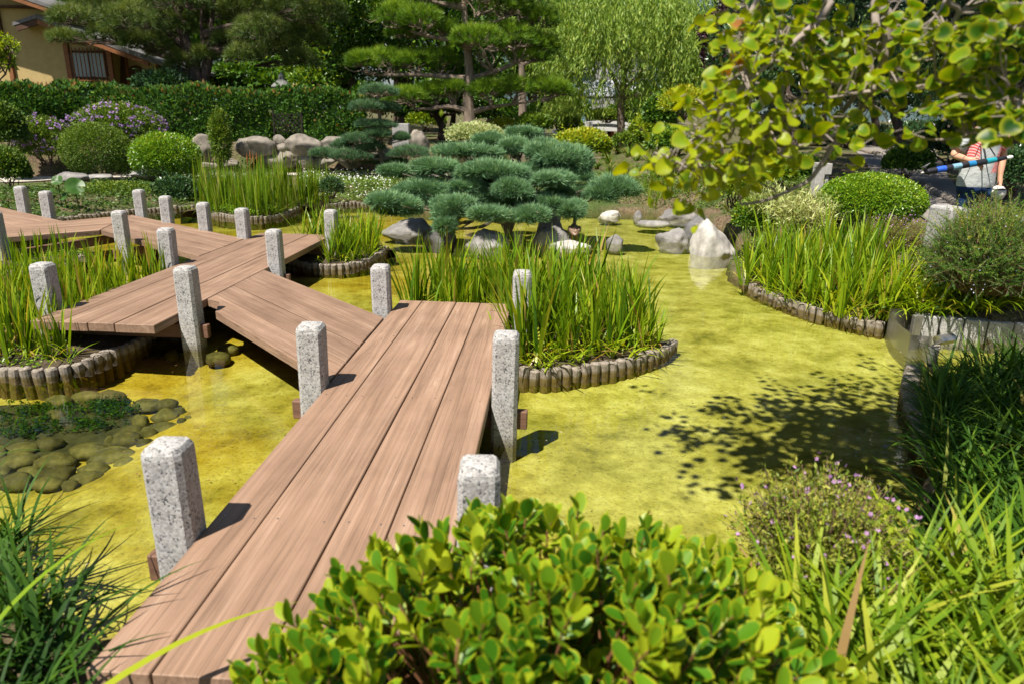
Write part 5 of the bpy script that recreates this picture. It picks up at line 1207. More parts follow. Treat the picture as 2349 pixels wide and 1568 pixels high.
rosemary('shaggy dark rosemary bush with pale flowers in front of the person', (c[0] + .14, 7.15, c[2] - .03), (.56, .5, .50), 2200, 311)
# ================================================================= ROCKS
M_rock, t, out = new_mat('grey garden rock')
n1 = noise(t, 2.2, 8, 0.65); n2 = noise(t, 14, 6, 0.7); oi = N(t, 'ShaderNodeObjectInfo')
col = ramp(t, n1.outputs[0], [(0.30, (0.13, 0.122, 0.115)), (0.5, (0.23, 0.217, 0.205)), (0.68, (0.34, 0.32, 0.30))]).outputs[0]
col = mixc(t, 0.6, col, ramp(t, n2.outputs[0], [(0.3, 0.6), (0.6, 1.1)]).outputs[0], 'MULTIPLY')
hs = N(t, 'ShaderNodeHueSaturation'); mr = N(t, 'ShaderNodeMapRange'); mr.inputs[3].default_value = 0.8; mr.inputs[4].default_value = 1.15
t.links.new(oi.outputs['Random'], mr.inputs[0]); t.links.new(mr.outputs[0], hs.inputs['Value']); t.links.new(col, hs.inputs['Color'])
principled(t, out, hs.outputs[0], 0.9, 0.2, n2.outputs[0], 0.7, 0.03)
M_rockw = plain_mat('pale limestone boulder', (0.40, 0.375, 0.345), .92, .15, .4, 5, .9)
M_rockb = plain_mat('brown grey wall boulder', (0.20, 0.175, 0.145), .92, .15, .45, 4, .7)
M_rockd = plain_mat('dark wet rock', (0.12, 0.115, 0.115), .6, .4, .4, 7, .7)
M_sub, t, out = new_mat('algae coated stone')
n1 = noise(t, 9, 6, 0.65); oi = N(t, 'ShaderNodeObjectInfo'); mr = N(t, 'ShaderNodeMapRange'); mr.inputs[3].default_value = 0.55; mr.inputs[4].default_value = 1.6; t.links.new(oi.outputs['Random'], mr.inputs[0])
col = ramp(t, n1.outputs[0], [(0.3, (0.028, 0.026, 0.008)), (0.5, (0.075, 0.068, 0.020)), (0.72, (0.15, 0.135, 0.045))]).outputs[0]  # algae colour, darkened further to stand in for light absorbed by the water
hs = N(t, 'ShaderNodeHueSaturation'); t.links.new(mr.outputs[0], hs.inputs['Value']); t.links.new(col, hs.inputs['Color']); principled(t, out, hs.outputs[0], .8, .15, n1.outputs[0], .7, .02)
from mathutils import noise as mnoise
def rock_mesh(name, r3, seed, rough=.22, facet=.5, sub=3, flat=None):
    bm = bmesh.new(); bmesh.ops.create_icosphere(bm, subdivisions=sub, radius=1.0); r = np.random.default_rng(seed)
    cuts = [(unit(r.normal(size=3)), r.uniform(.62, .9)) for _ in range(9)]
    off = Vector(r.uniform(-50, 50, 3))
    for v in bm.verts:
        p = np.array(v.co)
        for nrm, dd in cuts:
            s_ = p @ nrm
            if s_ > dd: p = p - nrm * (s_ - dd) * facet
        q = Vector(p); k = 1 + rough * mnoise.fractal(q * 1.3 + off, 1.0, 2.0, 4) + .35 * rough * mnoise.noise(q * 5 + off)
        p = p * k * np.array(r3); v.co = p
    me = bpy.data.meshes.new(name); bm.normal_update(); bm.to_mesh(me); bm.free(); me.polygons.foreach_set('use_smooth', np.full(len(me.polygons), True)); return me
def rock(label, c, r3, mat, seed, cat='rock', name='rock', group=None, rz=None, **kw):
    o = obj(name, rock_mesh(name, r3, seed, **kw), mat, None, c); o.rotation_euler = (0, 0, (seed * 1.7) % 6.28 if rz is None else rz); tag(o, label, cat, group); return o
def rockq(label, u, v, ru, rv, Y, mat, seed, dep=.8, **kw):
    if 501 <= seed <= 516:                       # pond rocks stand in the water, their middle at its surface
        Y0 = on(u, v + rv, WZ)[1]; Y = Y0 + ru * Y0 / FQ * dep * .85; c = at(u, v - rv, Y); top = c[2]; c = c.copy(); c[2] = WZ - .03
        return rock(label, c, (ru * Y / FQ, ru * Y / FQ * dep, max(.06, (top - c[2]) * 1.04)), mat, seed, rz=0, **kw)
    c = at(u, v, Y); return rock(label, c, (ru * Y / FQ, ru * Y / FQ * dep, rv * Y / FQ), mat, seed, rz=0, **kw)
rockq('large pale boulder standing in the water at the right shore', 1640, 548, 58, 42, 11.2, M_rockw, 501, rough=.07, facet=.9, sub=5)
rockq('dark shaded boulder behind the large pale one', 1612, 522, 40, 24, 11.9, M_rockd, 502, sub=4)
rockq('dark streaked pointed rock in the water left of the pale boulder', 1546, 541, 38, 17, 12.0, M_rock, 503, sub=4, facet=.7)
rockq('long flat grey rock at the foot of the far reeds', 1562, 492, 50, 12, 15.2, M_rock, 504, sub=4)
rockq('small pale squared rock standing in the water right of the juniper', 1399, 490, 24, 8, 15.0, M_rockw, 505, sub=4, facet=.8)
rockq('small grey pebble shaped rock in the water near the duck', 1413, 549, 20, 12, 12.0, M_rock, 506)
rockq('small round rock beside the long flat rock', 1464, 492, 10, 7, 15.0, M_rock, 507)
rockq('flat wet slab barely above the water before the far reeds', 1500, 511, 42, 5, 14.0, M_rock, 508)
rockq('pale rock at the waterline under the right pad of the juniper', 1420, 464, 34, 8, 14.6, M_rockw, 509)
rockq('flat pale stone in the water that the duck stands on', 1305, 562, 50, 9, 11.7, M_rockw, 510, dep=.55, sub=4)
rockq('pale layered rock under the left pads of the juniper', 940, 522, 60, 16, 12.9, M_rock, 511, sub=4, rough=.3)
rockq('tall grey rock among the right pads of the juniper', 1262, 500, 30, 24, 12.9, M_rock, 512, sub=4)
rockq('large shaded rock at the water under the juniper', 1268, 540, 46, 24, 12.6, M_rock, 513, sub=4)
rockq('low shaded rock under the middle of the juniper', 1120, 550, 50, 20, 12.5, M_rock, 514, sub=4)
rockq('small shaded rock at the left foot of the juniper trunk', 1010, 535, 36, 22, 12.7, M_rockd, 515, sub=4)
rockq('small rock at the far shore beside the reeds', 1478, 458, 14, 12, 15.6, M_rock, 516)
# wall boulders: (u0,u1,v0,v1) of each, read in the photograph
WB = [(440, 491, 312, 373, 'angular cracked boulder at the left end of the rock wall'), (543, 631, 311, 366, 'large smooth boulder in the rock wall right of the tall fern like plant'), (627, 658, 311, 334, 'small boulder wedged at the top of the rock wall between two large ones'),
      (654, 733, 311, 358, 'large rounded boulder at the top centre of the rock wall'), (732, 800, 312, 348, 'wide boulder at the top right of the rock wall'), (602, 690, 346, 386, 'broad triangular boulder in the lower row of the rock wall'),
      (682, 722, 353, 386, 'dark boulder in the lower row of the rock wall'), (705, 770, 358, 386, 'low boulder in the lower row below the wide top one'), (490, 550, 365, 390, 'half buried pale boulder at the foot of the rock wall'),
      (636, 660, 330, 348, 'small filler stone in the middle of the rock wall'), (768, 830, 345, 384, 'boulder of the rock wall behind the small tiered pine'), (795, 860, 316, 350, 'boulder at the top of the rock wall left of the small pine trunk'),
      (445, 500, 370, 392, 'low stone at the left foot of the rock wall'), (855, 905, 338, 384, 'boulder at the right end of the rock wall'), (300, 370, 385, 412, 'flat pale stone beneath the clipped domes'), (130, 200, 395, 418, 'flat pale stone by the lotus leaves'), (200, 262, 398, 420, 'flat pale stone under the yew like dome')]
for k, (u0, u1, v0, v1, lab) in enumerate(WB):
    Y_ = 22.2 if k < 14 else 18.0
    rockq(lab, (u0 + u1) / 2, (v0 + v1) / 2, (u1 - u0) / 2 * 1.04, (v1 - v0) / 2 * 1.08, Y_ + .25 * ((k * 37) % 3 - 1), M_rockb if k < 14 else M_rock, 520 + k, cat='boulder', name='boulder', group='boulders of the rock wall' if k < 14 else None, sub=4, rough=.10, facet=.85, dep=.7)
rockq('rounded boulder leaning against the granite slab', 963, 330, 25, 30, 22.6, M_rockb, 540, sub=4, facet=.7, cat='boulder', name='boulder')
rockq('pale boulder behind the blue green juniper', 1196, 300, 16, 12, 24, M_rock, 541)
def slab(label, u0, u1, v0, v1, Y, dep, mat, name='granite_slab', cat='stone slab', rz=0.0, bev=.02):
    a, b_ = at(u0, v1, Y), at(u1, v0, Y); w_, h_ = b_[0] - a[0], b_[2] - a[2]
    bm = bmesh.new(); add_box(bm, (-w_ / 2, -dep / 2, 0), (w_ / 2, dep / 2, h_), bev, 2)
    o = bm_obj(name, bm, mat, None, ((a[0] + b_[0]) / 2, Y, a[2])); o.rotation_euler = (0, 0, rz); tag(o, label, cat); return o
slab('upright square granite slab behind the small tiered pine', 903, 939, 284, 345, 22.6, .35, m_granite)
slab('pale granite block beside the path in front of the person', 2137, 2206, 474, 575, 7.55, .38, m_granite, 'granite_block', 'stone block', .1, .03)
# submerged stones in the clear water
SUBL = [(750, 145, 75, 35), (850, 150, 50, 25), (715, 232, 45, 28), (840, 210, 65, 32), (915, 190, 34, 30), (825, 270, 82, 32), (925, 250, 35, 28), (675, 290, 68, 22), (635, 332, 78, 30), (450, 378, 92, 36), (570, 408, 120, 42), (480, 482, 78, 36), (640, 455, 70, 40),
        (280, 440, 88, 38), (290, 505, 90, 36), (90, 375, 85, 38), (105, 432, 95, 42), (145, 497, 75, 36), (90, 543, 75, 26), (15, 490, 40, 30), (245, 545, 80, 22), (440, 522, 70, 20), (290, 205, 50, 35), (300, 140, 60, 20), (450, 112, 80, 18), (560, 106, 80, 15), (255, 345, 70, 30), (735, 352, 45, 25), (760, 300, 40, 20), (960, 235, 25, 20), (360, 560, 40, 14), (560, 345, 30, 14), (10, 540, 40, 24), (5, 400, 40, 30)]
for k, (x, y, rx, ry) in enumerate(SUBL):
    u, v = x * .4513, 860.2 + y * .4513; zb = BZ - .075
    c = on(u, v, zb); Y_ = c[1]; rr = rx * .4513 * math.hypot(Y_, 2.2) / FQ
    o = obj('pond_stone', rock_mesh('pond_stone', (rr * 1.12, rr * .82, .052 + .03 * ((k * 13) % 5) / 5), 560 + k, rough=.16, facet=.5, sub=3), M_sub, None, (c[0], c[1], c[2] - .01)); o.rotation_euler = (0, 0, random.uniform(-.4, .4))
    tag(o, 'flat algae coated stone lying under water in the ring at the left edge', 'stone', 'submerged stones of the left ring')
for k, (x, y, rx, ry, lab) in enumerate([(1500, 1275, 100, 35, 'flat mossy stone under water right of the tall granite post, the nearest of four'), (1570, 1215, 82, 30, 'flat mossy stone under water nearest the slanting deck'), (1190, 1255, 56, 28, 'small mossy stone under water left of the tall granite post'), (1130, 1180, 95, 20, 'dark stone under water in the shade of the overhanging deck')]):
    u, v = x * .3335, 401.4 + .3335 * y; c = on(u, v, BZ); rr = rx * .3335 * c[1] / FQ
    o = obj('pond_stone', rock_mesh('pond_stone', (rr, rr * .75, .07), 600 + k, rough=.1, facet=.3), M_sub, None, (c[0], c[1], c[2] + .015)); tag(o, lab, 'stone')
b, r_ = Buf(), np.random.default_rng(44)
for u, v, ru, rv, n in [(110, 945, 100, 28, 130), (255, 935, 60, 24, 110), (60, 985, 70, 24, 60), (200, 975, 60, 16, 40)]:
    for j in range(n):
        c = on(u + ru * r_.normal() * .5, v + rv * r_.normal() * .5, BZ - .08); nl = 12; h_ = r_.uniform(.01, .045)
        P = c + np.stack([r_.normal(size=nl) * .012, r_.normal(size=nl) * .012, np.linspace(0, h_, nl)], 1)
        leaves(b, P, unit(randdir(nl, r_) * [1, 1, .3] + [0, 0, .4]), randdir(nl, r_) * .5 + [0, 0, 1], .026, np.clip(r_.normal(.30, .25, nl), 0, 1), .55)
M_waterplant = leaf_mat('water weed', [(0, (.008, .028, .004)), (.5, (.025, .075, .006)), (1, (.10, .22, .010))], .3, (1.2, 1.1, .3), .9, .02)
tag(b.build('water_weed', M_waterplant), 'dark green water weed growing under water inside the stone ring', 'water weed', kind='stuff')
mp_ = np.array([on(u, v, BZ)[:2] for u, v in [(-60, 905), (60, 900), (180, 902), (290, 906), (318, 930), (290, 975), (220, 1000), (120, 1020), (-60, 1040)]]); cm = mp_.mean(0); P_m = smooth_path(np.vstack([mp_, mp_[:1]]), 4)
V_ = [(cm[0], cm[1], BZ - .09)] + [(p[0], p[1], BZ - .10) for p in P_m]; nn_ = len(P_m)
tag(obj('mud', mesh_np('mud', V_, [np.array([[0, 1 + i, 1 + (i + 1) % nn_] for i in range(nn_)])], smooth=True), plain_mat('dark pond mud', (.035, .035, .012), .9, .2, .5, 12, .4)), 'dark mud inside the ring of submerged stones', 'mud', kind='structure')
# fallen debris on deck and bed
M_dead = plain_mat('dry fallen leaf', (.23, .12, .05), .8, .2, .4, 40)
b = Buf(); r_ = np.random.default_rng(45)
P = np.stack([r_.uniform(-3.2, 3.2, 260), r_.uniform(2.4, 7, 260), np.full(260, BZ + .012)], 1); leaves(b, P, randdir(260, r_) * [1, 1, .05], [0, 0, 1] + randdir(260, r_) * .1, .022 * r_.uniform(.4, 1.3, 260), .5, .55)
tag(b.build('fallen_leaves', M_dead), 'small dry leaves and bits lying on the pond bed', 'fallen leaves', kind='stuff')
b = Buf(); n_ = 170; P = np.stack([r_.uniform(-3.0, 3.3, n_), r_.uniform(2.6, 9, n_), np.full(n_, WZ + .004)], 1); P[:40, :2] = np.array([3.75, 6.6]) + r_.normal(size=(40, 2)) * [.12, .25]
leaves(b, P, randdir(n_, r_) * [1, 1, .02], [0, 0, 1] + randdir(n_, r_) * .06, .020 * r_.uniform(.3, 1.3, n_), r_.random(n_), .5)
tag(b.build('floating_bits', leaf_mat('floating leaf bits', [(0, (.16, .09, .04)), (.5, (.30, .26, .06)), (1, (.5, .46, .34))], .2)), 'tiny leaves and petals floating on the pond water', 'floating leaves', kind='stuff')

# right bank: granite kerb blocks, log stumps, strainer screen
m_conc = plain_mat('weathered concrete', (0.36, 0.345, 0.32), .9, .2, .2, 12, .4)
ke = empty('granite_kerb', on(2113, 724, -.13), 'low kerb of grey granite blocks right of the strainer screen', 'kerb')
kp = [on(u, v, -.13) for u, v in [(2104, 724), (2160, 729), (2215, 734), (2270, 738), (2330, 741), (2395, 744)]]
for k in range(5):
    a, b_ = kp[k], kp[k + 1]; d = b_ - a; L_ = np.linalg.norm(d[:2]); ang = math.atan2(d[1], d[0]); bm = bmesh.new()
    add_box(bm, (0.008, 0, -.62), (L_ - .008, .16, 0), .012, 2); o = bm_obj('block', bm, m_granite, ke, a - np.array(ke.location)); o.rotation_euler = (0, 0, ang)
edging([(3.46, 5.72), (3.26, 5.40), (3.10, 5.05), (2.92, 4.6), (2.72, 4.15)], 'line of dark log stumps edging the shaded right bank', top=-.2, scale=1.5)
M_perf, t, out = new_mat('perforated steel sheet')
tc = N(t, 'ShaderNodeTexCoord'); mp = N(t, 'ShaderNodeMapping'); mp.inputs['Scale'].default_value = (95, 95, 95); t.links.new(tc.outputs['UV'], mp.inputs[0])
vo = N(t, 'ShaderNodeTexVoronoi'); vo.voronoi_dimensions = '2D'; vo.inputs['Scale'].default_value = 1.0; vo.inputs['Randomness'].default_value = 0.0; t.links.new(mp.outputs[0], vo.inputs['Vector'])
f = ramp(t, vo.outputs['Distance'], [(0.31, 1.0), (0.36, 0.0)]).outputs[0]
p_ = principled(t, None, (.42, .40, .37), .38, .5, None, metal=.85); trn = N(t, 'ShaderNodeBsdfTransparent'); mx = N(t, 'ShaderNodeMixShader')
t.links.new(f, mx.inputs[0]); t.links.new(p_.outputs[0], mx.inputs[1]); t.links.new(trn.outputs[0], mx.inputs[2]); t.links.new(mx.outputs[0], out.inputs[0])
M_steel = plain_mat('grey steel', (.38, .36, .34), .38, .5, .2, 14, 0, .8)
M_black = plain_mat('black rubber', (.02, .02, .022), .5, .4, .2, 10)
A_, B_, C_ = on(2034, 757, WZ), on(2080, 820, WZ), on(2128, 824, WZ); D_ = on(2092, 757, WZ)
se = empty('strainer_screen', A_, 'perforated metal strainer screen standing in the water at the right bank', 'strainer screen')
def sheet(pts, z0, z1, nm, bulge=0.0):
    P = smooth_path(np.array(pts), 8); me = bpy.data.meshes.new(nm); s_ = np.concatenate([[0], np.cumsum(np.linalg.norm(np.diff(P[:, :2], axis=0), axis=1))]); V, F, U = [], [], []
    th = .003; nrm = np.stack([np.gradient(P[:, 1]), -np.gradient(P[:, 0])], 1); nrm = nrm / np.linalg.norm(nrm, axis=1, keepdims=True)
    for sd_ in (-1, 1):
        for i, p in enumerate(P):
            for z in (z0, z1): V.append((p[0] + nrm[i, 0] * th * sd_ - A_[0], p[1] + nrm[i, 1] * th * sd_ - A_[1], z - A_[2])); U.append((s_[i], z))
    n = len(P)
    for sd_ in (0, 1):
        o_ = sd_ * 2 * n
        for i in range(n - 1): F.append([o_ + 2 * i, o_ + 2 * i + 2, o_ + 2 * i + 3, o_ + 2 * i + 1])
    me = mesh_np(nm, V, [np.array(F)]); uv = me.uv_layers.new(name='UVMap'); li = np.zeros(len(me.loops), np.int32); me.loops.foreach_get('vertex_index', li); uv.data.foreach_set('uv', np.array(U, np.float32)[li].ravel())
    return obj(nm, me, M_perf, se)
zt = WZ + .235
mid = (A_ + B_) / 2 + np.array([-.05, -.02, 0])
sheet([A_, mid, B_], WZ - .2, zt, 'sheet'); sheet([B_, (B_ + C_) / 2, C_], WZ - .2, zt - .01, 'sheet'); sheet([A_, (A_ + D_) / 2, D_], WZ - .2, zt, 'sheet')
bm = bmesh.new(); q = on(2100, 728, -.13) - A_; add_box(bm, (q[0] - .05, q[1] - .06, -.25), (q[0] + .05, q[1] - .02, .25), .004); add_box(bm, (q[0] - .055, q[1] - .085, -.25), (q[0] - .035, q[1] - .061, .25), .003); bm_obj('bracket', bm, M_steel, se)
b = Buf(); q = on(2140, 822, WZ + .05); tube(b, [q + [-.02, -.02, -.35], q + [-.01, 0, .10], q + [.02, .02, .17], q + [.2, .1, .17]], [.05, .05, .052, .05], 8, .5); 
pe = empty('drain_pipe', q, 'bent grey steel pipe rising from the water beside the strainer screen', 'pipe'); b.build('pipe', M_steel, pe, off=q, smooth=False)
q = on(2135, 846, WZ + .02); b = Buf(); a_ = np.linspace(0, 2 * np.pi, 25); ring = lambda rr, z: q + np.stack([np.cos(a_) * rr, np.sin(a_) * rr, 0 * a_ + z], 1)
be = empty('strainer_basket', q, 'round perforated basket with a black rim floating before the steel pipe', 'strainer basket')
tube(b, ring(.125, .0), .014, 6, .5, cap=False); b.build('rim', M_black, be, off=q, smooth=True)
n = 24; V, F, U = [], [], []
for i in range(n + 1):
    for z in (-.2, 0): V.append((.115 * np.cos(2 * np.pi * i / n), .115 * np.sin(2 * np.pi * i / n), z)); U.append((.115 * 2 * np.pi * i / n, z))
for i in range(n): F.append([2 * i, 2 * i + 2, 2 * i + 3, 2 * i + 1])
me = mesh_np('basket', V, [np.array(F)], smooth=True); uv = me.uv_layers.new(name='UVMap'); li = np.zeros(len(me.loops), np.int32); me.loops.foreach_get('vertex_index', li); uv.data.foreach_set('uv', np.array(U, np.float32)[li].ravel()); obj('basket', me, M_perf, be)

# kerbs of lying logs along the path
def lying_logs(label, pts, rad=.06, L_=.24):
    P = resample(smooth_path(np.array(pts)[:, :2], 8), L_ * 1.03)[:100]; e = empty('log_kerb', (P[0][0], P[0][1], gzp(*P[0])), label, 'path kerb', 'log kerbs of the path'); z0 = e.location[2]
    for k in range(len(P) - 1):
        a, b_ = P[k], P[k + 1]; d = b_ - a; r = random.uniform(.85, 1.15); bm = bmesh.new()
        bmesh.ops.create_cone(bm, cap_ends=True, segments=9, radius1=rad * r, radius2=rad * r * random.uniform(.88, 1), depth=L_ * random.uniform(.9, 1.0), matrix=Matrix.Rotation(math.pi / 2, 4, 'Y'))
        bmesh.ops.bevel(bm, geom=[e_ for e_ in bm.edges if len(e_.link_faces) == 2 and any(len(f_.verts) > 5 for f_ in e_.link_faces)], offset=.012, segments=1, affect='EDGES')
        m_ = (a + b_) / 2; o = bm_obj('log', bm, m_log, e, (m_[0] - P[0][0], m_[1] - P[0][1], gzp(*m_) - z0 + rad * .75)); o.rotation_euler = (random.uniform(0, 1), 0, math.atan2(d[1], d[0]))
lying_logs('kerb of short lying logs along the near right side of the path', [on(u, v, z) for u, v, z in [(2200, 480, .38), (2156, 456, .40), (2127, 437, .42), (2099, 422, .44), (2063, 409, .45), (2038, 394, .48), (2030, 384, .49)]], .075)
lying_logs('kerb of pale lying logs along the far side of the path', [on(u, v, z) for u, v, z in [(2012, 360, .55), (1985, 353, .58), (1960, 347, .60), (1927, 340, .63), (1900, 333, .66)]], .1, .4)
def light_post(label, u0, u1, v0, v1, Y):
    a, b_ = at(u0, v1, Y), at(u1, v0, Y); w_, h_ = b_[0] - a[0], b_[2] - a[2]; e = empty('light_bollard', (a[0], Y, a[2] - .05), label, 'bollard light')
    bm = bmesh.new(); add_box(bm, (0, -.1, 0), (w_ * .58, .1, h_ + .05), .01, 2); bm_obj('column', bm, m_conc, e)
    bm = bmesh.new(); add_box(bm, (w_ * .583, -.1, h_ * .72), (w_, .1, h_ + .04), .01, 2); bm_obj('hood', bm, m_conc, e)
    bm = bmesh.new(); add_box(bm, (w_ * .72, -.06, 0), (w_ * .92, .02, h_ * .69), .006); bm_obj('fin', bm, m_conc, e)
light_post('grey concrete bollard light with an overhanging hood, at the path left of the box bush', 1861, 1906, 374, 445, 13.6)
light_post('distant concrete bollard light under the trees across the path', 2034, 2062, 324, 352, 34)

# ================================================================= DUCK
def loft(rings, name, mat, parent=None, off=(0, 0, 0), n=16, tone=None, cap=True):
    """rings: (center, rx, ry, tiltmatrix or None) ellipses joined in order"""
    V, F = [], []; a_ = np.arange(n) / n * 2 * np.pi
    for c, rx, ry, *ax in rings:
        X, Y_ = (ax[0], ax[1]) if len(ax) > 1 else (np.array([1, 0, 0.]), np.array([0, 1., 0]))
        V += list(np.array(c)[None] + np.cos(a_)[:, None] * rx * np.array(X) + np.sin(a_)[:, None] * ry * np.array(Y_))
    m_ = len(rings)
    for i in range(m_ - 1):
        for j in range(n): F.append([i * n + j, i * n + (j + 1) % n, (i + 1) * n + (j + 1) % n, (i + 1) * n + j])
    T = []
    if cap:
        V.append(np.array(rings[0][0])); V.append(np.array(rings[-1][0]))
        T = [[(j + 1) % n, j, m_ * n] for j in range(n)] + [[(m_ - 1) * n + j, (m_ - 1) * n + (j + 1) % n, m_ * n + 1] for j in range(n)]
    me = mesh_np(name, np.array(V) - np.array(off), [np.array(F)] + ([np.array(T)] if T else []), smooth=True)
    return obj(name, me, mat, parent)
M_duck, t, out = new_mat('mallard plumage')
tc = N(t, 'ShaderNodeTexCoord'); sp_ = N(t, 'ShaderNodeSeparateXYZ'); t.links.new(tc.outputs['Object'], sp_.inputs[0]); n1 = noise(t, 70, 3, .6)
body = ramp(t, n1.outputs[0], [(.35, (.05, .028, .018)), (.5, (.19, .11, .07)), (.65, (.42, .31, .22))]).outputs[0]
f = N(t, 'ShaderNodeMapRange'); f.inputs[1].default_value = .272; f.inputs[2].default_value = .285; t.links.new(sp_.outputs[2], f.inputs[0])
principled(t, out, mixc(t, f.outputs[0], body, (.005, .045, .035)), .45, .4)
q = on(1317, 549, -.24); de = empty('duck', q, 'brown duck with a dark green head standing on the flat stone, seen from behind', 'duck')
X, Zv, Yv = np.array([1, 0, 0.]), np.array([0, 0, 1.]), np.array([0, 1., 0])
def dr(y, z, rx, rz): return (q + [0, y, z], rx, rz, X, Zv)
rings = [dr(-.19, .10, .006, .004), dr(-.16, .11, .035, .02), dr(-.11, .125, .068, .045), dr(-.04, .15, .092, .072), dr(.05, .165, .098, .082), dr(.12, .175, .082, .078), dr(.17, .195, .056, .06)]
rings += [(q + [0.005, .19, .235], .034, .034, X, Yv * .8 - Zv * .3), (q + [.01, .19, .275], .030, .030, X, Yv), (q + [.015, .195, .305], .036, .04, X, Yv), (q + [.018, .2, .33], .036, .042, X, Yv), (q + [.018, .2, .352], .026, .03, X, Yv), (q + [.018, .2, .362], .008, .01, X, Yv)]
loft(rings, 'body', M_duck, de, q)
M_beak = plain_mat('ochre bill', (.42, .30, .06), .4, .4, .1); M_leg = plain_mat('orange legs', (.55, .16, .03), .5, .3, .1)
loft([(q + [.03, .225, .325], .016, .012, X, Zv), (q + [.045, .262, .318], .014, .008, X, Zv), (q + [.055, .29, .312], .011, .004, X, Zv)], 'bill', M_beak, de, q, 8)
for s_ in (-1, 1):
    b = Buf(); tube(b, [q + [s_ * .035, .03, .11], q + [s_ * .037, .02, .05], q + [s_ * .038, .03, .004]], [.012, .007, .006], 6)
    for a_ in (-.5, 0, .5): tube(b, [q + [s_ * .038, .03, .006], q + [s_ * .038 + .05 * math.sin(a_), .03 + .05 * math.cos(a_), .003]], [.006, .003], 4)
    b.build('leg', M_leg, de, off=q)
    loft([dr(-.15, .15, .004, .006), (q + [s_ * .075, -.08, .165], .018, .035, X, Zv), (q + [s_ * .098, .02, .175], .02, .055, X, Zv), (q + [s_ * .085, .10, .18], .014, .045, X, Zv), (q + [s_ * .06, .15, .185], .004, .01, X, Zv)], 'wing', M_duck, de, q, 10)

# ================================================================= PERSON on the path
PY = 8.35
M_skin = plain_mat('tanned skin', (.50, .27, .17), .5, .4, .1, 20)
M_shirt, t, out = new_mat('grey polo shirt with red striped panels')
tc = N(t, 'ShaderNodeTexCoord'); sp_ = N(t, 'ShaderNodeSeparateXYZ'); t.links.new(tc.outputs['Object'], sp_.inputs[0])
wv = N(t, 'ShaderNodeTexWave'); wv.bands_direction = 'DIAGONAL'; wv.inputs['Scale'].default_value = 22; wv.inputs['Distortion'].default_value = 0; t.links.new(tc.outputs['Object'], wv.inputs[0])
red = ramp(t, wv.outputs[0], [(.40, (.68, .07, .06)), (.55, (.62, .42, .40))]).outputs[0]
def band(sock, a, b_, soft=.012):
    m1 = N(t, 'ShaderNodeMapRange'); m1.inputs[1].default_value = a; m1.inputs[2].default_value = a + soft; t.links.new(sock, m1.inputs[0])
    m2 = N(t, 'ShaderNodeMapRange'); m2.inputs[1].default_value = b_; m2.inputs[2].default_value = b_ + soft; m2.inputs[3].default_value = 1; m2.inputs[4].default_value = 0; t.links.new(sock, m2.inputs[0])
    mm = N(t, 'ShaderNodeMath', operation='MULTIPLY'); t.links.new(m1.outputs[0], mm.inputs[0]); t.links.new(m2.outputs[0], mm.inputs[1]); return mm.outputs[0]
sk = N(t, 'ShaderNodeMath', operation='MULTIPLY_ADD'); t.links.new(sp_.outputs[2], sk.inputs[0]); sk.inputs[1].default_value = -.22; t.links.new(sp_.outputs[0], sk.inputs[2])
chest = N(t, 'ShaderNodeMath', operation='MULTIPLY'); t.links.new(band(sk.outputs[0], -.245, -.13), chest.inputs[0]); t.links.new(band(sp_.outputs[2], .98, 1.42), chest.inputs[1])
slv = N(t, 'ShaderNodeMath', operation='MULTIPLY'); t.links.new(band(sp_.outputs[0], -.30, -.185), slv.inputs[0]); t.links.new(band(sp_.outputs[2], 1.08, 1.35), slv.inputs[1])
mxx = N(t, 'ShaderNodeMath', operation='MAXIMUM'); t.links.new(chest.outputs[0], mxx.inputs[0]); t.links.new(slv.outputs[0], mxx.inputs[1])
n1 = noise(t, 9, 3, .6)
grey = ramp(t, n1.outputs[0], [(.3, (.36, .38, .38)), (.7, (.47, .49, .48))]).outputs[0]
principled(t, out, mixc(t, mxx.outputs[0], grey, red), .8, .2, n1.outputs[0], .6, .03)
M_jean = plain_mat('dark blue jeans', (.012, .030, .085), .85, .2, .3, 40, .2)
M_cap = plain_mat('blue cap', (.05, .13, .30), .8, .2, .2, 20)
fu = at(2238, 500, PY); pz = gzp(fu[0], PY); po = np.array([fu[0], PY, pz])
pe = empty('person', po, 'person in a grey and red polo shirt and dark jeans holding a folded umbrella', 'person')
W_ = lambda u, v, dy=0: at(u, v, PY + dy) - po
hipL, hipR = W_(2222, 425), W_(2252, 425); neck = W_(2262, 290); shL, shR = W_(2226, 306, .0), W_(2296, 308, .02)
elL, wrL, haL = W_(2186, 356, -.03), W_(2222, 367, -.25), W_(2234, 371, -.27)
elR, wrR, haR = W_(2301, 358, .03), W_(2294, 405, -.05), W_(2293, 416, -.06)
headc = W_(2262, 258, -.03)
def skin_body(name, verts, edges, radii, mat, parent, root):
    me = bpy.data.meshes.new(name); me.from_pydata([tuple(map(float, v)) for v in verts], edges, []); o = obj(name, me, mat, parent)
    md = o.modifiers.new('skin', 'SKIN'); md.use_smooth_shade = True; md.branch_smoothing = .4
    sv = me.skin_vertices[0].data
    for k, r in enumerate(radii): sv[k].radius = (r, r) if np.isscalar(r) else r; sv[k].use_root = (k == root)
    s_ = o.modifiers.new('sub', 'SUBSURF'); s_.levels = 2; s_.render_levels = 2; return o
V, E_, Rr = [], [], []
def jv(p, r, par=None):
    V.append(np.array(p, float)); Rr.append(r)
    if par is not None: E_.append((par, len(V) - 1))
    return len(V) - 1
pel = jv((hipL + hipR) / 2 + [0, 0, .04], .13); sp1 = jv((hipL + hipR) / 2 * .5 + neck * .5, .13, pel); ch = jv(neck * .85 + (hipL + hipR) * .075 + [0, 0, -.05], .13, sp1); nk = jv(neck + [0, 0, .02], .058, ch)
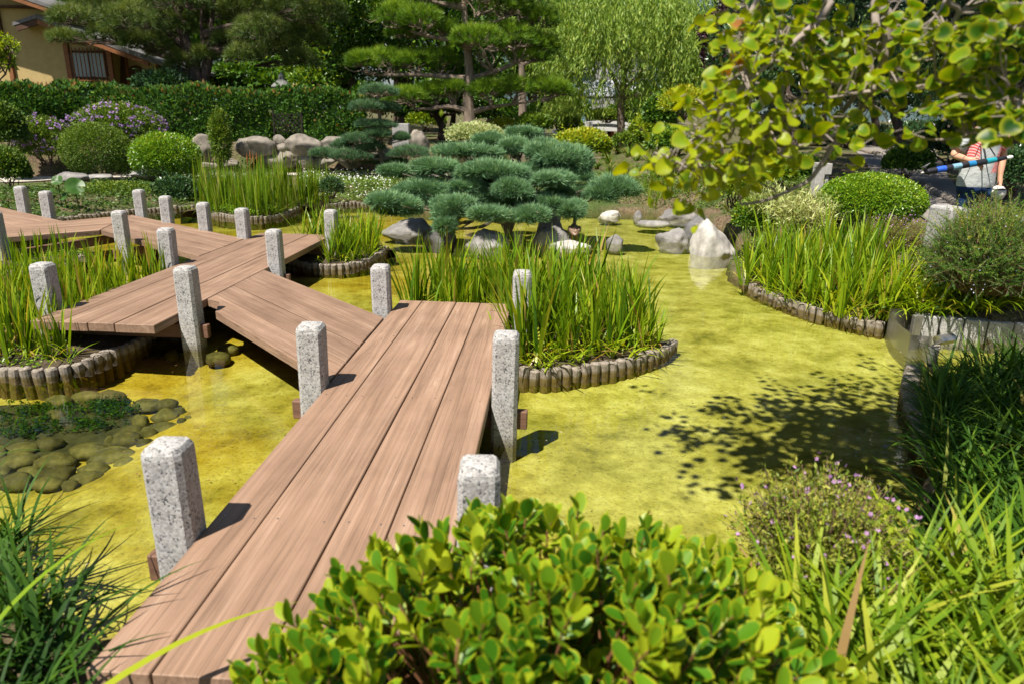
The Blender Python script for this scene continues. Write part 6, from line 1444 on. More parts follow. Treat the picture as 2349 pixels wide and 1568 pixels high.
jw = jv(headc + [0, -.01, -.055], .068, nk); hd = jv(headc + [0, .01, .03], .092, jw); tp = jv(headc + [0, .015, .10], .07, hd)
fing = [(.0, .085, .009), (.022, .095, .009), (.044, .09, .009), (.064, .072, .008)]
for sh, el, wr, ha, axis, spread, thumb in ((shL, elL, wrL, haL, unit(haL - wrL + [.02, 0, -.01]), np.array([0, -.15, -1.]), np.array([.35, -.2, .9])), (shR, elR, wrR, haR, unit(haR - wrR + [0, 0, -.02]), np.array([-.2, -1., 0]), np.array([-.7, -.6, -.6]))):
    a = jv(sh, .062, ch); b_ = jv(sh * .45 + el * .55, .050, a); c_ = jv(el, .043, b_); d_ = jv(el * .5 + wr * .5, .040, c_); e_ = jv(wr, .028, d_); f_ = jv(ha, (.036, .026), e_)
    spread = unit(spread); ax = unit(axis); inn = unit(np.cross(ax, spread)); k0 = ha + ax * .035
    for s0, ln, rd in fing:
        r0_ = ha + spread * (s0 - .032) + ax * .03; g1_ = jv(r0_ + ax * ln * .45 + [0, -.012, 0], rd, f_); g2_ = jv(r0_ + ax * ln * .75 + spread * .012 + inn * .0 + [0, -.005, -.012], rd * .92, g1_); jv(r0_ + ax * ln * .92 + [0, .012, -.03], rd * .8, g2_)
    g1_ = jv(ha - spread * .035 + ax * .0 + unit(thumb) * .01, .011, f_); jv(ha - spread * .05 + ax * .045 + [0, -.01, 0], .009, g1_)
for hp, fx in ((hipL, W_(2206, 500)), (hipR, W_(2256, 500))):
    kn = np.array([fx[0], .0, .50]); an = np.array([fx[0] - .01, .03, .08]); a = jv(hp, .095, pel); b_ = jv(kn, .062, a); c_ = jv(kn * .6 + an * .4 + [0, .02, 0], .055, b_); d_ = jv(an, .042, c_); jv(an + [0, -.14, -.045], .035, d_)
skin_body('body', V, E_, Rr, M_skin, pe, 0)
# face
M_dark = plain_mat('dark features', (.03, .02, .015), .5, .3, .1); M_hair = plain_mat('grey hair', (.16, .14, .13), .8, .2, .3, 60)
loft([(headc + [0, -.085, -.01], .004, .004, X, Zv), (headc + [0, -.098, -.02], .014, .012, X, Zv), (headc + [0, -.115, -.028], .012, .009, X, Zv), (headc + [0, -.118, -.03], .004, .004, X, Zv)], 'nose', M_skin, pe, (0, 0, 0), 8)
for s_ in (-1, 1):
    bm = bmesh.new(); bmesh.ops.create_uvsphere(bm, u_segments=8, v_segments=6, radius=.010); bm_obj('eye', bm, M_dark, pe, headc + [s_ * .031, -.084, .015])
    loft([(headc + [s_ * .088, .01, .0], .008, .028, Yv, Zv), (headc + [s_ * .102, .02, .0], .012, .032, Yv, Zv), (headc + [s_ * .106, .024, 0], .004, .02, Yv, Zv)], 'ear', M_skin, pe, (0, 0, 0), 8)
loft([(headc + [0, -.088, -.062], .004, .002, X, Zv), (headc + [0, -.092, -.063], .022, .004, X, Zv), (headc + [0, -.094, -.064], .004, .002, X, Zv)], 'mouth', M_dark, pe, (0, 0, 0), 8)
loft([(headc + [0, .03, -.05], .080, .070), (headc + [0, .03, .0], .097, .088), (headc + [0, .025, .05], .099, .098)], 'hair', M_hair, pe, (0, 0, 0), 16)
loft([(headc + [0, .008, .052], .104, .112), (headc + [0, .008, .085], .103, .112), (headc + [0, .012, .125], .085, .094), (headc + [0, .015, .15], .04, .045)], 'cap', M_cap, pe, (0, 0, 0), 20)
loft([(headc + [0, -.085, .06], .085, .006, X, Zv), (headc + [0, -.13, .056], .080, .006, X, Zv), (headc + [0, -.17, .045], .050, .005, X, Zv)], 'cap_brim', M_cap, pe, (0, 0, 0), 14)
# polo shirt: torso and sleeves, then jeans
hm = (hipL + hipR) / 2; lean_ = neck - hm
def tor(z, rx, ry): t_ = (z - hm[2]) / lean_[2]; return (hm + lean_ * t_, rx, ry)
loft([tor(hm[2] - .015, .205, .135), tor(hm[2] + .02, .212, .142), tor(hm[2] + .15, .200, .138), tor(hm[2] + .30, .198, .138), tor(hm[2] + .42, .205, .14), tor(neck[2] - .16, .212, .135), tor(neck[2] - .09, .195, .115), tor(neck[2] - .03, .12, .085), tor(neck[2] + .01, .072, .07), tor(neck[2] + .035, .070, .068)], 'polo_shirt', M_shirt, pe, (0, 0, 0), 24, cap=False)
def sleeve(sh, el, f, r0_, r1_):
    d = unit(el - sh); Xa = unit(np.cross(d, [0, 1, 0])); Ya = np.cross(d, Xa); p = lambda t_: sh + (el - sh) * t_
    loft([(p(-.12), r0_ * .9, r0_ * .9, Xa, Ya), (p(.15), r0_, r0_, Xa, Ya), (p(.5), r0_ * .95, r0_ * .95, Xa, Ya), (p(f), r1_, r1_, Xa, Ya), (p(f - .02), r1_ * .85, r1_ * .85, Xa, Ya)], 'sleeve', M_shirt, pe, (0, 0, 0), 14)
sleeve(shL, elL, .78, .085, .088); sleeve(shR, elR, .72, .082, .08)
loft([(hm + [-.01, 0, .04], .185, .13), (hm + [-.01, 0, -.05], .190, .135), (hm + [-.01, 0, -.09], .18, .12)], 'jeans_waist', M_jean, pe, (0, 0, 0), 20)
for hp, fx in ((hipL, W_(2206, 500)), (hipR, W_(2256, 500))):
    loft([(hp + [0, 0, -.02], .105, .115), (np.array([fx[0], 0, .72]), .098, .105), (np.array([fx[0], -.01, .50]), .082, .085), (np.array([fx[0], .01, .30]), .076, .08), (np.array([fx[0], .03, .07]), .075, .085)], 'trouser_leg', M_jean, pe, (0, 0, 0), 16)
    M_shoe = M_black
    loft([(np.array([fx[0], .07, .045]), .035, .04, X, Zv), (np.array([fx[0], .0, .05]), .048, .055, X, Zv), (np.array([fx[0], -.1, .035]), .05, .035, X, Zv), (np.array([fx[0], -.17, .025]), .035, .022, X, Zv)], 'shoe', M_shoe, pe, (0, 0, 0), 12)
# folded umbrella held across the body
M_umb, t, out = new_mat('banded umbrella cloth')
tc = N(t, 'ShaderNodeTexCoord'); sp_ = N(t, 'ShaderNodeSeparateXYZ'); t.links.new(tc.outputs['Object'], sp_.inputs[0])
mr = N(t, 'ShaderNodeMapRange'); mr.inputs[1].default_value = 0; mr.inputs[2].default_value = 1.0; t.links.new(sp_.outputs[0], mr.inputs[0])
K_ = (.012, .013, .018)
bc = ramp(t, mr.outputs[0], [(0, K_), (.17, (.02, .09, .50)), (.27, K_), (.345, (.16, .30, .38)), (.445, K_), (.52, (.01, .16, .36)), (.60, K_), (.72, (.01, .24, .30)), (.83, K_)], 'CONSTANT').outputs[0]
n1 = noise(t, 20, 3, .6, mapping=(.3, 2, 2)); principled(t, out, bc, .6, .3, n1.outputs[0], .6, .02)
u0, u1 = at(2112, 397, PY - .34), at(2312, 362, PY - .30); ud = unit(u1 - u0); UL = np.linalg.norm(u1 - u0)
ue = empty('folded_umbrella', u0, 'long folded umbrella with blue and teal bands held across the person', 'umbrella')
ue.rotation_euler = Vector(ud).to_track_quat('X', 'Z').to_euler()
loft([((.05, 0, 0), .024, .024, Yv, Zv), ((.08, 0, 0), .034, .034, Yv, Zv), ((.3, 0, .0), .036, .035, Yv, Zv), ((.55, 0, 0), .036, .035, Yv, Zv), ((.75, 0, 0), .034, .032, Yv, Zv), ((.88, 0, 0), .026, .026, Yv, Zv), ((.95, 0, 0), .018, .018, Yv, Zv)], 'canopy', M_umb, ue, (0, 0, 0), 12)
loft([((-.0, 0, -.005), .012, .012, Yv, Zv), ((.06, 0, 0), .012, .012, Yv, Zv)], 'tip', M_steel, ue, (0, 0, 0), 8)
loft([((.95, 0, 0), .016, .016, Yv, Zv), ((1.0, 0, 0), .02, .02, Yv, Zv), ((1.02, 0, 0), .014, .014, Yv, Zv)], 'handle', plain_mat('pale plastic', (.7, .7, .66), .4, .4, .05), ue, (0, 0, 0), 8)
for s_ in (-1, 0, 1):
    b = Buf(); tube(b, [(.06, .02 * s_, .02), (.03, .025 * s_, .05), (.10 + .02 * s_, .02 * s_, .085)], [.010, .010, .006], 5); b.build('rib_end', M_black, ue)
Mi = ue.rotation_euler.to_matrix().inverted()
def loc_u(p): return np.array(Mi @ Vector(p - u0))
for e0, e1_ in (((2252, 318, -.16), (2262, 366, -.28)), ((2256, 318, -.16), (2283, 358, -.28)), ((2252, 316, -.15), (2172, 366, -.30))):
    b = Buf(); tube(b, [loc_u(at(e0[0], e0[1], PY + e0[2])), loc_u((at(e0[0], e0[1], PY + e0[2]) + at(e1_[0], e1_[1], PY + e1_[2])) / 2 + np.array([0, -.02, -.01])), loc_u(at(e1_[0], e1_[1], PY + e1_[2]))], .007 if e1_[0] > 2200 else .004, 5); b.build('strap', M_black, ue)
hc = at(2287, 441, PY - .07); he = empty('round_bag', hc, 'small pale rounded bag with dark stripes hanging from the lowered hand', 'bag')
M_bag, t, out = new_mat('pale bag with dark stripes'); tc = N(t, 'ShaderNodeTexCoord'); sp_ = N(t, 'ShaderNodeSeparateXYZ'); t.links.new(tc.outputs['Object'], sp_.inputs[0])
principled(t, out, ramp(t, sp_.outputs[2], [(0, (.55, .52, .46)), (.02, (.06, .06, .06)), (.04, (.55, .52, .46))], 'CONSTANT').outputs[0], .5, .4)
loft([(hc + [0, 0, -.085], .03, .03), (hc + [0, 0, -.07], .075, .06), (hc + [0, 0, -.02], .098, .08), (hc + [0, 0, .03], .092, .075), (hc + [0, 0, .065], .055, .05), (hc + [0, 0, .075], .02, .02)], 'shell', M_bag, he, hc, 18)
b = Buf(); a_ = np.linspace(0, np.pi, 9); tube(b, np.stack([.05 * np.cos(a_), 0 * a_ - .01, .06 + .05 * np.sin(a_)], 1), .007, 6, cap=False); b.build('handle', M_black, he)
# ================================================================= OCHRE HOUSE
M_ochre = plain_mat('ochre render', (.42, .315, .14), .9, .15, .10, 4, .15)
M_timber = plain_mat('brown timber', (.21, .085, .032), .7, .3, .3, 5, .2, mapping=(1, 1, 6))
M_timberd = plain_mat('dark brown timber', (.075, .038, .022), .75, .3, .3, 5, .2)
M_tile = plain_mat('grey roof tiles', (.14, .135, .135), .8, .3, .3, 16, .4)
M_pane = plain_mat('window pane with sky tint', (.36, .44, .46), .25, .5, .08, 3)  # pale blue stands in for the sky reflected in the panes
HY = 30.0
h0 = at(120, 240, HY); he_ = empty('house', (h0[0], HY, 0), 'ochre rendered house with brown timber and a barred window at the upper left', 'house'); ho = np.array(he_.location)
def hx(u, v, Y=HY): p = at(u, v, Y); return p[0] - ho[0], p[2]
def hbox(name, u0, u1, v0, v1, Y0, Y1, mat, par=None, bev=.0):
    vm = (v0 + min(v1, 210)) / 2; x0, x1 = hx(u0, vm, Y0)[0], hx(u1, vm, Y0)[0]; z1, z0 = hx(u0, v0, Y0)[1], hx(u1, v1, Y0)[1]; bm = bmesh.new(); add_box(bm, (x0, Y0 - HY, z0), (x1, Y1 - HY, z1), bev); return bm_obj(name, bm, mat, par or he_)
def hprism(name, pts, Y0, Y1, mat, par=None):
    P = [hx(u, v, HY) for u, v in pts]; bm = bmesh.new(); a_ = [bm.verts.new((x, Y0 - HY, z)) for x, z in P]; b_ = [bm.verts.new((x, Y1 - HY, z)) for x, z in P]; n = len(P)
    bm.faces.new(a_); bm.faces.new(b_[::-1])
    for i in range(n): bm.faces.new((a_[i], b_[i], b_[(i + 1) % n], a_[(i + 1) % n]))
    bmesh.ops.recalc_face_normals(bm, faces=bm.faces[:]); return bm_obj(name, bm, mat, par or he_)
hprism('wall', [(-90, 250), (250, 250), (250, 100), (148, 58), (148, 18), (-90, -60)], HY, HY + 3.5, M_ochre)
hprism('side_wall', [(251, 250), (332, 250), (332, 128), (251, 100)], HY + .9, HY + 4, M_ochre)
sl = lambda u: 43 + (u - 118) * (138 - 43) / (365 - 118)
hprism('roof', [(118, 40), (368, 136), (430, 160), (430, 168), (366, 145), (118, 50)], HY - .9, HY + 5, M_tile)
hprism('barge_board', [(118, 51), (366, 146), (366, 156), (118, 62)], HY - .88, HY - .78, M_timber)
rl = hprism('roof', [(117.5, 40), (64, 58), (64, 66), (117.5, 50)], HY - .9, HY + .3, M_tile)
hprism('barge_board', [(117.5, 51), (70, 67), (73, 78), (117.5, 64)], HY - .88, HY - .78, M_timberd)
hprism('upper_roof', [(-90, -60), (60, -14), (175, 28), (175, 35), (60, -4), (-90, -48)], HY - 1.3, HY + 6, M_tile)
hprism('barge_board', [(40, -10), (170, 35), (170, 43), (40, 0)], HY - 1.28, HY - 1.18, M_timber)
hbox('beam', -90, 140, 10, 20, HY - .25, HY - .003, M_timberd)
for u in (150, 247): hbox('post', u, u + 11, 86 if u < 200 else 100, 240, HY - .12, HY - .003, M_timber, bev=.01)
hbox('post', 20, 30, 120, 240, HY - .12, HY - .003, M_timber, bev=.01); hbox('post', -6, 3, 18, 120, HY - .12, HY - .003, M_timberd, bev=.01)
hbox('lintel', 161.5, 246.5, 92, 103, HY - .09, HY - .003, M_timber, bev=.01)
wf = hbox('window', 163, 245.5, 116, 122, HY - .10, HY - .004, M_timberd)
hbox('frame', 163, 245.5, 177, 182, HY - .10, HY - .004, M_timberd, wf); hbox('frame', 163, 167, 122.3, 176.7, HY - .10, HY - .004, M_timberd, wf); hbox('frame', 241.5, 245.5, 122.3, 176.7, HY - .10, HY - .004, M_timberd, wf)
hbox('frame', 203, 206, 122.3, 176.7, HY - .07, HY - .03, M_timberd, wf)
hbox('pane', 167.2, 202.8, 122.3, 176.7, HY - .05, HY - .006, M_pane, wf); hbox('pane', 206.2, 241.3, 122.3, 176.7, HY - .05, HY - .006, M_pane, wf)
for k in range(9): hbox('bar', 168 + k * 8.9, 169.6 + k * 8.9, 110, 197, HY - .145, HY - .105, M_timber, wf)
hbox('sill', 160, 249, 183, 187, HY - .22, HY - .004, M_timber, wf)
lw = hbox('low_window', 36, 126, 196, 202, HY - .12, HY - .004, M_timberd)
for k in range(9): hbox('bar', 40 + k * 9.4, 41.5 + k * 9.4, 188, 230, HY - .16, HY - .125, M_timber, lw)
dr_ = hbox('door', 262, 288, 124, 240, HY + .84, HY + .897, M_timberd); hbox('frame', 288.2, 294, 118, 240, HY + .80, HY + .896, M_timber, dr_)
bm = bmesh.new(); x, z = hx(313, 172, HY + .86); bmesh.ops.create_cone(bm, cap_ends=True, segments=24, radius1=.36, radius2=.36, depth=.06, matrix=Matrix.Translation((x, .86, z)) @ Matrix.Rotation(math.pi / 2, 4, 'X')); bm_obj('round_window', bm, M_timberd, he_)
for u in (331, 392, 426): hbox('veranda_post', u, u + 6, 150, 250, HY + 1.2, HY + 1.35, M_timberd)
hbox('veranda_beam', 333, 430, 148, 155, HY + 1.15, HY + 1.4, M_timberd)
# tree twig in front of the house at the left edge: small maple
treeq('small bright leaved maple crown at the left edge in front of the house', -30, 250, 25.0, [(-5, 95, 34, 16, 0), (22, 108, 20, 12, -.2), (5, 135, 26, 14, .2), (20, 150, 14, 10, 0), (-40, 110, 40, 40, 0)], 1500, .13, M_b2, M_barkdark, 331, tone=(.55, .2), r0=.06)

# stone lantern behind the hedge, bamboo lattice panel before it
q = at(648, 214, 25.8); q[2] = gzp(q[0], q[1]) + .2; zt_ = at(648, 166, 25.8)[2]; s_ = (zt_ - q[2]) / 2.0
le = empty('stone_lantern', q, 'grey stone lantern rising behind the hedge', 'stone lantern')
M_lant = plain_mat('lantern stone with painted shade', (.17, .17, .155), .9, .2, .3, 8)  # grey darkened to put the shade behind the hedge into the stone
lf = lambda rs, nm: loft([(q + [0, 0, z * s_], r * s_ * .9, r * s_ * .9) for z, r in rs], nm, M_lant, le, q, 10)
lf([(0, .34), (.12, .36), (.2, .25), (.25, .17), (1.0, .15), (1.08, .24), (1.2, .34), (1.24, .34)], 'pedestal'); lf([(1.241, .2), (1.5, .2)], 'light_box'); lf([(1.501, .42), (1.56, .40), (1.72, .2), (1.78, .1), (1.84, .12), (1.95, .06), (2.0, .01)], 'cap')
lp = at(662, 306, 23.55); le2 = empty('lattice_panel', lp, 'small dark bamboo lattice panel set against the hedge', 'lattice panel'); b = Buf(); hw, hh = .45, .62
for k in range(-6, 7):
    for sg in (-1, 1):
        pts = []
        for t_ in (-1.2, 1.2):
            x = k * .15 + sg * t_ * .5; z = hh / 2 + t_ * .5; pts.append((x, z))
        (xa, za), (xb, zb) = pts; lo, hi = 0, 1
        ts = [t_ for t_ in np.linspace(0, 1, 41) if abs(xa + (xb - xa) * t_) <= hw and 0 <= za + (zb - za) * t_ <= hh]
        if len(ts) > 2: tube(b, [lp + [xa + (xb - xa) * t_, sg * .012, za + (zb - za) * t_] for t_ in (ts[0], ts[-1])], .012, 5)
for x in (-hw, hw): tube(b, [lp + [x, 0, -.1], lp + [x, 0, hh + .06]], .028, 7)
b.build('lattice', plain_mat('near black bamboo', (.025, .02, .016), .8, .2), le2, off=lp)  # one even near black for all the slats

# ================================================================= WHITE ARCHED BRIDGE and PAVILION
M_wstone = plain_mat('white painted stone', (.55, .54, .52), .8, .2, .06, 6)
M_red = plain_mat('dull red timber', (.24, .065, .04), .7, .3, .2, 10)
BY_ = 47.0; bo = at(1390, 300, BY_); bo[2] = 0; bre = empty('arched_bridge', bo, 'white arched stone bridge with slotted parapet in the distance', 'bridge')
def arc_strip(name, u0, u1, vt, th, Y0, Y1, mat, peak=1390, drop=.0016, par=None):
    P = []
    for u in np.linspace(u0, u1, 17): P.append((u, vt + drop * (u - peak) ** 2))
    Q = P + [(u, v + th) for u, v in P[::-1]]; bm = bmesh.new(); W3 = [at(u, v, BY_) - bo for u, v in Q]; a_ = [bm.verts.new((p[0], Y0 - BY_, p[2])) for p in W3]; b_ = [bm.verts.new((p[0], Y1 - BY_, p[2])) for p in W3]; n = len(Q)
    for i in range(16): 
        bm.faces.new((a_[i], a_[n - 1 - i], a_[n - 2 - i], a_[i + 1])); bm.faces.new((b_[i], b_[i + 1], b_[n - 2 - i], b_[n - 1 - i]))
    for i in range(n): bm.faces.new((a_[i], a_[(i + 1) % n], b_[(i + 1) % n], b_[i]))
    bmesh.ops.recalc_face_normals(bm, faces=bm.faces[:]); return bm_obj(name, bm, mat, par or bre)
for dy in (0, 1.9):
    arc_strip('rail', 1270, 1490, 277.5, 6.5, BY_ + dy, BY_ + dy + .25, M_wstone)
    for u in (1276, 1306, 1346, 1352, 1427, 1433, 1470): 
        p = at(u, 284.2 + .0016 * (u - 1390) ** 2, BY_) - bo; p2 = at(u + 7, 292 + .0016 * (u - 1390) ** 2, BY_) - bo
        bm = bmesh.new(); add_box(bm, (p[0], dy + .02, p2[2]), (p2[0], dy + .23, p[2])); bm_obj('baluster', bm, M_wstone, bre)
arc_strip('deck', 1270, 1490, 292.5, 8.5, BY_ - .05, BY_ + 2.2, M_wstone)
for u in (1376, 1402, 1345, 1440):
    for dy in (.2, 1.8):
        p = at(u, 298, BY_) - bo; bm = bmesh.new(); add_box(bm, (p[0], dy, -1.2), (p[0] + .22, dy + .22, p[2]), .02); bm_obj('pier', bm, M_red, bre)
p = at(1237, 296, 45); p2 = at(1252, 272, 45); bm = bmesh.new(); add_box(bm, (0, 0, -.6), (p2[0] - p[0], .4, p2[2] - p[2]), .03); add_box(bm, (-.05, -.05, p2[2] - p[2] + .001), (p2[0] - p[0] + .05, .45, p2[2] - p[2] + .08), .02)
tag(bm_obj('stone_pillar', bm, M_wstone, None, p), 'white square stone pillar left of the arched bridge', 'pillar')
VY = 62.0; vo_ = at(1390, 280, VY); pav = empty('pavilion', (vo_[0], VY, 0), 'open pavilion with grey roof and red railing behind the arched bridge', 'pavilion'); pvo = np.array(pav.location)
def pbox(name, u0, u1, v0, v1, Y0, Y1, mat):
    a, b_ = at(u0, v1, VY), at(u1, v0, VY); bm = bmesh.new(); add_box(bm, (a[0] - pvo[0], Y0, a[2]), (b_[0] - pvo[0], Y1, b_[2]), .02); return bm_obj(name, bm, mat, pav)
pbox('floor', 1335, 1452, 284, 296, -.2, 4.2, m_conc)
for u in (1340, 1364, 1392, 1420, 1444): pbox('post', u, u + 4, 216, 284, 0, .18, M_timberd); pbox('post', u, u + 4, 216, 284, 3.8, 3.98, M_timberd)
for v in (266, 273): pbox('railing', 1344.5, 1443.5, v, v + 2.2, .02, .12, M_red)
for k in range(16): pbox('railing_bar', 1346 + k * 6.1, 1347.4 + k * 6.1, 268.4, 272.8, .03, .11, M_red)
a, b_, c_, d_ = [at(u, v, VY) - pvo for u, v in ((1296, 219), (1488, 217), (1432, 182), (1350, 182))]
bm = bmesh.new(); lo = [bm.verts.new((x, y, z)) for x, y, z in ((a[0], -1.4, a[2]), (b_[0], -1.4, b_[2]), (b_[0], 5.4, b_[2]), (a[0], 5.4, a[2]))]; lo2 = [bm.verts.new((v.co.x, v.co.y, v.co.z - .15)) for v in lo]; hi = [bm.verts.new((x, y, z)) for x, y, z in ((d_[0], 2.0, d_[2]), (c_[0], 2.0, c_[2]))]
bm.faces.new((lo[0], lo[1], hi[1], hi[0])); bm.faces.new((lo[2], lo[3], hi[0], hi[1])); bm.faces.new((lo[1], lo[2], hi[1])); bm.faces.new((lo[3], lo[0], hi[0])); bm.faces.new(lo2[::-1])
for i in range(4): bm.faces.new((lo[i], lo2[i], lo2[(i + 1) % 4], lo[(i + 1) % 4]))
bmesh.ops.recalc_face_normals(bm, faces=bm.faces[:]); bm_obj('roof', bm, plain_mat('pale grey roof', (.42, .44, .45), .7, .3, .1, 5), pav)
M_pale = plain_mat('pale facade', (.30, .29, .28), .8, .2, .08, 2); M_blue = plain_mat('pale blue facade', (.18, .30, .36), .7, .3, .08, 2); M_winb = plain_mat('dark window glass', (.07, .09, .11), .2, .5, .1)
def block(label, u0, u1, v0, v1, Y, mat, nx, nz):
    a, b_ = at(u0, v1, Y), at(u1, v0, Y); w_, h_ = b_[0] - a[0], b_[2] - a[2]; e = empty('building', (a[0], Y, a[2]), label, 'building'); bm = bmesh.new(); add_box(bm, (0, 0, -8), (w_, 14, h_), .1); bm_obj('walls', bm, mat, e)
    for i in range(nx):
        for j in range(nz):
            x, z = w_ * (i + .25) / nx, h_ * (j + .3) / nz; bm = bmesh.new(); add_box(bm, (x, -.08, z), (x + w_ * .5 / nx, -.003, z + h_ * .45 / nz)); bm_obj('window', bm, M_winb, e)
    bm = bmesh.new(); add_box(bm, (-.6, -.6, h_ + .003), (w_ + .6, 14.4, h_ + .7)); bm_obj('roof_slab', bm, M_wstone, e)
block('pale blue building glimpsed through the drooping pepper tree, left of its trunk', 1268, 1352, 168, 262, 120, M_blue, 5, 3)
block('pale apartment building glimpsed through the pepper tree, right of its trunk', 1372, 1490, 100, 200, 230, M_pale, 7, 5)
# ================================================================= REDBUD: overhanging branches with heart shaped leaves
M_red_leaf = leaf_mat('heart shaped leaf', [(0, (0.014, 0.068, 0.004)), (.35, (0.060, 0.165, 0.005)), (.70, (.21, .315, .007)), (.93, (.38, .44, .012)), (.96, (.40, .17, .05)), (1, (.45, .18, .07))], .48, (1.35, 1.15, .25), .42, .3, rim=((.30, .34, .010), .2, 2.6))  # yellow rim stands in for light fringing and shining through the leaf edge
M_branch = plain_mat('grey smooth branch', (.26, .215, .185), .8, .2, .25, 30)
def heart():
    prof = [(0, .04), (.17, -.04), (.36, -.01), (.50, .12), (.56, .30), (.55, .48), (.47, .68), (.31, .85), (.13, .95), (0, 1.0)]
    out_ = [(x, y) for x, y in prof] + [(-x, y) for x, y in prof[-2:0:-1]]
    out_ = np.array(out_); n = len(out_); mid_ = np.array([0, .42])
    ring = mid_ + (out_ - mid_) * .55
    P = np.vstack([[mid_], ring, out_]); z = .17 * np.abs(P[:, 0]) - .30 * (P[:, 1] - .35) ** 2 + .05 * np.sin(P[:, 1] * 6) * np.abs(P[:, 0]) * 2
    V = np.column_stack([P, z]); F = [[0, 1 + i, 1 + (i + 1) % n] for i in range(n)]
    for i in range(n): F += [[1 + i, 1 + n + i, 1 + n + (i + 1) % n], [1 + i, 1 + n + (i + 1) % n, 1 + (i + 1) % n]]
    return (V, np.array(F)), np.r_[0, np.full(n, .3), np.full(n, 1.0)]
HEART, HEART_RIM = heart()
r_ = np.random.default_rng(401)
root = np.array([2.9, 1.3, gzp(2.9, 1.3)]); fork = np.array([2.6, 1.6, 2.6])
te = empty('redbud_tree', root, 'redbud tree whose grey branches of heart shaped leaves overhang the upper right', 'tree')
tr, fl = Buf(), Buf()
T = smooth_path([root - [0, 0, .2], root + [-.05, .08, .9], root + [-.15, .2, 1.8], fork], 5); tube(tr, T, np.linspace(.13, .08, len(T)), 10); tr.build('trunk', M_branch, te, off=root)
def Lq(pts, start=None):
    P = [at(u, v, Y) for u, v, Y in pts]; return smooth_path(([fork] + ([np.array(start)] if start is not None else []) if start is not False else []) + P, 5)
LIMBS = [Lq([(2080, -60, 2.5), (2039, 43, 2.5), (2032, 117, 2.5), (2002, 207, 2.48), (1969, 263, 2.45), (1932, 300, 2.42), (1882, 323, 2.4), (1799, 343, 2.38), (1750, 356, 2.36)], (1.9, 2.2, 2.75)),
         Lq([(2060, -90, 2.7), (2010, 100, 2.65), (1972, 200, 2.6), (1930, 260, 2.6), (1899, 300, 2.6), (1870, 330, 2.6), (1760, 250, 2.55)][:6], (1.8, 2.4, 2.8)),
         Lq([(2380, 60, 2.2), (2250, 150, 2.3), (2120, 200, 2.35), (2000, 210, 2.4), (1900, 225, 2.4)], (2.3, 1.9, 2.5)),
         Lq([(2400, 220, 2.1), (2330, 280, 2.15), (2250, 300, 2.2), (2190, 320, 2.25)], (2.4, 1.8, 2.2)),
         Lq([(1960, -90, 2.5), (1900, 20, 2.5), (1830, 90, 2.45), (1760, 150, 2.4), (1710, 200, 2.35)], (1.7, 2.3, 2.9)),
         Lq([(1800, -100, 2.6), (1745, -10, 2.55), (1705, 60, 2.5), (1690, 110, 2.5)], (1.5, 2.4, 3.0)),
         Lq([(2250, -80, 2.3), (2200, 30, 2.35), (2150, 100, 2.4)], (2.2, 2.0, 2.8)),
         np.vstack([smooth_path([at(1932, 300, 2.42), at(1895, 360, 2.4), at(1860, 410, 2.38), at(1819, 433, 2.36), at(1756, 460, 2.34), at(1699, 470, 2.32)], 5)]),
         np.vstack([smooth_path([at(1799, 343, 2.38), at(1720, 380, 2.33), at(1650, 400, 2.28), at(1590, 395, 2.25), at(1530, 372, 2.22)], 5)]),
         np.vstack([smooth_path([at(1882, 323, 2.4), at(1800, 290, 2.4), at(1720, 280, 2.36), at(1640, 300, 2.32), at(1570, 330, 2.3)], 5)]),
         # crown above the frame
         smooth_path([fork, (2.2, 2.2, 3.1), (1.6, 2.8, 3.5), (1.0, 2.9, 3.75), (0.3, 2.8, 3.9)], 5), smooth_path([fork, (2.4, 2.4, 3.2), (2.1, 3.0, 3.6), (1.8, 3.5, 3.6)], 5), smooth_path([fork, (3.0, 2.1, 3.2), (3.1, 2.9, 3.5), (2.9, 3.6, 3.5)], 5),
         smooth_path([fork, (2.9, 1.6, 3.3), (3.6, 2.2, 3.7), (4.0, 3.0, 3.8)], 5)]
for k, P in enumerate(LIMBS):
    b = Buf(); r0 = .020 if k < 7 else (.010 if k < 10 else .03); tube(b, P, np.linspace(r0 if k < 10 else .04, .004, len(P)), 7); b.build('branch', M_branch, te, off=root, smooth=True)
allpts = np.vstack(LIMBS[:10]); tw = Buf()
def leaf_cluster(c, n, sz, tone, spread, r):
    j = np.argmin(np.linalg.norm(allpts2 - c, axis=1)); a0 = allpts2[j]
    if np.linalg.norm(a0 - c) > .02: tube(tw, smooth_path([a0, (a0 + c) / 2 + [0, 0, .02] + r.normal(size=3) * .02, c], 3), np.linspace(.004, .0018, 7), 4, cap=False)
    ax0 = unit(c - a0 + r.normal(size=3) * .05)
    t_ = np.linspace(-.5, .6, n)[:, None]; node = c + ax0 * t_ * spread + r.normal(size=(n, 3)) * .012
    sd = unit(np.cross(ax0, [0, 0, 1.]))
    d = unit(sd * np.where(np.arange(n) % 2 == 0, 1, -1)[:, None] * .8 + ax0 * .5 + randdir(n, r) * .5 + [0, 0, -.28])
    nm = unit(np.array([-.25, -.45, .75]) + randdir(n, r) * .95)
    pet = node + d * .03
    leaves(fl, pet, d, nm, sz * r.uniform(.6, 1.15, n), np.clip(tone + r.normal(size=n) * .14, 0, .92), r.uniform(.80, 1.0, n), HEART, HEART_RIM)
    for k in range(0, n, 2): tube(tw, [node[k], pet[k]], .0012, 3, cap=False)
allpts2 = np.vstack(LIMBS)
CL = []
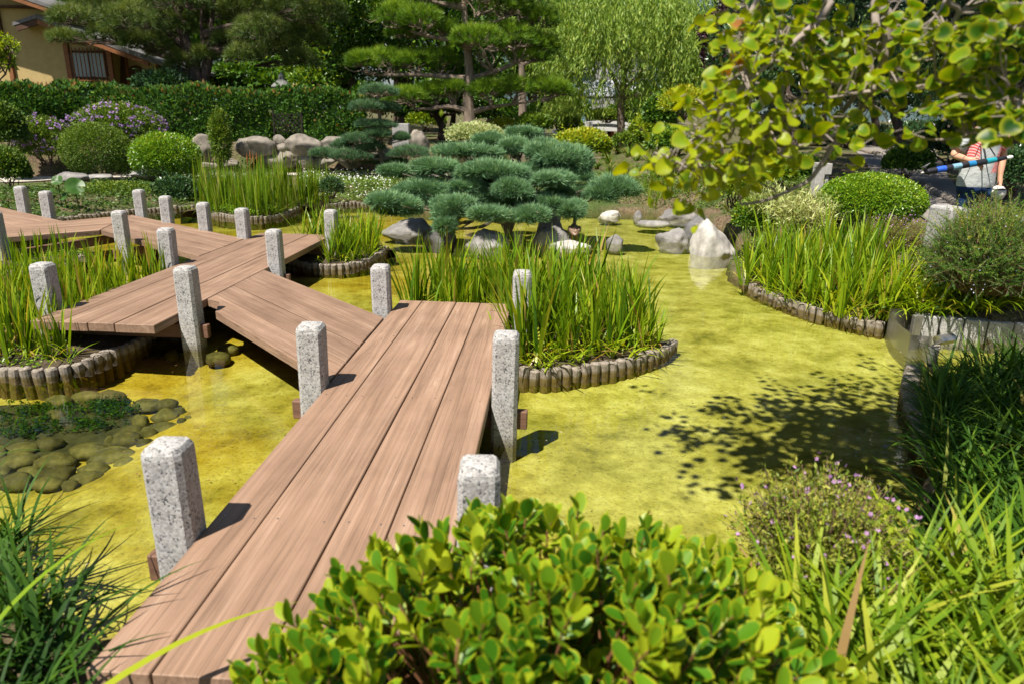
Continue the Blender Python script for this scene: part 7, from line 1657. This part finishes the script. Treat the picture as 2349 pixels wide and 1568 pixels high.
for u, v, ru, rv, n, Y0, tone in [(1520, 370, 50, 22, 5, 2.22, .8), (1590, 400, 60, 34, 8, 2.25, .78), (1650, 415, 40, 20, 4, 2.28, .72), (1690, 455, 20, 8, 1, 2.32, .7), (1620, 300, 55, 40, 9, 2.32, .78), (1700, 330, 70, 44, 13, 2.33, .74), (1780, 340, 60, 40, 12, 2.38, .68), (1700, 385, 50, 26, 6, 2.33, .7),
                                  (1640, 220, 40, 34, 4, 2.4, .6), (1700, 220, 70, 50, 12, 2.36, .62), (1720, 120, 60, 60, 13, 2.45, .62), (1700, 40, 60, 50, 11, 2.52, .66), (1780, 60, 60, 60, 11, 2.5, .52), (1850, 130, 80, 60, 14, 2.45, .58), (1830, 240, 80, 50, 14, 2.42, .60), (1900, 50, 70, 60, 10, 2.5, .42),
                                  (1950, 180, 70, 60, 12, 2.5, .55), (2020, 90, 60, 60, 9, 2.52, .5), (2080, 70, 60, 50, 9, 2.4, .5), (2140, 130, 70, 60, 10, 2.4, .5), (2170, 60, 70, 60, 11, 2.38, .4), (2060, 200, 80, 40, 8, 2.38, .45), (1990, 290, 60, 30, 4, 2.45, .5), (2250, 100, 80, 80, 18, 2.3, .28), (2320, 60, 60, 80, 18, 2.2, .2),
                                  (2250, 210, 70, 50, 10, 2.25, .45), (2310, 200, 60, 60, 12, 2.15, .34), (2262, 266, 50, 18, 6, 2.2, .55), (2205, 285, 26, 10, 2, 2.25, .6), (2340, 300, 24, 40, 4, 2.12, .3), (2060, 290, 30, 10, 2, 2.35, .5), (1760, 420, 24, 8, 1, 2.34, .6), (1900, 320, 50, 24, 4, 2.4, .6)]:
    for j in range(n): CL.append((at(u + ru * r_.normal() * .55, v + rv * r_.normal() * .55, Y0 + r_.normal() * .10), int(r_.integers(3, 6)), tone))  # tone paints sunlit leaves on the left, shaded ones on the right
for c, n, tone in CL: leaf_cluster(c, n, .048, tone, .13, r_)
# dry orange leaves
for u, v in [(1688, 150), (1696, 158), (1680, 162), (1705, 150), (1712, 60)]:
    c = at(u, v, 2.4); leaves(fl, c[None], randdir(1, r_), unit(randdir(1, r_) + [0, -.6, 0]), .06, .98, .8, HEART, HEART_RIM)
# crown above and to the right of the frame: shades the right bank
for P in LIMBS[10:]:
    for j in range(len(P) // 3, len(P)):
        for q in range(4): leaf_cluster(P[j] + r_.normal(size=3) * [.34, .34, .22], 6, .075, .5, .2, r_)
for c0, r3, n in [((0.6, 2.75, 3.85), (.75, .75, .3), 150), ((1.15, 3.0, 3.6), (.6, .5, .3), 90), ((1.4, 3.4, 3.6), (.6, .5, .3), 70), ((2.0, 3.1, 3.6), (.8, .8, .4), 120), ((2.9, 3.1, 3.6), (.8, .9, .4), 110), ((3.4, 2.4, 3.5), (.8, .8, .5), 80), ((2.2, 3.9, 3.8), (.9, .6, .35), 50)]:
    for j in range(n): leaf_cluster(np.array(c0) + r_.normal(size=3) * np.array(r3) * .6, 6, .078, .5, .22, r_)
fl.build('foliage', M_red_leaf, te, off=root, smooth=True); tw.build('twigs', M_branch, te, off=root)
